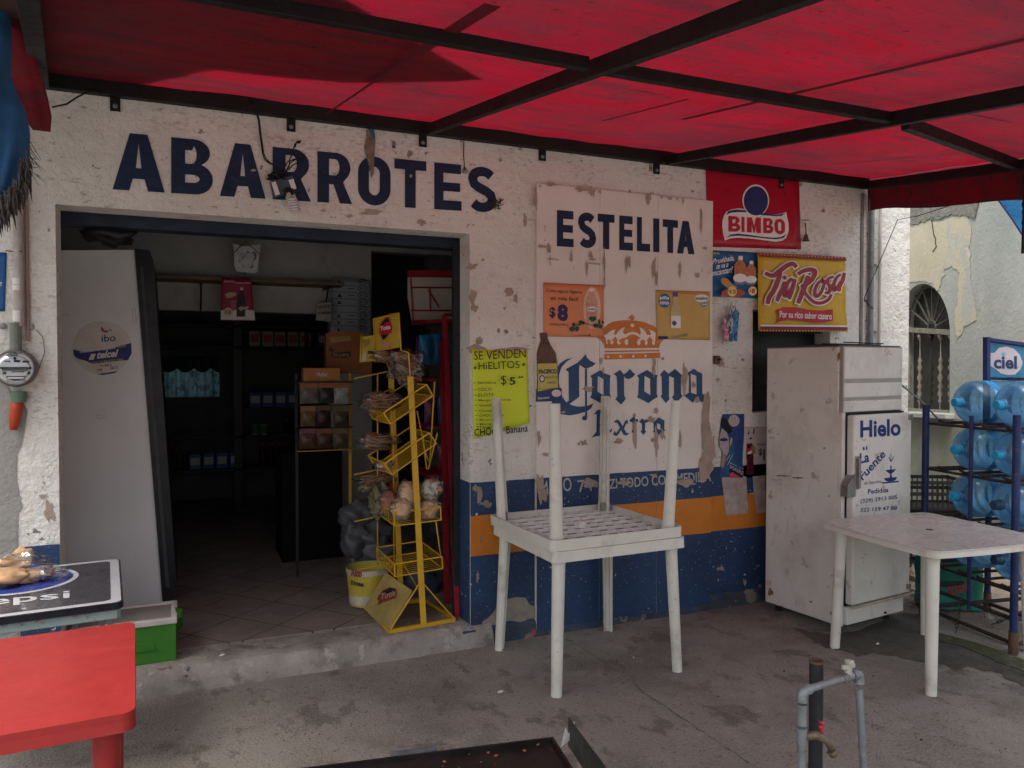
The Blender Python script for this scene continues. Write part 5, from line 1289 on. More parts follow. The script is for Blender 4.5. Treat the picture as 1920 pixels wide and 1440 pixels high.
# ---------------------------------------------------------------- ice fridge
FO = Vector((3.647, -.73, .055)); FA = .12; FW, FD, FH = .596, .581, 1.70
fa = Vector((math.cos(FA), math.sin(FA), 0)); fb_ = Vector((-fa.y, fa.x, 0))
def fp(s, d, z): return FO + fa * s + fb_ * d + Vector((0, 0, z))
FM = Matrix(((fa.x, fb_.x, 0, FO.x), (fa.y, fb_.y, 0, FO.y), (0, 0, 1, FO.z), (0, 0, 0, 1)))
t = thing('ice_fridge', 'tall old white fridge with Hielo lettering outside the shop', 'fridge', (FO.x, FO.y, 0))
m = MB(); m.box(0, FW, .03, FD, 0, FH, M=FM); m.build('cabinet', M_enamel, t, bevel=.008)
m = MB(); m.box(-.004, FW + .004, .025, FD, FH, FH + .010, M=FM); m.build('cabinet_top', mat('fridge top plate', (.06, .05, .05), .5), t, bevel=.002)
# slatted upper panels
for z0, z1 in ((FH - .200, FH - .005), (FH - .312, FH - .222), (FH - .40, FH - .330)):
    m = MB(); m.box(.012, FW - .012, -.004, .03, z0, z1, M=FM); m.build('upper_panel', M_enamel, t, bevel=.010, segs=3)
m = MB(); m.box(.008, FW - .008, .005, .030, FH - .40, FH, M=FM); m.build('panel_gap', M_enamel_gr, t)
m = MB(); m.box(0, .03, .0, .03, 0, FH - .40, M=FM); m.box(FW - .02, FW, 0.0, .03, 0, FH - .40, M=FM); m.build('door_jamb', M_enamel, t, bevel=.003)
m = MB(); m.box(.035, FW + .012, -.055, -.001, .135, FH - .415, M=FM)
door = m.build('door', M_enamel, t, bevel=.014, segs=3)
m = MB(); m.box(.03, FW, -.006, .029, .125, FH - .405, M=FM); m.build('gasket', M_black, t)
m = MB(); m.box(.035, FW, -.020, .029, .008, .118, M=FM); m.build('kick_panel', M_enamel, t, bevel=.005)
m = MB(); m.box(.045, .085, -.062, -.0555, FH - .86, FH - .66, M=FM); m.box(.05, .066, -.085, -.062, FH - .85, FH - .67, M=FM); m.prism([FM @ Vector(p) for p in ((-.02, -.058, FH - .83), (.05, -.058, FH - .76), (.05, -.058, FH - .90), (-.02, -.058, FH - .90))], fb_ * .05)
m.build('handle', M_chrome, door, bevel=.003)
m = MB(); m.tube([fp(.4, -.022, .03), fp(.4, -.032, .03)], .008, 8); m.build('bolt', M_rust, t)
for s, d in ((.06, .06), (FW - .06, .06), (.06, FD - .06), (FW - .06, FD - .06)):
    m = MB(); p = fp(s, d, 0); m.tube([(p.x, p.y, 0), (p.x, p.y, .055)], .018, 8); m.build('foot', M_rubber, t)
FS = Surf(FO - fb_ * .055, -fb_); Zh = zoomed(FS, 1580, 780, 8)
m = MB()
dd = .0012
m.text('Hielo', Zh, (262, 326), (868, 296), (262, 68), dd, 0, .03)
m.text('Pedidos', Zh, (376, 1172), (684, 1142), (376, 1098), dd, 0, .018)
m.text('(329) 2913 005', Zh, (265, 1325), (815, 1262), (265, 1248), dd, 0, .014); m.text('322 159 47 88', Zh, (262, 1440), (815, 1405), (262, 1380), dd, 0, .014)
m.text('de Sayulita', Zh, (318, 1045), (580, 1015), (318, 985), dd, 0, .0)
m.text('Fuente', Zh, (300, 975), (650, 590), (230, 880), dd, 0, .022)
m.text('La', Zh, (255, 718), (395, 690), (255, 560), dd, 0, .03)
m.pxpoly(Zh, [(590, 995), (840, 970), (838, 992), (592, 1016)], dd); m.pxpoly(Zh, [(614, 932), (818, 914), (790, 960), (760, 975), (680, 985), (640, 970)], dd * 1.3)
m.pxpoly(Zh, [(700, 925), (712, 870), (704, 862), (735, 858), (728, 868), (738, 922)], dd * 1.6); m.pxpoly(Zh, [(636, 812), (802, 796), (762, 840), (735, 862), (705, 865), (670, 845)], dd); m.pxpoly(Zh, [(712, 806), (712, 745), (730, 742), (730, 804)], dd * 1.3)
for a, b in (((722, 690), (722, 560)), ((715, 680), (688, 610)), ((730, 680), (768, 600))):
    strokes(m, Zh, [([a, ((a[0] + b[0]) / 2, (a[1] + b[1]) / 2), b], 10)], dd, 0)
m.pxpoly(Zh, blotch(315, 490, 14, 30, 4), dd); m.pxpoly(Zh, blotch(355, 480, 10, 32, 5), dd)
m.build('lettering', mat('blue lettering paint', (.018, .035, .14), .5, var=.3, vs=30, layers=(((.55, .53, .50), 26, .72, .02, .8),)), door)
m = MB(); m.box(.036, FW + .0, -.064, -.0555, .118, .135, M=FM); m.build('door_trim', mat('dirty door trim', (.36, .31, .24), .6, var=.3, vs=20), door)
m = MB(); m.tube([fp(FW, .02, FH - .235), fp(FW, .02, FH - .235) + Vector((.15, -.02, -.10)), fp(FW, .02, FH - .235) + Vector((.30, -.05, -.24))], .006, 6)
one(m, 'stiff_wire', M_galv, 'bent pale wire running from the fridge side to the bottle rack', 'wire', fp(FW, .02, 1.5))
m = MB()
m.tube([fp(-.02 + .15, .25, FH + .022), fp(.62, .18, FH + .018)], .006, 6); m.tube([fp(.12, .3, FH + .018), fp(.55, .24, FH + .02)], .005, 6); m.tube([fp(.3, .22, FH + .034), fp(.68, .2, FH + .03)], .004, 5)
one(m, 'rod_bundle', M_steel, 'thin dark rods lying on top of the tall fridge', 'rods', fp(.3, .2, FH + .02))
# ---------------------------------------------------------------- steel posts and water pipes in front
t = thing('steel_post', 'short rusty-topped black steel post rising from the pavement', 'post', (2.06, -2.13, 0))
m = MB(); m.lathe([(.024, 0), (.024, .592), (.020, .592), (.020, .50), (0, .50)], (2.06, -2.13, 0), (0, 0, 1), 24)
m.build('tube', mat('scuffed black pipe', (.020, .021, .025), .55, var=.3, vs=14, layers=(((.12, .11, .11), 28, .62, .05, .6, (1, 1, .3)),)), t, auto=40)
m = MB(); m.lathe([(.0242, .584), (.0244, .5925), (.0198, .5925), (.0198, .55)], (2.06, -2.13, 0), (0, 0, 1), 24); m.build('cut_rim', M_rust, t)
t = thing('water_pipe', 'galvanised water pipe loop with a brass tap and red handle', 'pipe', (2.0, -2.2, 0))
pl_ = G(1504, 1296, .545); pr_ = G(1611, 1262, .555)
Mp = M_galv
m = MB()
m.tube([Vector((pl_.x, pl_.y, 0)), Vector((pl_.x, pl_.y, .40))], .0135, 12)
m.tube([Vector((pr_.x + .035, pr_.y - .01, 0)), Vector((pr_.x, pr_.y, .50))], .013, 12); m.build('riser', Mp, t, auto=50)
m = MB(); dv = (pr_ - pl_)
m.tube([pl_ + dv * .12, pl_ + dv * .92], .0125, 12); m.build('cross_pipe', Mp, t, auto=50)
m = MB()
def elbow(c, d1, d2):
    pts = [c + d1 * .035, c + d1 * .012, c + (d1 + d2) * .005, c + d2 * .012, c + d2 * .035]
    m.tube(pts, [.018, .017, .018, .017, .018], 12)
u_ = dv.normalized(); dn = Vector((0, 0, -1))
elbow(pl_, u_, dn); elbow(pr_, -u_, dn); m.build('elbow', Mp, t, auto=50)
m = MB()
for z0, z1, r_ in ((.43, .50, .016), (.365, .42, .018), (.33, .345, .017)): m.tube([Vector((pl_.x, pl_.y, z0)), Vector((pl_.x, pl_.y, z1))], r_, 12)
m.tube([pl_ + dv * .70, pl_ + dv * .86], .016, 12); m.build('coupling', Mp, t, auto=50)
m = MB(); c = pl_ + dv * .80
m.tube([c, c + Vector((0, 0, .035))], .013, 8); m.box(c.x - .028, c.x + .028, c.y - .006, c.y + .006, c.z + .028, c.z + .044); m.box(c.x - .006, c.x + .016, c.y - .012, c.y + .012, c.z + .044, c.z + .058)
m.build('valve', mat('pale valve', (.36, .35, .30), .6, var=.3, vs=30), t, bevel=.003)
m = MB(); c = Vector((pl_.x, pl_.y, .39)); rr2 = Vector((_R.x, _R.y, 0))
m.tube([c, c + rr2 * .05 + Vector((0, 0, .006)), c + rr2 * .085 + Vector((0, 0, -.012)), c + rr2 * .108 + Vector((0, 0, -.055))], [.014, .015, .013, .011], 10)
m.tube([c + rr2 * .100 + Vector((0, 0, -.048)), c + rr2 * .110 + Vector((0, 0, -.060))], .017, 10)
tap = m.build('tap', mat('tap brass', (.15, .12, .08), .55, metal=.3, var=.4, vs=30), t, smooth=True)
m = MB(); h = c + rr2 * .066 + Vector((0, 0, .012)); m.tube([h, h + Vector((0, 0, .02))], .005, 6); m.blob(h + Vector((0, 0, .022)), (.012, .007, .006), 2, .2); m.blob(h + Vector((0, 0, .036)), (.006, .006, .006), 2, .1); m.build('tap_handle', mat('red enamel', (.42, .02, .03), .5), tap, smooth=True)

# ---------------------------------------------------------------- griddle in the foreground
t = thing('griddle', 'black steel griddle edge with rust flakes at the bottom of view', 'griddle', (.5, -2.9, .8))
GA = R(-9)
gc = G(1037, 1386, .80); ga = Vector((math.cos(GA), math.sin(GA), 0)); gb = Vector((-ga.y, ga.x, 0))
GM = Matrix(((ga.x, gb.x, 0, gc.x), (ga.y, gb.y, 0, gc.y), (0, 0, 1, gc.z), (0, 0, 0, 1)))
Mgr = mat('greasy black steel', (.010, .007, .007), .38, var=.5, vs=14, layers=(((.16, .06, .025), 22, .70, .02, .7),))
m = MB(); m.box(-.72, 0, -.62, 0, -.03, -.004, M=GM); m.build('plate', Mgr, t, bevel=.004)
m = MB()
for x0, x1, y0, y1 in ((-.72, 0, -.006, .0), (-.006, .0, -.62, -.006), (-.72, -.714, -.62, -.006)): m.box(x0, x1, y0, y1, -.004, .006, M=GM)
m.build('rim', Mgr, t)
m = MB(); m.prism([GM @ Vector(p) for p in ((.042, .02, .035), (.042, .02, -.03), (.042, -.55, -.03), (.042, -.55, .045))], ga * .003); m.build('side_shield', mat('dark flap steel', (.022, .022, .018), .5, var=.4, vs=18), t)
m = MB(); m.box(-.36, -.26, .001, .035, -.006, .001, M=GM); m.build('hinge_tab', mat('grey worn steel', (.06, .062, .068), .5, var=.4, vs=40), t, bevel=.002)
m = MB()
for x, y in ((.0, -.7), (-.7, -.6), (-.03, -.03), (-.69, -.03)):
    a = GM @ Vector((min(x, -.03), max(y, -.59), -.03)); m.tube([a, (a.x, a.y, 0)], .016, 8)
m.build('leg', M_steel, t)
m = MB()
for i in range(14):
    p = GM @ Vector((rnd.uniform(-.3, -.01), rnd.uniform(-.13, -.01), .0)); s = rnd.choice((.0015, .002, .004)); m.blob(p, (s, s, s * .5), i, .5, 3, 8, 5)
m.build('food_scrap', mat('rusty crumbs', (.16, .06, .03), .8, var=.4), t)
m = MB(); p = GM @ Vector((.028, .0, .0)); m.prism([p + Vector(q) for q in ((-.010, 0, -.02), (.002, .0, .022), (.012, .004, .004), (.030, .01, .028), (.024, .01, -.01))], (0, .001, 0)); one(m, 'paper_scrap', M_paper, 'crumpled white paper scrap tucked beside the griddle shield', 'paper', p)
# ---------------------------------------------------------------- neighbouring house across the alley
NP = G(1745, 1013); NA = R(65)
nd = Vector((math.cos(NA), math.sin(NA), 0)); nn = Vector((-nd.y, nd.x, 0))
NB = Surf(NP, nn)
nh = thing('neighbour_house', 'weathered pale house wall with an arched grilled window across the alley', 'house', NP)
def npt(s, z, d=0): return NP + nd * s + Vector((0, 0, z)) + nn * d
arch = []
hub = (1734, 616)
for i in range(25):
    a = PI * i / 24; arch.append((hub[0] + 47 * math.cos(a), hub[1] + 6 * math.cos(a) - 84 * math.sin(a)))
arch = [(1781, 775)] + arch + [(1687, 770)]
A3 = [NB.at(x, y) for x, y in arch]
m = MB()
outer = [npt(-1.7, -.1), npt(7, -.1), npt(7, 6.2), npt(-1.7, 6.2)]
m.poly(outer, 0, [A3])
for i in range(len(A3)):
    p, q = A3[i], A3[(i + 1) % len(A3)]; m.poly([p, q, q - nn * .14, p - nn * .14], 0)
for a, b in ((-1.7, 7),): m.poly([npt(a, 6.2), npt(b, 6.2), npt(b, 6.2, -3), npt(a, 6.2, -3)], 0)
m.poly([npt(-1.7, -.1), npt(-1.7, 6.2), npt(-1.7, 6.2, -3), npt(-1.7, -.1, -3)], 0); m.poly([npt(7, -.1), npt(7, 6.2), npt(7, 6.2, -3), npt(7, -.1, -3)], 0)
M_nb = mat('pale weathered render', (.42, .44, .41), .9, var=.14, vs=.9, bump=.6, bs=25, layers=(((.33, .355, .33), 1.1, .48, .18, .8), ((.54, .53, .48), 2.4, .55, .12, .6), ((.20, .20, .17), 9, .66, .04, .4)))
m.build('wall', M_nb, nh)
def jag(pts, amp, seed, k=6):
    out = []
    for i, p in enumerate(pts):
        q = pts[(i + 1) % len(pts)]
        for j in range(k):
            x = p[0] + (q[0] - p[0]) * j / k; y = p[1] + (q[1] - p[1]) * j / k
            out.append((x + amp * .8 * noise.noise(Vector((x, y, seed))) + amp * noise.noise(Vector((x * .3, y * .3, seed))), y + amp * noise.noise(Vector((x * .3, y * .3, seed + 9)))))
    return out
m = MB()
m.pxpoly(NB, jag([(1690, 420), (1715, 422), (1740, 414), (1760, 416), (1790, 405), (1815, 405), (1822, 430), (1818, 470), (1820, 520), (1830, 580), (1832, 600), (1810, 612), (1800, 630), (1795, 640), (1790, 600), (1797, 560), (1800, 510), (1785, 500), (1770, 505), (1765, 535), (1760, 545), (1748, 532), (1735, 527), (1700, 530), (1690, 540)], 5, 1), .004)
m.build('cream_patch', mat('cream limewash', (.58, .53, .39), .9, var=.10, vs=2, bump=.5, bs=30, layers=(((.46, .48, .47), 2.6, .55, .08, .8, (1, 1, .45)), ((.66, .62, .52), 6, .6, .06, .6))), nh)
m = MB()
m.pxpoly(NB, jag([(1680, 300), (1842, 300), (1836, 392), (1828, 412), (1818, 402), (1800, 404), (1780, 402), (1765, 412), (1752, 410), (1735, 416), (1712, 421), (1680, 418)], 7, 3), .009)
m.build('bare_mortar', mat('bare mortar', (.24, .235, .20), .95, var=.3, vs=9, bump=1.8, bs=40), nh)
m = MB(); cr = [(1748, 412), (1752, 440), (1756, 448), (1755, 455), (1757, 462), (1750, 472)]
m.tube([NB.at(x, y, .005) for x, y in cr], .006, 4); m.build('crack', M_crack, nh)
m = MB(); m.pxpoly(NB, jag([(1700, 778), (1760, 776), (1850, 800), (1960, 830), (1960, 1150), (1680, 1050)], 6, 5), .003)
m.build('damp_render', mat('damp greenish render', (.27, .28, .23), .92, var=.2, vs=3, bump=.5, bs=30), nh)
m = MB(); m.poly([p - nn * .14 for p in A3])
wi = m.build('arched_window', mat('dark shutter wood', (.055, .052, .045), .7, var=.3, vs=9), nh)
Mgrl = mat('weathered grille wood', (.24, .22, .18), .8, var=.3, vs=20)
Mdk = mat('dark grille wood', (.035, .034, .032), .7, var=.3)
m = MB()
hb = NB.at(*hub, -.07)
for i in range(1, 8):
    a = PI * i / 8; q = NB.at(hub[0] + 45 * math.cos(a), hub[1] + 6 * math.cos(a) - 82 * math.sin(a), -.07); m.bar(hb.lerp(q, .12), q, .012, .014, 0, nn)
rim_ = [NB.at(hub[0] + 42 * math.cos(PI * i / 20), hub[1] + 5 * math.cos(PI * i / 20) - 78 * math.sin(PI * i / 20), -.07) for i in range(21)]
m.tube(rim_, .009, 6)
m.tube([hb + (nd * math.cos(PI * i / 10) + Vector((0, 0, 1)) * math.sin(PI * i / 10)) * .075 for i in range(11)], .012, 6)
m.build('fan_grille', mat('dark weathered grille wood', (.11, .10, .085), .8, var=.3, vs=20), wi)
m = MB(); L0 = NB.at(1687, 618, -.06); L1 = NB.at(1781, 624, -.06); m.bar(L0, L1, .05, .045); B0 = NB.at(1687, 768, -.06); B1 = NB.at(1781, 773, -.06); m.bar(B0, B1, .05, .03); m.build('cross_rail', Mgrl, wi)
for u in (1692, 1712, 1732, 1750, 1769):
    a = NB.at(u, 622, -.06); b = NB.at(u, 771, -.06); Lh = a.z - b.z
    m = MB(); prof = [(.006, 0), (.006, .10), (.02, .13), (.006, .16), (.024, .22), (.01, .27), (.024, .31), (.008, .36), (.026, .42), (.008, .49), (.026, .55), (.010, .60), (.022, .64), (.006, .68), (.006, .88), (.022, .92), (.028, .95), (.012, .97), (.020, .985), (.006, 1)]
    m.lathe([(r_, Lh * z) for r_, z in prof], (b.x, b.y, b.z), (0, 0, 1), 12)
    m.build('baluster', Mgrl if u not in (1732,) else Mdk, wi, smooth=True)
m = MB(); s0 = NB.at(1670, 776, .03); s1 = NB.at(1790, 781, .03); m.bar(s0, s1, .10, .05); m.build('window_sill', M_nb, nh, bevel=.008)
# ---------------------------------------------------------------- rack of water bottles
RA = R(80)
ru = Vector((math.cos(RA), math.sin(RA), 0)); rwv = Vector((ru.y, -ru.x, 0))     # u along the front, w into the rack
RO = Vector((4.38, -1.33, 0))
def rp(u, w, z): return RO + ru * u + rwv * w + Vector((0, 0, z))
rk = thing('bottle_rack', 'blue and rust steel rack for water bottles at the right edge', 'rack', rp(.3, .2, 0))
M_rkb = mat('blue rack enamel', (.015, .028, .10), .5, var=.3, vs=8, layers=(((.09, .045, .03), 16, .62, .04, .8),))
M_rkr = mat('rusty rack bar', (.035, .022, .020), .75, var=.4, vs=14, layers=(((.015, .02, .06), 10, .58, .05, .8),))
for u, w, r_, zt in ((-.02, -.06, .021, 1.36), (.66, -.06, .022, 1.385), (.64, .42, .02, 1.385), (-.03, .42, .021, 1.385)):
    m = MB(); m.tube([rp(u, w, .0), rp(u, w, zt)], r_, 14); o_ = m.build('post', M_rkb, rk, auto=50)
    m = MB(); m.tube([rp(u, w, 0), rp(u, w, .13)], r_ + .004, 14); m.build('rusty_foot', M_rust, o_, auto=50)
m = MB(); m.tube([rp(.29, -.065, .16), rp(.29, -.065, 1.335)], .012, 10); m.build('post', M_rkb, rk, auto=50)
zs = (1.41, 1.115, .825, .50)
for z in zs:
    m = MB()
    zz = z - .145
    m.tube([rp(-.02, -.055, zz), rp(.66, -.055, zz)], .009, 8)
    m.tube([rp(-.02, .42, zz), rp(.66, .42, zz)], .009, 8)
    for uc in (.12, .43):
        for s in (-.085, .085): m.tube([rp(uc + s, -.09, zz + .03), rp(uc + s, -.05, zz + .012), rp(uc + s, .42, zz + .012)], .009, 8)
    for uc in (-.02, .66): m.tube([rp(uc, -.055, zz), rp(uc, .42, zz)], .011, 8)
    m.build('shelf_rail', M_rkr, rk, auto=50)
m = MB()
for z in (.06, .20): 
    m.tube([rp(-.02, -.06, z), rp(.66, -.06, z)], .013, 8); m.tube([rp(-.03, .42, z), rp(.64, .42, z)], .013, 8)
    for uc in (-.02, .66): m.tube([rp(uc, -.06, z), rp(uc, .42, z)], .013, 8)
m.tube([rp(.29, -.06, .2), rp(.29, .42, .2)], .012, 8)
m.build('base_rail', M_rkr, rk, auto=50)
# sign on the rack
SP = rp(.42, .45, 1.6); SN = Vector((-.25, -.97, 0)); SG = Surf(SP, SN)
m = MB()
c_ = [SG.at(*q, -.004) for q in ((1848, 633), (1960, 650), (1960, 716), (1848, 712))]
m.prism(c_, SN.normalized() * -.02); m.build('sign_frame', M_rkb, rk)
m = MB(); m.bar(SG.at(1850, 632, .0), SG.at(1850, 800, .0), .03, .03, up=(1, 0, 0)); m.bar(SG.at(1850, 636, .004), SG.at(1965, 652, .004), .02, .02); m.build('sign_post', M_rkb, rk)
m = MB(); m.pxpoly(SG, [(1856, 642), (1930, 652), (1960, 656), (1960, 712), (1856, 707)], .002)
sgn = m.build('sign_face', mat('sign blue', (.03, .16, .28), .4, var=.25, vs=6), rk)
Zg = zoomed(SG, 1600, 380, 4.5)
m = MB(); m.pxpoly(Zg, [(1148, 1270), (1190, 1265), (1225, 1225), (1290, 1212), (1350, 1232), (1400, 1280), (1425, 1350), (1405, 1410), (1360, 1450), (1300, 1455), (1240, 1440), (1190, 1400), (1148, 1372)], .0035); m.build('emblem', mat('pale lilac print', (.42, .38, .42), .5), sgn)
m = MB(); m.text('ciel', Zg, (1180, 1400), (1375, 1404), (1180, 1290), .005, 0, .035); m.text('.', Zg, (1380, 1396), (1388, 1396), (1380, 1386), .005, 0, .02); m.disc(Zg, 1262, 1277, 15, 15, .006, 1, 16); m.build('lettering', [mat('slate blue ink', (.02, .035, .10), .5), mat('aqua dot', (.08, .35, .40), .5)], sgn)

# ---- bottles
M_bot = film_mat('blue bottle shell', (.46, .70, .86), .28, .03, .28, (.08, .23, .37), bump=.1, bs=30)
M_cap = mat('aqua cap', (.02, .30, .55), .35, var=.1)
M_capd = mat('dark cap', (.015, .05, .09), .4, var=.1)
def make_bottle(cap=True, full=False):
    t = thing('water_bottle', None, 'bottle')
    m = MB()
    prof = [(.0, .47), (.09, .475), (.125, .468), (.135, .45), (.134, .41), (.129, .40), (.134, .39), (.134, .35), (.129, .34), (.134, .33), (.134, .28), (.128, .265), (.134, .25), (.134, .20), (.129, .19), (.134, .18), (.135, .10), (.133, .075), (.122, .045), (.100, .022), (.070, .008), (.045, .0), (.032, -.006), (.028, -.03), (.026, -.05)]
    m.lathe(prof, (0, 0, 0), (0, 1, 0), 40); m.build('shell', M_bot, t, smooth=True)
    m = MB(); m.lathe([(.1352, .12), (.1358, .125), (.1358, .175), (.1352, .18)], (0, 0, 0), (0, 1, 0), 40)
    m.build('label', mat('bottle label', (.03, .22, .50), .4, var=.3, vs=14, layers=(((.6, .6, .62), 12, .62, .03, .8),)), t, smooth=True)
    m = MB(); m.lathe([(0, -.064), (.024, -.063), (.028, -.058), (.029, -.02), (.031, -.018), (.031, -.008), (.028, -.006)], (0, 0, 0), (0, 1, 0), 24)
    m.build('cap', M_cap if cap else M_capd, t, smooth=False, auto=40)
    return t
bt_ = {}
labels = {
 (0, 1): 'blue water bottle, top row of the rack, in the column nearer the shop wall', (0, 0): 'blue water bottle, top row of the rack, in the column nearer the photo edge',
 (1, 1): 'blue water bottle, second row of the rack, in the column nearer the shop wall', (1, 0): 'blue water bottle, second row of the rack, in the column nearer the photo edge',
 (2, 1): 'blue water bottle with aqua cap, third row of the rack, just above the table', (2, 0): 'blue water bottle with dark cap, third row of the rack, at the photo edge side',
 (3, 1): 'blue water bottle, lowest row of the rack, hanging above the green bag', (3, 0): 'blue water bottle with dark cap, lowest row of the rack, at the photo edge side'}
pro = make_bottle(True); prd = make_bottle(False)
used = {True: False, False: False}
for (row, col_), lab in labels.items():
    capf = not (col_ == 0 and row >= 2)
    base_ = pro if capf else prd
    o = base_ if not used[capf] else copy_tree(base_); used[capf] = True
    tag(o, lab, 'bottle', 'water bottles lying in the rack')
    o.location = rp((.12, .43)[col_] + (.0, .012)[row % 2], (0, .01, -.008, .012)[row], zs[row])
    o.rotation_euler = (rnd.uniform(-.015, .015), R(rnd.uniform(0, 360)), RA - PI / 2 + R(0) - PI / 2 * 0 + math.atan2(0, 1))
    o.rotation_mode = 'XYZ'
    q = Matrix.Rotation(RA - PI / 2 - PI / 2, 4, 'Z') @ Matrix.Rotation(R(rnd.uniform(0, 360)), 4, 'Y')
    o.rotation_euler = q.to_euler('XYZ')
# two more columns behind the photo edge are left out
# chain on the rack
m = MB()
def chain(p, q, sag, n):
    for i in range(n):
        t_ = (i + .5) / n; c = Vector(p).lerp(Vector(q), t_) + Vector((0, 0, -sag * 4 * t_ * (1 - t_)))
        t2 = t_ + .5 / n; c2 = Vector(p).lerp(Vector(q), t2) + Vector((0, 0, -sag * 4 * t2 * (1 - t2)))
        d_ = (c2 - c).normalized(); s_ = d_.cross(Vector((0, 0, 1)) if i % 2 else Vector((.3, 1, .2))).normalized(); Ln = (Vector(q) - Vector(p)).length / n * .62
        m.tube([c + d_ * Ln * math.cos(a) + s_ * .010 * math.sin(a) for a in [2 * PI * k / 8 for k in range(9)]], .003, 5)
chain(rp(-.02, .36, .42), rp(.38, .2, .02), .03, 16); chain(rp(.33, -.08, .24), rp(.35, -.10, .0), .0, 8)
chain(rp(.60, .36, 1.56), rp(.05, .30, 1.555), -.004, 22)
one(m, 'chain', mat('dull chain steel', (.05, .048, .045), .5, metal=.4), 'steel chain threaded through the bottle rack', 'chain', rp(.2, .2, .2), smooth=True)
# detergent bag and crates behind
t = thing('detergent_bag', 'crumpled green detergent bag with red lettering behind the bottle rack', 'bag', G(1790, 1160))
bgc = G(1790, 1150)
m = MB(); dB = Surf(bgc, (-.55, -.83, 0))
bx = Vector((.83, -.55, 0)); by = Vector((.55, .83, 0))
MBg = Matrix(((bx.x, by.x, 0, 0), (bx.y, by.y, 0, 0), (0, 0, 1, 0), (0, 0, 0, 1)))
def bagf(a, b):
    th = a * 2 * PI; z = .02 + .40 * b
    ex = .20 * (abs(math.cos(th)) ** .4) * (1 if math.cos(th) > 0 else -1); ey = .11 * (abs(math.sin(th)) ** .4) * (1 if math.sin(th) > 0 else -1)
    k = 1 if b < .85 else 1 - .35 * ((b - .85) / .15) ** 2
    k *= (.97 + .05 * noise.noise(Vector((th * 2, z * 12, 1))))
    return bgc + by * .12 + bx * ex * k + by * ey * k + Vector((0, 0, z))
m.grid(bagf, 48, 16); m.poly([bagf(i / 48, 1) for i in range(48)])
m.build('bag', mat('green bag film', (.02, .19, .14), .35, var=.35, vs=6, bump=.6, bs=14, layers=(((.25, .45, .38), 5, .60, .04, .6),)), t, smooth=True)
LB = Surf(bgc + by * (.12 - .118) , (-by.x, -by.y, 0))
m = MB(); m.text('CLORALEX', LB, (1777, 1117), (1816, 1107), (1776, 1101), .004, 0, .05); m.build('lettering', mat('red white lettering', (.36, .05, .06), .5), t)
m = MB(); m.blob(bgc + by * .12 + Vector((-.02, 0, .43)), (.07, .03, .025), 3, .5, 3); m.build('knot', mat('silver print', (.42, .43, .46), .3), t, smooth=True)
def crate(name, label, c, rz, w, d, h, z0):
    t = thing(name, label, 'crate', c, 'black plastic crates by the neighbour wall')
    M2 = Matrix.Translation(Vector(c)) @ Matrix.Rotation(rz, 4, 'Z')
    m = MB()
    for z in (z0, z0 + h * .5, z0 + h - .03):
        m.box(-w / 2, w / 2, -d / 2, -d / 2 + .012, z, z + .028, M=M2); m.box(-w / 2, w / 2, d / 2 - .012, d / 2, z, z + .028, M=M2)
        m.box(-w / 2, -w / 2 + .012, -d / 2, d / 2, z, z + .0275, M=M2); m.box(w / 2 - .012, w / 2, -d / 2, d / 2, z, z + .0275, M=M2)
    n = 12
    for i in range(n + 1):
        x = -w / 2 + .004 + (w - .008) * i / n
        for y in (-d / 2 + .002, d / 2 - .008): m.box(x - .004, x + .004, y, y + .006, z0, z0 + h, M=M2)
        y = -d / 2 + .004 + (d - .008) * i / n
        for x2 in (-w / 2 + .002, w / 2 - .008): m.box(x2, x2 + .006, y - .004, y + .004, z0, z0 + h, M=M2)
    m.box(-w / 2, w / 2, -d / 2, d / 2, z0, z0 + .01, M=M2)
    m.build('basket', M_black, t); return t
cc = G(1735, 1073)
crate('plastic_crate', 'black plastic crate on the dirt, lowest of the crates behind the shop corner', (cc.x + .18, cc.y + .15, 0), R(-20), .55, .38, .30, .0)
crate('plastic_crate', 'black plastic crate, topmost behind the shop corner', (cc.x + .20, cc.y + .15, 0), R(-26), .50, .36, .24, .48)
crate('plastic_crate', 'black plastic crate in the middle of the pile behind the shop corner', (cc.x + .19, cc.y + .16, 0), R(-23), .55, .38, .17, .305)
m = MB(); c = G(1701, 1112); m.blob(c + Vector((0, 0, .015)), (.08, .05, .03), 4, .4, 2); one(m, 'loose_stone', M_stone, 'flat broken stone lying by the foot of the shop corner', 'stone', c, smooth=True)
m = MB(); c = W(1700, 1060)
for i in range(26): m.blob(Vector((5.12 + rnd.uniform(-.05, .25), rnd.uniform(-.12, .35), .02)), (rnd.uniform(.03, .08), rnd.uniform(.03, .07), rnd.uniform(.02, .06)), i, .4, 2, 10, 6)
tag(m.build('rubble', M_dirt), kind='stuff', label='earth and rubble heaped at the shop corner', cat='rubble')
# ---------------------------------------------------------------- goods inside the shop
def face_box(mb, u0, v0, u1, v1, y, dep, m=0, rz=0):
    """box whose front face fills the pixels u0..u1, v0..v1 (top v0) at distance y behind the wall"""
    a = W(u0, v1, y); b = W(u1, v0, y); z1 = max(b.z, W(u0, v0, y).z * .5 + b.z * .5)
    mb.box(a.x, b.x, y, y + dep, a.z, z1, m)
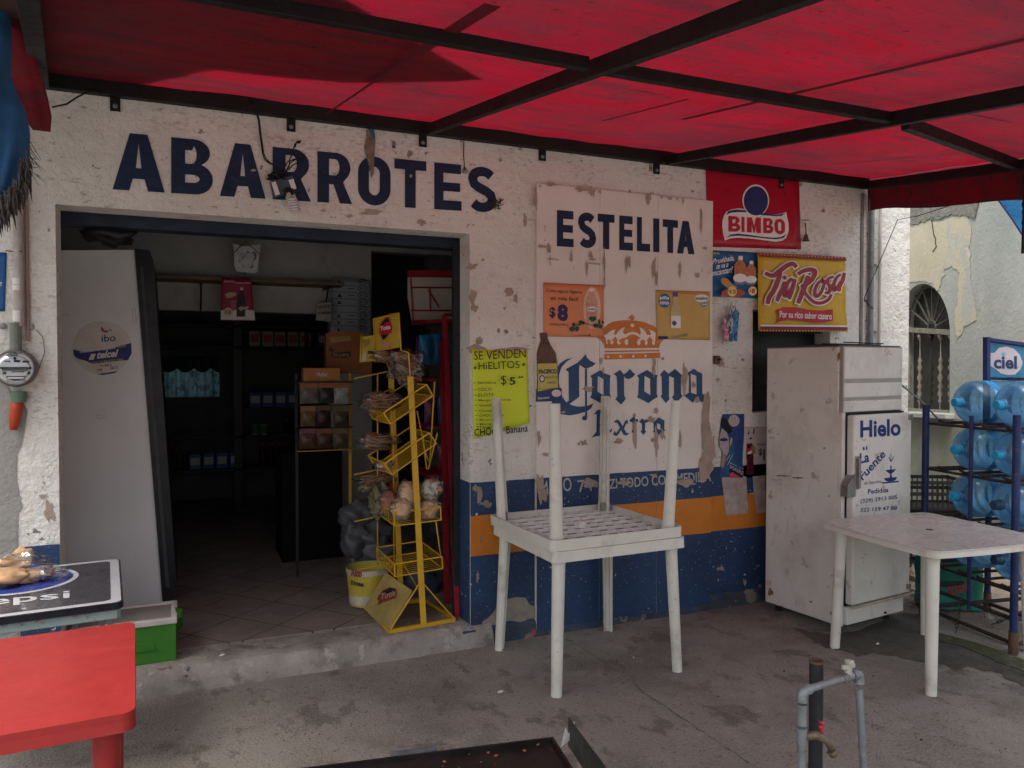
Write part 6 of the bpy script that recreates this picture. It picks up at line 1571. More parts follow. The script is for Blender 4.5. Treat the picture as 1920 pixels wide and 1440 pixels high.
# tall cooler standing in the doorway
t = thing('drinks_cooler', 'tall white cooler seen from its side inside the doorway, black door frame', 'cooler', (-.4, 1.3, .12))
CY = 1.04; CS = Surf((0, CY, 0), (0, -1, 0))
P4 = [CS.at(60, 470), CS.at(251, 470), CS.at(304, 1142), CS.at(60, 1160)]
P4[3].z = P4[2].z = .15
m = MB(); m.prism([P4[3], P4[2], P4[1], P4[0]], (0, .65, 0)); m.build('cabinet', mat('grey white cooler side', (.74, .75, .75), .45, var=.04, vs=2, layers=(((.62, .62, .62), 1.5, .5, .2, .5),)), t, bevel=.004)
P5 = [CS.at(252.5, 466, .012), CS.at(280, 470, .012), CS.at(287, 490, .012), CS.at(331, 1085, .012), CS.at(322, 1142, .012), CS.at(306, 1142, .012)]
m = MB(); m.prism(P5[::-1], (0, .68, 0)); m.build('door_frame', mat('cooler door black', (.014, .014, .018), .4, var=.3), t, bevel=.003)
m = MB(); m.prism([CS.at(x, y, .014) for x, y in ((263, 500), (268, 500), (318, 1100), (311, 1100))], (0, -.004, 0)); m.build('door_gasket', mat('gasket grey', (.05, .05, .055), .5), t)
Zx = zoomed(CS, 0, 400, 4)
def ring_pts(cx, cy, rx, ry, a0, a1, n=24): return [(cx + rx * math.cos(R(a0 + (a1 - a0) * i / n)), cy + ry * math.sin(R(a0 + (a1 - a0) * i / n))) for i in range(n + 1)]
m = MB(); m.pxpoly(Zx, [(q[0] + 6 * noise.noise(Vector((q[0] * .03, q[1] * .03, 0))), q[1] + (8 * noise.noise(Vector((q[0] * .05, q[1] * .05, 2))) if q[1] < 900 else 0)) for q in ring_pts(770, 1010, 220, 200, 0, 358, 40)], .0045, 0)
stk = m.build('round_sticker', mat('torn sticker paper', (.66, .62, .56), .6, var=.08, vs=12), t)
m = MB()
m.pxpoly(Zx, [(550, 1022), (640, 1040), (800, 1020), (985, 972), (988, 1050), (960, 1100), (820, 1115), (700, 1130), (640, 1105), (590, 1092), (560, 1070)], .006, 0)
m.pxpoly(Zx, [(720, 1205), (790, 1198), (890, 1182), (860, 1198), (770, 1213)], .006, 0)
m.text('ibo', Zx, (762, 965), (868, 958), (762, 912), .006, 0, .01)
m.text('RECARGA TU CELULAR', Zx, (600, 1050), (870, 1015), (598, 1030), .0075, 1, .02); m.text('AQUÍ', Zx, (878, 1014), (945, 1004), (876, 988), .0075, 2, .04)
m.text('telcel', Zx, (728, 1092), (890, 1075), (728, 1036), .0075, 1, .04, .3); m.pxpoly(Zx, [(665, 1100), (685, 1055), (720, 1052), (703, 1098)], .0075, 1)
m.text('PAGA TUS SERVICIOS COMO:', Zx, (690, 1132), (930, 1104), (688, 1114), .0078, 2, .02)
m.text('TELMEX', Zx, (742, 1152), (842, 1144), (742, 1136), .006, 0, .01); m.text('CFE', Zx, (726, 1188), (768, 1184), (726, 1168), .006, 3, .02); m.text('SKY', Zx, (828, 1172), (888, 1166), (828, 1150), .006, 0, .02)
strokes(m, Zx, [([(762, 855), (775, 880), (810, 888)], 16)], .006, 4); strokes(m, Zx, [([(815, 870), (840, 882)], 12)], .006, 5)
m.build('sticker_print', [mat('indigo print', (.03, .04, .17), .5), M_whiteink, mat('dull yellow print', (.45, .40, .12), .5), M_ink, M_redink, mat('light blue print', (.2, .35, .5), .5)], stk)
m = MB()
for q in ([(435, 752), (520, 756), (524, 770), (435, 772)], [(990, 715), (1012, 712), (1022, 812), (1000, 815)], [(720, 1512), (790, 1512), (790, 1530), (740, 1540)]): 
    m.tube([Zx.at(x, y, .003) for x, y in q + [q[0]]], .0012, 4)
m.build('tape_mark', mat('old tape', (.42, .36, .26), .6), t)
for s in (.02, .5):
    m = MB(); m.box(P4[0].x + .3, P4[2].x - .02, CY + .03 + s, CY + .08 + s, .12, .15); m.build('foot', M_black, t)

# hanging paper pack in front of the shelf
t = thing('hanging_pack', 'clear wrapped white paper pack hanging from the high shelf', 'pack', W(465, 485, 2.1))
HS = Surf((0, 2.1, 0), (0, -1, 0)); Zq = zoomed(HS, 400, 400, 3.79)
m = MB(); m.prism([Zq.at(x, y) for x, y in ((140, 215), (215, 235), (335, 222), (330, 270), (312, 415), (290, 425), (165, 410), (150, 380), (150, 280))], (0, .07, 0)); m.build('pack', mat('white pack', (.50, .52, .52), .5, var=.1, vs=14), t, bevel=.006)
m = MB(); m.tube([Zq.at(150, 280, .004), Zq.at(190, 238, .006), Zq.at(225, 200, .006), Zq.at(270, 238, .006), Zq.at(328, 292, .004)], .004, 5); m.build('string', mat('tan string', (.25, .17, .08), .8), t)
m = MB(); m.blob(Zq.at(240, 330, -.03), (.075, .055, .085), 5, .3, 3, 24, 16); m.build('plastic_wrap', film_mat('crinkled film', (.93, .93, .94), .12, .05), t, smooth=True)
# cola poster under the shelf
H2 = Surf((0, 2.19, 0), (0, -1, 0)); Zq2 = zoomed(H2, 400, 400, 3.79)
o = sheet('poster', 'crimson cola price poster 12 hanging under the high shelf inside', 'poster', H2, ((415, 521), (471, 522), (477, 601), (414, 600)), mat('crimson paper', (.30, .012, .05), .4, var=.1), d=0, curl=.004)
def f(m):
    m.pxpoly(Zq2, [(53, 690), (120, 680), (290, 690), (295, 760), (53, 757)], .007, 0)
    m.disc(Zq2, 105, 700, 32, 30, .0085, 1); m.text('12', Zq2, (88, 714), (124, 714), (88, 690), .0095, 2, .04)
    m.pxpoly(Zq2, [(165, 735), (162, 650), (172, 590), (188, 560), (190, 530), (210, 530), (212, 560), (225, 600), (230, 650), (225, 735)], .0085, 3)
    m.pxpoly(Zq2, [(190, 548), (190, 528), (211, 528), (212, 548)], .0092, 1)
    m.pxpoly(Zq2, [(82, 575), (110, 560), (160, 565), (165, 580), (130, 600), (95, 602)], .0085, 4); m.pxpoly(Zq2, [(175, 675), (205, 655), (205, 668), (252, 660), (240, 685), (205, 684), (203, 698)], .0095, 4)
    m.pxpoly(Zq2, [(120, 620), (165, 620), (158, 690), (128, 690)], .0085, 5)
    m.text('Coca-Cola', Zq2, (75, 490), (150, 490), (75, 474), .007, 0, .01); m.text('refresca tu comida', Zq2, (155, 500), (262, 500), (155, 490), .007, 0, .01)
part(o, 'picture', f, [M_whiteink, mat('pale dot print', (.55, .45, .35), .5), M_redink, mat('cola dark', (.03, .01, .015), .3), mat('cream print', (.50, .42, .30), .5), mat('pink cup print', (.40, .08, .14), .4)])
# price list on the pillar
H3 = Surf((0, 2.44, 0), (0, -1, 0)); Zq3 = zoomed(H3, 400, 400, 3.79)
o = sheet('price_list', 'long pale blue price list with ovals on the inner pillar', 'price list', H3, ((623, 518), (693, 527), (697, 632), (620, 630)), mat('pale blue paper', (.33, .37, .42), .6, var=.05), d=0, curl=.003)
def f(m):
    for i, s in enumerate(('9', '11', '12', '11', '15', '15', '23', '30')):
        cy = 488 + i * 48
        n = 20; q = [(1060 + 34 * math.cos(2 * PI * k / n), cy + 21 * math.sin(2 * PI * k / n)) for k in range(n)]
        m.pxpoly(Zq3, q, .007, 0, [[(1060 + (x - 1060) * .86, cy + (y - cy) * .80) for x, y in q]])
        m.text('$' + s, Zq3, (1042, cy + 8), (1080, cy + 8), (1042, cy - 10), .007, 0, .02)
        m.box(Zq3.at(838, cy + 24).x, Zq3.at(1118, cy + 24).x, 2.434, 2.4345, Zq3.at(900, cy + 24).z, Zq3.at(900, cy + 24).z + .0035)
        w = (30, 0, 36, 30, 0, 22, 20, 20)[i]
        if w: m.pxpoly(Zq3, [(880, cy + 12), (880 + w * .4, cy - 14), (880 + w, cy + 12)], .007, 0)
        if i in (1, 2, 5, 6): m.box(Zq3.at(955, cy).x, Zq3.at(1000, cy).x, 2.434, 2.4345, Zq3.at(960, cy).z, Zq3.at(960, cy).z + .006)
part(o, 'print', f, M_ink)
o = sheet('poster', 'small tilted paper notice at the bracket end of the high shelf', 'poster', Surf((0, 2.3, 0), (0, -1, 0)), ((596, 568), (621, 566), (622, 604), (592, 600)), mat('grey notice paper', (.36, .36, .34), .6), d=0)
part(o, 'handwriting', lambda m: (m.text('HOY NO SE', Surf((0, 2.3, 0), (0, -1, 0)), (597, 580), (618, 577), (597, 574), .006, 0, .02), m.text('FIA MAÑANA', Surf((0, 2.3, 0), (0, -1, 0)), (596, 590), (620, 588), (596, 584), .006, 0, .02)), M_ink)

# rear shelving
t = thing('rear_shelving', 'dark metal shelving with faint goods against the rear wall', 'shelving', W(470, 800, 4.6))
a0 = W(300, 800, 4.6).x; a1 = W(640, 800, 4.6).x
for x in (a0, a0 + .75, a0 + .79, a0 + 1.5, a1):
    m = MB(); m.box(x - .02, x + .02, 4.6, 4.64, .12, 2.35); m.build('upright', M_black, t)
for z in (2.05, 1.82, 1.15, .85, .5):
    m = MB(); m.box((a0 + .8) if z in (1.15,) else a0, a1, 4.6, 4.95, z, z + .025); m.build('shelf', mat('shelf dark', (.035, .035, .037), .6), t)
def goods(name, label, cat, items, group=None): pass
# rows of goods on the rear boards
rg = random.Random(11)
def good(kind, M, M2):
    t = thing(kind, None, kind.split('_')[-1])
    m = MB()
    if kind == 'goods_bottle':
        m.lathe([(0, 0), (.035, 0), (.036, .15), (.030, .18), (.013, .21), (.012, .235)], (0, 0, 0), (0, 0, 1), 12); m.build('body', M, t, smooth=True)
        m = MB(); m.lathe([(.015, .232), (.015, .255), (0, .256)], (0, 0, 0), (0, 0, 1), 10); m.build('cap', M2, t)
    elif kind == 'goods_tin':
        m.lathe([(0, 0), (.045, 0), (.045, .115), (0, .115)], (0, 0, 0), (0, 0, 1), 14); m.build('body', M, t, auto=40)
        m = MB(); m.lathe([(.0455, .02), (.0455, .095)], (0, 0, 0), (0, 0, 1), 14); m.build('label', M2, t)
    else:
        m.box(-.06, .06, -.03, .03, 0, .17); m.build('body', M, t, bevel=.01)
        m = MB(); m.box(-.045, .045, -.0325, -.0305, .05, .13); m.build('label', M2, t)
    return t
kinds = [('goods_bottle', mat('dark cola glass', (.05, .02, .015), .2), M_redink, 'dim brown drink bottle in a row on the rear shelving'), ('goods_tin', M_galv, mat('green tin label', (.05, .16, .08), .5), 'dim tin with green label in a row on the rear shelving'),
         ('goods_packet', mat('pale packet', (.35, .33, .28), .5), mat('red packet label', (.35, .05, .05), .5), 'dim pale packet with red label in a row on the rear shelving'), ('goods_packet', mat('blue packet', (.05, .12, .30), .5), mat('white packet label', (.5, .5, .5), .5), 'dim blue packet with white label in a row on the rear shelving')]
protos = []
for kx, M1, M2_, lab in kinds:
    g_ = good(kx, M1, M2_); tag(g_, lab, None, 'goods on the rear shelving'); protos.append([g_, False])
for z in (1.175, .875, .525, 1.845):
    x = a0 + (.95 if z > .6 else .1)
    while x < a1 - .12:
        if z > 1.8 and x < a0 + .6: x += .3; continue
        k_ = rg.randrange(4)
        for j in range(rg.randint(2, 5)):
            if x > a1 - .12: break
            pr_g = protos[k_]
            o = pr_g[0] if not pr_g[1] else copy_tree(pr_g[0]); pr_g[1] = True
            o.location = (x, 4.68 + rg.uniform(-.02, .02), z + .001); x += .09 if k_ < 2 else .135
        x += rg.uniform(.05, .25)
# snack stand: orange box on top, hanging packets
SY = 1.35; SS = Surf((0, SY, 0), (0, -1, 0)); Zn = zoomed(SS, 540, 620, 5.144)
t = thing('snack_stand', 'dark wire stand holding rows of hanging snack packets', 'stand', W(600, 1000, SY + .1))
xa, xb = W(560, 800, SY).x, W(662, 800, SY).x
for x in (xa, xb):
    m = MB(); m.bar((x, SY + .12, .12), (x, SY + .12, W(600, 700, SY).z), .02, .02, up=(1, 0, 0)); m.build('upright', M_yellow if x == xb else M_black, t)
for v in (716, 760, 803, 845):
    z = W(610, v, SY).z; m = MB(); m.tube([(xa, SY + .02, z), (xb, SY + .02, z)], .004, 6); m.tube([(xa, SY + .02, z), (xa, SY + .12, z)], .004, 6); m.tube([(xb, SY + .02, z), (xb, SY + .12, z)], .004, 6); m.build('hook_rail', M_yellow if v == 845 else M_black, t)
k = 0
names = ['silver', 'black', 'white']
cols = {0: (.22, .20, .18), 1: (.03, .03, .03), 2: (.42, .42, .40)}
rows = [((562, 718, 596, 757), 'brown topped packet with silver peanuts', (.24, .08, .03), (.20, .18, .16)), ((597, 718, 626, 757), 'brown topped packet with dark seeds', (.24, .08, .03), (.05, .05, .05)), ((627, 718, 655, 757), 'brown topped packet with white seeds', (.24, .09, .03), (.45, .44, .40)),
        ((563, 761, 592, 800), 'orange snack packet', (.20, .09, .03), (.20, .13, .07)), ((593, 760, 619, 800), 'dull brown snack packet', (.08, .04, .025), (.06, .03, .02)), ((625, 762, 654, 801), 'olive snack packet', (.10, .07, .03), (.09, .07, .04)),
        ((561, 803, 592, 842), 'mauve snack packet', (.13, .05, .07), (.15, .08, .04)), ((593, 803, 624, 842), 'russet snack packet', (.15, .05, .025), (.10, .05, .03)), ((626, 804, 652, 842), 'ochre snack packet', (.12, .07, .03), (.12, .09, .05))]
pos = ['top row left', 'top row middle', 'top row right', 'second row left', 'second row middle', 'second row right', 'bottom row left', 'bottom row middle', 'bottom row right']
for i, ((u0, v0, u1, v1), lab, c1, c2) in enumerate(rows):
    a = W(u0, v1, SY); b = W(u1, v0, SY)
    t = thing('snack_packet', lab + ', ' + pos[i] + ' of the snack stand', 'packet', ((a.x + b.x) / 2, SY, a.z), 'packets hanging on the snack stand')
    m = MB()
    def pk(s, q, back):
        x = a.x + (b.x - a.x) * s; z = a.z + (b.z - a.z) * q
        bu = .028 * math.sin(PI * s) ** .6 * math.sin(PI * min(1, q * 1.25)) ** .6 if 0 < s < 1 and q < .8 else 0
        return Vector((x, SY + (bu if back else -bu) + .004 * noise.noise(Vector((x * 40, z * 40, i))), z))
    m.grid(lambda s, q: pk(s, q, 0), 8, 8); m.grid(lambda s, q: pk(1 - s, q, 1), 8, 8)
    m.build('bag', mat('packet %s film' % 'abcdefghi'[i], tuple(q * .6 for q in c2), .22, var=.5, vs=25, bump=.5, bs=40), t, smooth=True)
    m = MB(); m.box(a.x + .002, b.x - .002, SY - .008, SY + .006, a.z + (b.z - a.z) * .76, b.z); m.build('header_card', mat('packet %s card' % 'abcdefghi'[i], c1, .5, var=.2, vs=20), t)
m = MB(); face_box(m, 569, 690, 638, 715, SY, .12)
t = thing('snack_box', 'orange brown carton of snacks standing on top of the snack stand', 'box', W(604, 715, SY)); m.build('carton', mat('orange carton', (.36, .15, .04), .6, var=.15, vs=8), t, bevel=.003)
m = MB(); m.text('Mafer', Zn, (275, 440), (385, 442), (275, 400), .004, 0, .02); m.text('DULCE Y SALADO', Zn, (210, 480), (485, 482), (210, 466), .004, 1, .01); m.build('lettering', [mat('pale print', (.5, .5, .55), .5), mat('brown print', (.10, .03, .03), .6)], t)
m = MB(); z = W(604, 715, SY).z; m.box(xa, xb, SY - .01, SY + .14, z - .012, z - .001); one(m, 'stand_tray', M_black, 'black tray under the orange carton on the snack stand', 'tray', (xa, SY, z))
# dark cabinet below
CYB = 1.9
m = MB(); a_ = W(528, 850, CYB); b_ = W(642, 850, CYB); m.box(a_.x, b_.x, CYB, CYB + .45, .12, a_.z)
one(m, 'dark_cabinet', mat('black cabinet', (.006, .006, .007), .85, spec=.1), 'plain black cabinet behind the stand of hanging snack packets', 'cabinet', W(585, 962, 1.9), bevel=.01)
# big orange bag / board behind
OY = 1.6; OS = Surf((0, OY, 0), (0, -1, 0)); Zn2 = zoomed(OS, 540, 620, 5.144)
m = MB(); q = [OS.at(x, y) for x, y in ((611, 700), (611, 626), (622, 622), (682, 624), (692, 632), (696, 700))]; m.prism(q[::-1], (0, .05, 0))
t = thing('snack_board', 'large dim orange snack card with logo behind the yellow rack', 'board', OS.at(650, 700)); m.build('card', mat('dim orange card', (.24, .075, .025), .5, var=.2, vs=6), t, bevel=.004)
m = MB(); m.pxpoly(Zn2, [(400, 60), (600, 50), (605, 95), (415, 120)], .004, 0); m.pxpoly(Zn2, [(410, 215), (600, 200), (610, 250), (560, 262), (420, 262)], .004, 1); m.text('TIA LUPITA', Zn2, (430, 250), (590, 250), (430, 222), .006, 2, .02); m.pxpoly(Zn2, blotch(420, 185, 30, 25, 3), .004, 1); m.build('print', [mat('faded gold print', (.30, .20, .06), .5), mat('dark brown print', (.05, .03, .02), .5), mat('beige print', (.30, .24, .16), .5)], t)

# ---------------------------------------------------------------- yellow wire rack
def yb(u, v, y): return W(u, v, y)
t = thing('wire_rack', 'yellow metal rack with tilted wire baskets standing in the doorway', 'rack', (1.25, .3, .12))
FL = .125
bl_, br_, kl, kr = Vector((1.058, .04, FL + .012)), Vector((1.465, .09, FL + .012)), Vector((1.03, .57, FL + .012)), Vector((1.41, .52, FL + .012))
m = MB(); m.bar(bl_, br_, .022, .022); m.build('base_bar', M_yellow, t)
m = MB(); m.bar(kl, kr, .022, .022); m.build('base_bar', M_yellow, t)
m = MB(); m.bar(kl.lerp(bl_, .0), bl_, .016, .018); m.build('base_bar', M_yellow, t)
m = MB(); m.bar(br_, kr, .016, .018); m.build('base_bar', M_yellow, t)
f0 = Vector((yb(794, 1178, .062).x, .062, FL + .02)); f1 = yb(769, 706, .10)
b0 = Vector((yb(752, 1120, .55).x, .55, FL + .02)); b1 = yb(733, 706, .50)
m = MB(); m.bar(f0, f1, .034, .014, up=(0, 1, 0)); m.build('post', M_yellow, t, bevel=.001)
m = MB(); m.bar(b0, b1, .034, .014, up=(0, 1, 0)); m.build('post', M_yellow, t, bevel=.001)
m = MB()
for a, b in ((bl_, f0.lerp(f1, .175)), (br_, f0.lerp(f1, .175)), (kl, b0.lerp(b1, .2)), (kr, b0.lerp(b1, .2))): m.tube([a, b], .0045, 6)
m.build('brace', M_yellow, t)
m = MB()
top = yb(748, 587, .12)
m.tube([f1, yb(766, 661, .10), yb(752, 657, .12), yb(748, 587, .12), yb(700, 598, .42), yb(704, 655, .42)], .0045, 6)
m.tube([b1, yb(722, 665, .5), yb(740, 660, .3)], .0045, 6); m.tube([yb(708, 700, .5), yb(708, 1060, .5)], .0045, 6)
m.tube([yb(737, 740, .45), yb(739, 1060, .45)], .004, 6)
m.tube([yb(815, 715, .10), yb(806, 870, .10), yb(798, 850, .12), yb(782, 770, .2)], .0045, 6)
m.tube([yb(820, 812, .10), yb(803, 880, .12)], .0045, 6); m.tube([yb(800, 880, .12), yb(792, 812, .12)], .004, 6)
m.tube([yb(817, 975, .10), yb(826, 1040, .10)], .0045, 6); m.tube([yb(789, 980, .10), yb(787, 1010, .10)], .004, 6)
m.build('side_wire', M_yellow, t, smooth=True)
def basket(fl, frr, y0, y1, h, slats=11):
    """fl, frr: pixel of left-front and right-front floor corners"""
    A = W(*fl, y0); B = W(*frr, y0)
    C = Vector((B.x, y1, B.z)); Dd = Vector((A.x, y1, A.z)); up = Vector((-(B.z - A.z) * .25, 0, h))
    m = MB()
    m.tube([A, B, C, Dd, A], .0042, 6); m.tube([A + up, B + up, C + up, Dd + up, A + up], .0045, 6)
    for p in (A, B, C, Dd): m.tube([p, p + up], .0042, 6)
    for i in range(1, slats):
        s = i / slats
        p, q = A.lerp(Dd, s), B.lerp(C, s); m.tube([p + up * .9, p, q, q + up * .9], .0016, 4)
    m.build('basket', M_yellow, t, smooth=False)
    return A, B, C, Dd
k1 = basket((732, 795), (812, 742), .08, .50, .065)
k2 = basket((735, 890), (818, 832), .08, .50, .065)
k3 = basket((740, 986), (827, 975), .08, .50, .075, 9)
k4 = basket((741, 1081), (830, 1066), .08, .52, .07)
# left shelf lips at the back
m = MB()
for v in (1060, 968, 880, 700): m.tube([yb(664, v + 10, .56), yb(730, v - 4, .52)], .004, 6)
m.build('side_wire', M_yellow, t)
# top sign
o_ = MB(); q = [yb(702, 596, .42), yb(747, 587, .13), yb(750, 651, .13), yb(705, 659, .42)]
nrm = (q[1] - q[0]).cross(q[3] - q[0]).normalized()
if nrm.y > 0: nrm = -nrm
o_.prism(q, -nrm * .008); sg = o_.build('top_sign', mat('yellow sign board', (.42, .27, .03), .5, var=.25, vs=8), t)
SGN = Surf(q[0], nrm); Zy = zoomed(SGN, 600, 560, 4.5)
m = MB()
m.pxpoly(Zy, [(505, 225), (530, 180), (565, 150), (592, 160), (600, 200), (612, 235), (605, 290), (560, 300), (505, 305)], .002, 0)
m.pxpoly(Zy, [(515, 222), (545, 180), (575, 160), (588, 190), (560, 200), (530, 225)], .0035, 1); m.pxpoly(Zy, [(515, 305), (535, 350), (560, 330), (585, 300)], .0035, 1); m.pxpoly(Zy, [(510, 385), (515, 358), (560, 370), (600, 365), (590, 405), (560, 412)], .0035, 2)
m.text('Totis', Zy, (515, 270), (600, 255), (512, 235), .0045, 3, .03); m.build('sign_print', [M_redink, M_ink, mat('pink print', (.55, .22, .16), .5), M_whiteink], sg)
# lower sign leaning at the base
o_ = MB(); q = [yb(723, 1073, .40), yb(772, 1107, .10), yb(729, 1188, .035), yb(682, 1141, .45)]
n2 = (q[1] - q[0]).cross(q[3] - q[0]).normalized()
if n2.y > 0: n2 = -n2
o_.prism(q, -n2 * .008); sg2 = o_.build('base_sign', mat('faded yellow sign board', (.30, .22, .07), .6, var=.25, vs=8), t)
S2 = Surf(q[0], n2); Zy2 = zoomed(S2, 600, 860, 4.237)
m = MB(); m.pxpoly(Zy2, [(455, 1110), (500, 1045), (560, 1020), (612, 1035), (615, 1070), (595, 1130), (605, 1140), (570, 1195), (545, 1150), (505, 1135), (490, 1180), (460, 1230), (455, 1170), (470, 1130)], .003, 0)
m.text('Totis', Zy2, (480, 1125), (600, 1090), (490, 1075), .005, 1, .02); m.pxpoly(Zy2, [(500, 1060), (560, 1028), (605, 1040), (590, 1060), (520, 1075)], .0045, 2); m.build('sign_print', [mat('dark red print', (.18, .03, .03), .5), mat('beige print', (.30, .24, .16), .5), M_ink], sg2)

film = film_mat('crinkled film', (.93, .93, .94), .12, .05)
def bread(lab, c, r, s, M=None, wrap=1.12):
    t = thing('bread_loaf', lab, 'bread', c, 'wrapped loaves on the yellow rack')
    m = MB(); m.blob(c, r, s, .12, 1.5, 24, 14); m.build('loaf', M or Mbread, t, smooth=True)
    m = MB(); m.blob(c, tuple(q * wrap for q in r), s + 3, .28, 2.5, 28, 16); m.build('plastic_wrap', film, t, smooth=True)
    return t
bread('wrapped loaf in the third basket, front left, under the topmost roll', W(752, 955, .13), (.058, .06, .062), 1)
bread('wrapped loaf in the third basket, front right corner', W(803, 955, .15), (.062, .06, .058), 2)
tt = bread('wrapped loaf with printed label lying highest on the right of the third basket', W(808, 918, .17), (.062, .06, .065), 3)
m = MB(); m.blob(W(806, 916, .17) + Vector((-.01, -.03, 0)), (.040, .04, .045), 9, .4, 2.5); m.build('printed_label', mat('green white label', (.40, .42, .36), .4, var=.3, vs=30, layers=(((.03, .05, .03), 40, .6, .02, .9),)), tt, smooth=True)
bread('wrapped loaf lying upper left of the yellow front post', W(765, 925, .17), (.055, .06, .07), 4)
bread('wrapped dark loaf at the back left of the third basket', W(732, 945, .34), (.065, .06, .07), 5, Mbread2)
m = MB(); c = W(716, 940, .42); m.blob(c, (.08, .07, .10), 6, .35, 3); m.blob(c + Vector((-.09, 0, .09)), (.05, .03, .02), 3, .5, 3)
t = thing('chip_bag', 'shiny patterned snack bag at the far left of the third basket', 'bag', c); m.build('bag', mat('green patterned film', (.14, .12, .07), .2, var=.6, vs=16, bump=.6, layers=(((.4, .36, .30), 22, .60, .03, .8), ((.02, .02, .015), 26, .6, .03, .8))), t, smooth=True)
def sticks(lab, u, v, y, r, s, tilt=.3):
    c = W(u, v, y); t = thing('tostada_bag', lab, 'bag', c)
    m = MB(); rr = random.Random(s)
    for i in range(16):
        o2 = Vector((rr.uniform(-.2, .2) * r[0], rr.uniform(-.6, .6) * r[1], (i / 15 - .5) * 1.7 * r[2])); ax = Vector((tilt * .3, 0, 1)).normalized()
        m.lathe([(0, .004), (r[0] * .7, .0), (r[0] * .85, -.004), (r[0] * .7, -.008), (0, -.004)], c + o2, (rr.uniform(-.3, .3) + tilt, rr.uniform(-.3, .3), 1), 14)
    m.build('tostadas', mat('toasted corn', (.26, .14, .07), .8, var=.35, vs=20), t, smooth=True)
    m = MB(); m.blob(c, tuple(q * 1.25 for q in r), s, .25, 2.6, 28, 16); m.build('plastic_wrap', film, t, smooth=True)
sticks('bag of stacked tostadas leaning high on the right of the yellow rack', 765, 690, .32, (.085, .08, .085), 3, .5)
sticks('bag of stacked tostadas in the top basket, left end', 712, 752, .42, (.10, .08, .05), 5, -.2)
sticks('bag of stacked tostadas lying left of the second basket', 706, 828, .50, (.10, .08, .04), 6, .1)
sticks('small bag of tostadas in the left end of the second basket', 722, 872, .28, (.05, .05, .025), 7, .1)
sticks('bag of tostadas behind the second post, above the third basket', 706, 898, .55, (.10, .08, .022), 8, .0)
sticks('small bag of tostadas on the top wire under the yellow sign', 718, 668, .38, (.055, .05, .025), 9, .2)
sticks('small bag of brown snacks beside the top of the front post', 748, 668, .22, (.045, .05, .025), 10, .1)
# yellow printed chip bag
m = MB(); YS = Surf((0, .62, 0), (0, -1, 0)); q = [YS.at(x, y) for x, y in ((679, 677), (679, 631), (703, 630), (701, 655), (706, 660), (705, 677))]; m.prism(q[::-1], (0, .04, 0))
t = thing('chip_bag', 'bright yellow chip bag ending in letters nas, left of the yellow sign', 'bag', YS.at(690, 677)); m.build('bag', mat('yellow bag film', (.48, .34, .03), .3, var=.15), t, bevel=.008)
m = MB(); Zn3 = zoomed(YS, 540, 620, 5.144); m.text('nas', Zn3, (770, 225), (828, 226), (770, 195), .006, 0, .04); m.pxpoly(Zn3, [(720, 225), (755, 210), (755, 290), (712, 290)], .004, 1); m.pxpoly(Zn3, [(722, 90), (790, 80), (785, 130), (730, 170)], .004, 2); m.build('print', [M_ink, mat('white print', (.45, .42, .34), .5), mat('ochre print', (.28, .18, .04), .5)], t)
# bucket
bc = W(690, 1100, .62); t = thing('snack_bucket', 'round yellow cardboard bucket with cut lettering on the tiled floor', 'bucket', (bc.x, bc.y, .12))
zb_, zt_ = W(690, 1112, .62).z, W(690, 1062, .62).z
zb_ = .135
m = MB(); m.lathe([(0, 0), (.115, 0), (.135, zt_ - zb_), (.128, zt_ - zb_), (.110, .008), (0, .008)], (bc.x, bc.y, zb_), (0, 0, 1), 32); m.build('tub', mat('yellow tub', (.42, .34, .05), .5, var=.12, vs=5), t, auto=40)
m = MB(); m.lathe([(.1165, .012), (.1215, .075), (.1213, .076), (.1163, .012)], (bc.x, bc.y, zb_), (0, 0, 1), 32); m.lathe([(.1365, zt_ - zb_ - .03), (.1372, zt_ - zb_ + .002)], (bc.x, bc.y, zb_), (0, 0, 1), 32); m.build('white_band', mat('cream band', (.42, .38, .30), .6, var=.3, vs=20), t)
KS = Surf((bc.x, bc.y - .137, .2), (-.3, -.95, 0)); m = MB(); m.text('llinas', KS, (658, 1096), (682, 1100), (658, 1087), .006, 0, .03); m.text('Rico', KS, (658, 1080), (678, 1082), (660, 1066), .006, 1, .04); m.build('lettering', [M_ink, mat('dark red print', (.18, .03, .03), .5)], t)
# grey bag bundle behind
m = MB()
for i, (u, v, y, r) in enumerate(((672, 965, .95, (.12, .10, .10)), (690, 1000, .95, (.15, .12, .12)), (665, 1010, .9, (.10, .1, .12)), (700, 1030, .9, (.14, .1, .10)), (664, 1045, .92, (.05, .05, .09)))): m.blob(W(u, v, y), r, i, .2, 1.8, 28, 18)
one(m, 'plastic_sack', mat('grey sack film', (.07, .072, .08), .45, var=.3, vs=5, bump=.5, bs=10), 'crumpled grey plastic sacks behind the yellow rack', 'sack', W(680, 1050, .95), smooth=True)
m = MB(); m.blob(W(788, 1100, .75), (.13, .1, .14), 5, .15, 2); one(m, 'water_jug', mat('dim blue jug', (.05, .07, .10), .3, var=.3), 'dim bluish jug on the floor behind the yellow rack base', 'jug', W(788, 1130, .75), smooth=True)

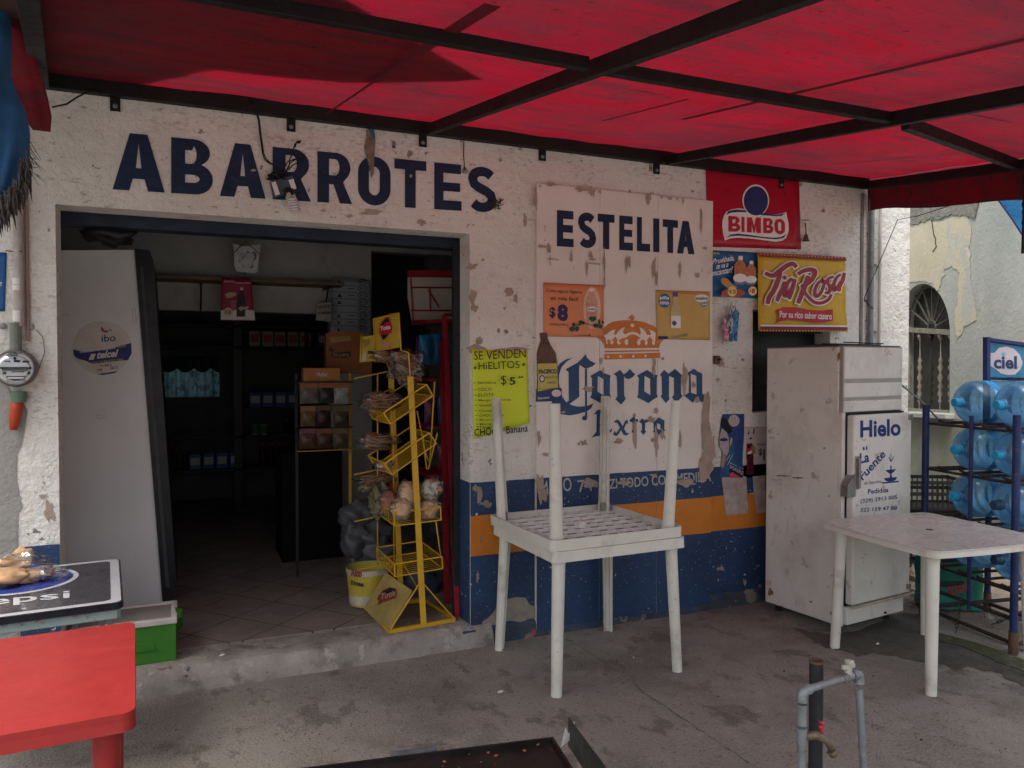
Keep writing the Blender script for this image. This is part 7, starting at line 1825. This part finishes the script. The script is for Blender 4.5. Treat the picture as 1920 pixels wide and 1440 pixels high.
# ---------------------------------------------------------------- red rack with chip bags
t = thing('red_rack', 'tall dark red metal rack with white header just inside the right jamb', 'rack', (1.5, .5, .12))
RY = .42
x_l = W(830, 600, RY).x
m = MB(); m.bar(W(833, 590, RY), Vector((W(857, 1160, .16).x, .16, .13)), .03, .02, up=(0, 1, 0)); m.build('post', M_redrack, t)
m = MB(); m.bar(W(829, 640, RY + .08), Vector((W(838, 1130, .44).x, .44, .13)), .03, .02, up=(0, 1, 0)); m.build('post', M_redrack, t)
x2_ = 1.95
m = MB()
for v in (590, 700, 790, 880, 960): 
    p = W(833, v, RY + .15); m.bar(p, Vector((x2_ + .2, RY + .15, p.z)), .02, .02); m.box(W(770, v, 1.0).x, x2_ + .2, .60, 1.0, p.z - .05, p.z - .035)
m.build('shelf', M_redrack, t)
for x, y in ((x2_ + .2, .6), (x2_ + .2, 1.0), (1.32, 1.0)):
    m = MB(); m.bar((x, y, .12), (x, y, 2.0), .025, .025, up=(1, 0, 0)); m.build('post', M_redrack, t)
HY = .95; H4 = Surf((0, HY, 0), (0, -1, 0)); Zr = zoomed(H4, 400, 400, 3.79)
m = MB(); m.prism([Zr.at(x, y) for x, y in ((1390, 455), (1800, 455), (1800, 745), (1420, 760), (1390, 600))], (0, .04, 0)); hd = m.build('header_panel', mat('header white', (.40, .36, .30), .5, var=.08), t)
m = MB(); m.prism([Zr.at(x, y, .004) for x, y in ((1392, 405), (1800, 408), (1800, 460), (1392, 452))], (0, .05, 0)); m.build('header_band', M_redrack, hd)
m = MB()
for a, b in (((1400, 528), (1800, 530)), ((1535, 535), (1540, 690)), ((1525, 545), (1600, 670)), ((1400, 690), (1800, 692)), ((1400, 460), (1418, 770)), ((1420, 765), (1800, 760))): m.tube([Zr.at(*a, .008), Zr.at(*b, .008)], .006, 6)
m.build('header_wire', M_redrack, hd)
for i, (u0, v0, u1, v1, y, c, lab) in enumerate(((786, 628, 808, 684, .75, (.01, .16, .33), 'bright blue chip bag on the red rack, left of the top pair'), (809, 626, 830, 684, .78, (.01, .14, .30), 'bright blue chip bag on the red rack, right of the top pair'), (780, 632, 787, 684, .82, (.09, .02, .10), 'purple chip bag edge left of the blue bags on the red rack'),
        (822, 740, 850, 800, .8, (.01, .09, .20), 'dim blue chip bag on the middle level of the red rack'), (795, 745, 820, 800, .85, (.10, .03, .08), 'dim purple chip bag on the middle level of the red rack'), (820, 830, 850, 885, .8, (.14, .03, .02), 'dim red chip bag on the third level of the red rack'), (842, 640, 862, 690, .7, (.02, .04, .12), 'dark blue packet by the right jamb on the red rack'), (842, 912, 866, 960, .7, (.15, .03, .04), 'dim crimson packet low on the red rack'))):
    a = W(u0, v1, y); b = W(u1, v0, y)
    m = MB()
    def pk(s, q, back):
        x = a.x + (b.x - a.x) * s; z = a.z + (b.z - a.z) * q
        bu = .035 * (math.sin(PI * s) ** .6) * (math.sin(PI * q) ** .6) if 0 < s < 1 and 0 < q < 1 else 0
        return Vector((x, y + (bu if back else -bu), z))
    m.grid(lambda s, q: pk(s, q, 0), 8, 10); m.grid(lambda s, q: pk(1 - s, q, 1), 8, 10)
    one(m, 'chip_bag', mat('chip bag %s' % 'abcdefgh'[i], c, .22, var=.3, vs=12, bump=.4, bs=20), lab, 'bag', ((a.x + b.x) / 2, y, a.z), 'chip bags on the red rack', smooth=True)
# floor litter and little things on the pavement
for i, (u, v, lab) in enumerate(((938, 1302, 'small clear plastic scrap on the pavement left of the stacked table leg'), (416, 1249, 'white paper scrap on the edge of the door sill'), (1188, 1237, 'tiny white crumb on the pavement between the stacked table legs'), (1646, 1211, 'white scrap on the damp pavement beside the fridge table'))):
    p = G(u, v) if i != 1 else W(416, 1250, .0) + Vector((0, 0, .005)); m = MB(); s = (.02, .018, .006, .014)[i]
    if i == 1: p = Vector((p.x, .0, .136))
    m.add([p + Vector((-s, 0, .010)), p + Vector((0, -s * .6, .012)), p + Vector((s, 0, .014)), p + Vector((0, s * .5, .017))], [(0, 1, 2), (0, 2, 3)])
    one(m, 'litter_scrap', M_paper, lab, 'litter', p)
# a little more of what hangs and leans about
m = MB()
for i, (u, v) in enumerate(((560, 880), (585, 872))): pass
for x, y in (((1449, 888), (1512, 897)),):
    pass
SD = Surf(FO, -fa)          # left side of the fridge
for i, (u, v, a, b) in enumerate(((1465, 892, 14, 1.5), (1496, 896, 12, 2), (1555, 930, 2, 2), (1546, 840, 2, 2), (1565, 1150, 8, 5), (1445, 1110, 5, 7), (1573, 668, 3, 10), (1520, 1128, 3, 2))):
    m.pxpoly(SD, blotch(u, v, a, b, i + 70, 12, .6), .0015)
m.build('rust_mark', mat('rusty enamel mark', (.22, .13, .08), .8, var=.4, vs=30), bpy.data.objects['ice_fridge'])
m = MB()
for z in (.16, FH - .46): m.box(FW - .03, FW + .014, -.062, -.005, z, z + .035, M=FM)
m.build('hinge', M_chrome, bpy.data.objects['ice_fridge'], bevel=.003)
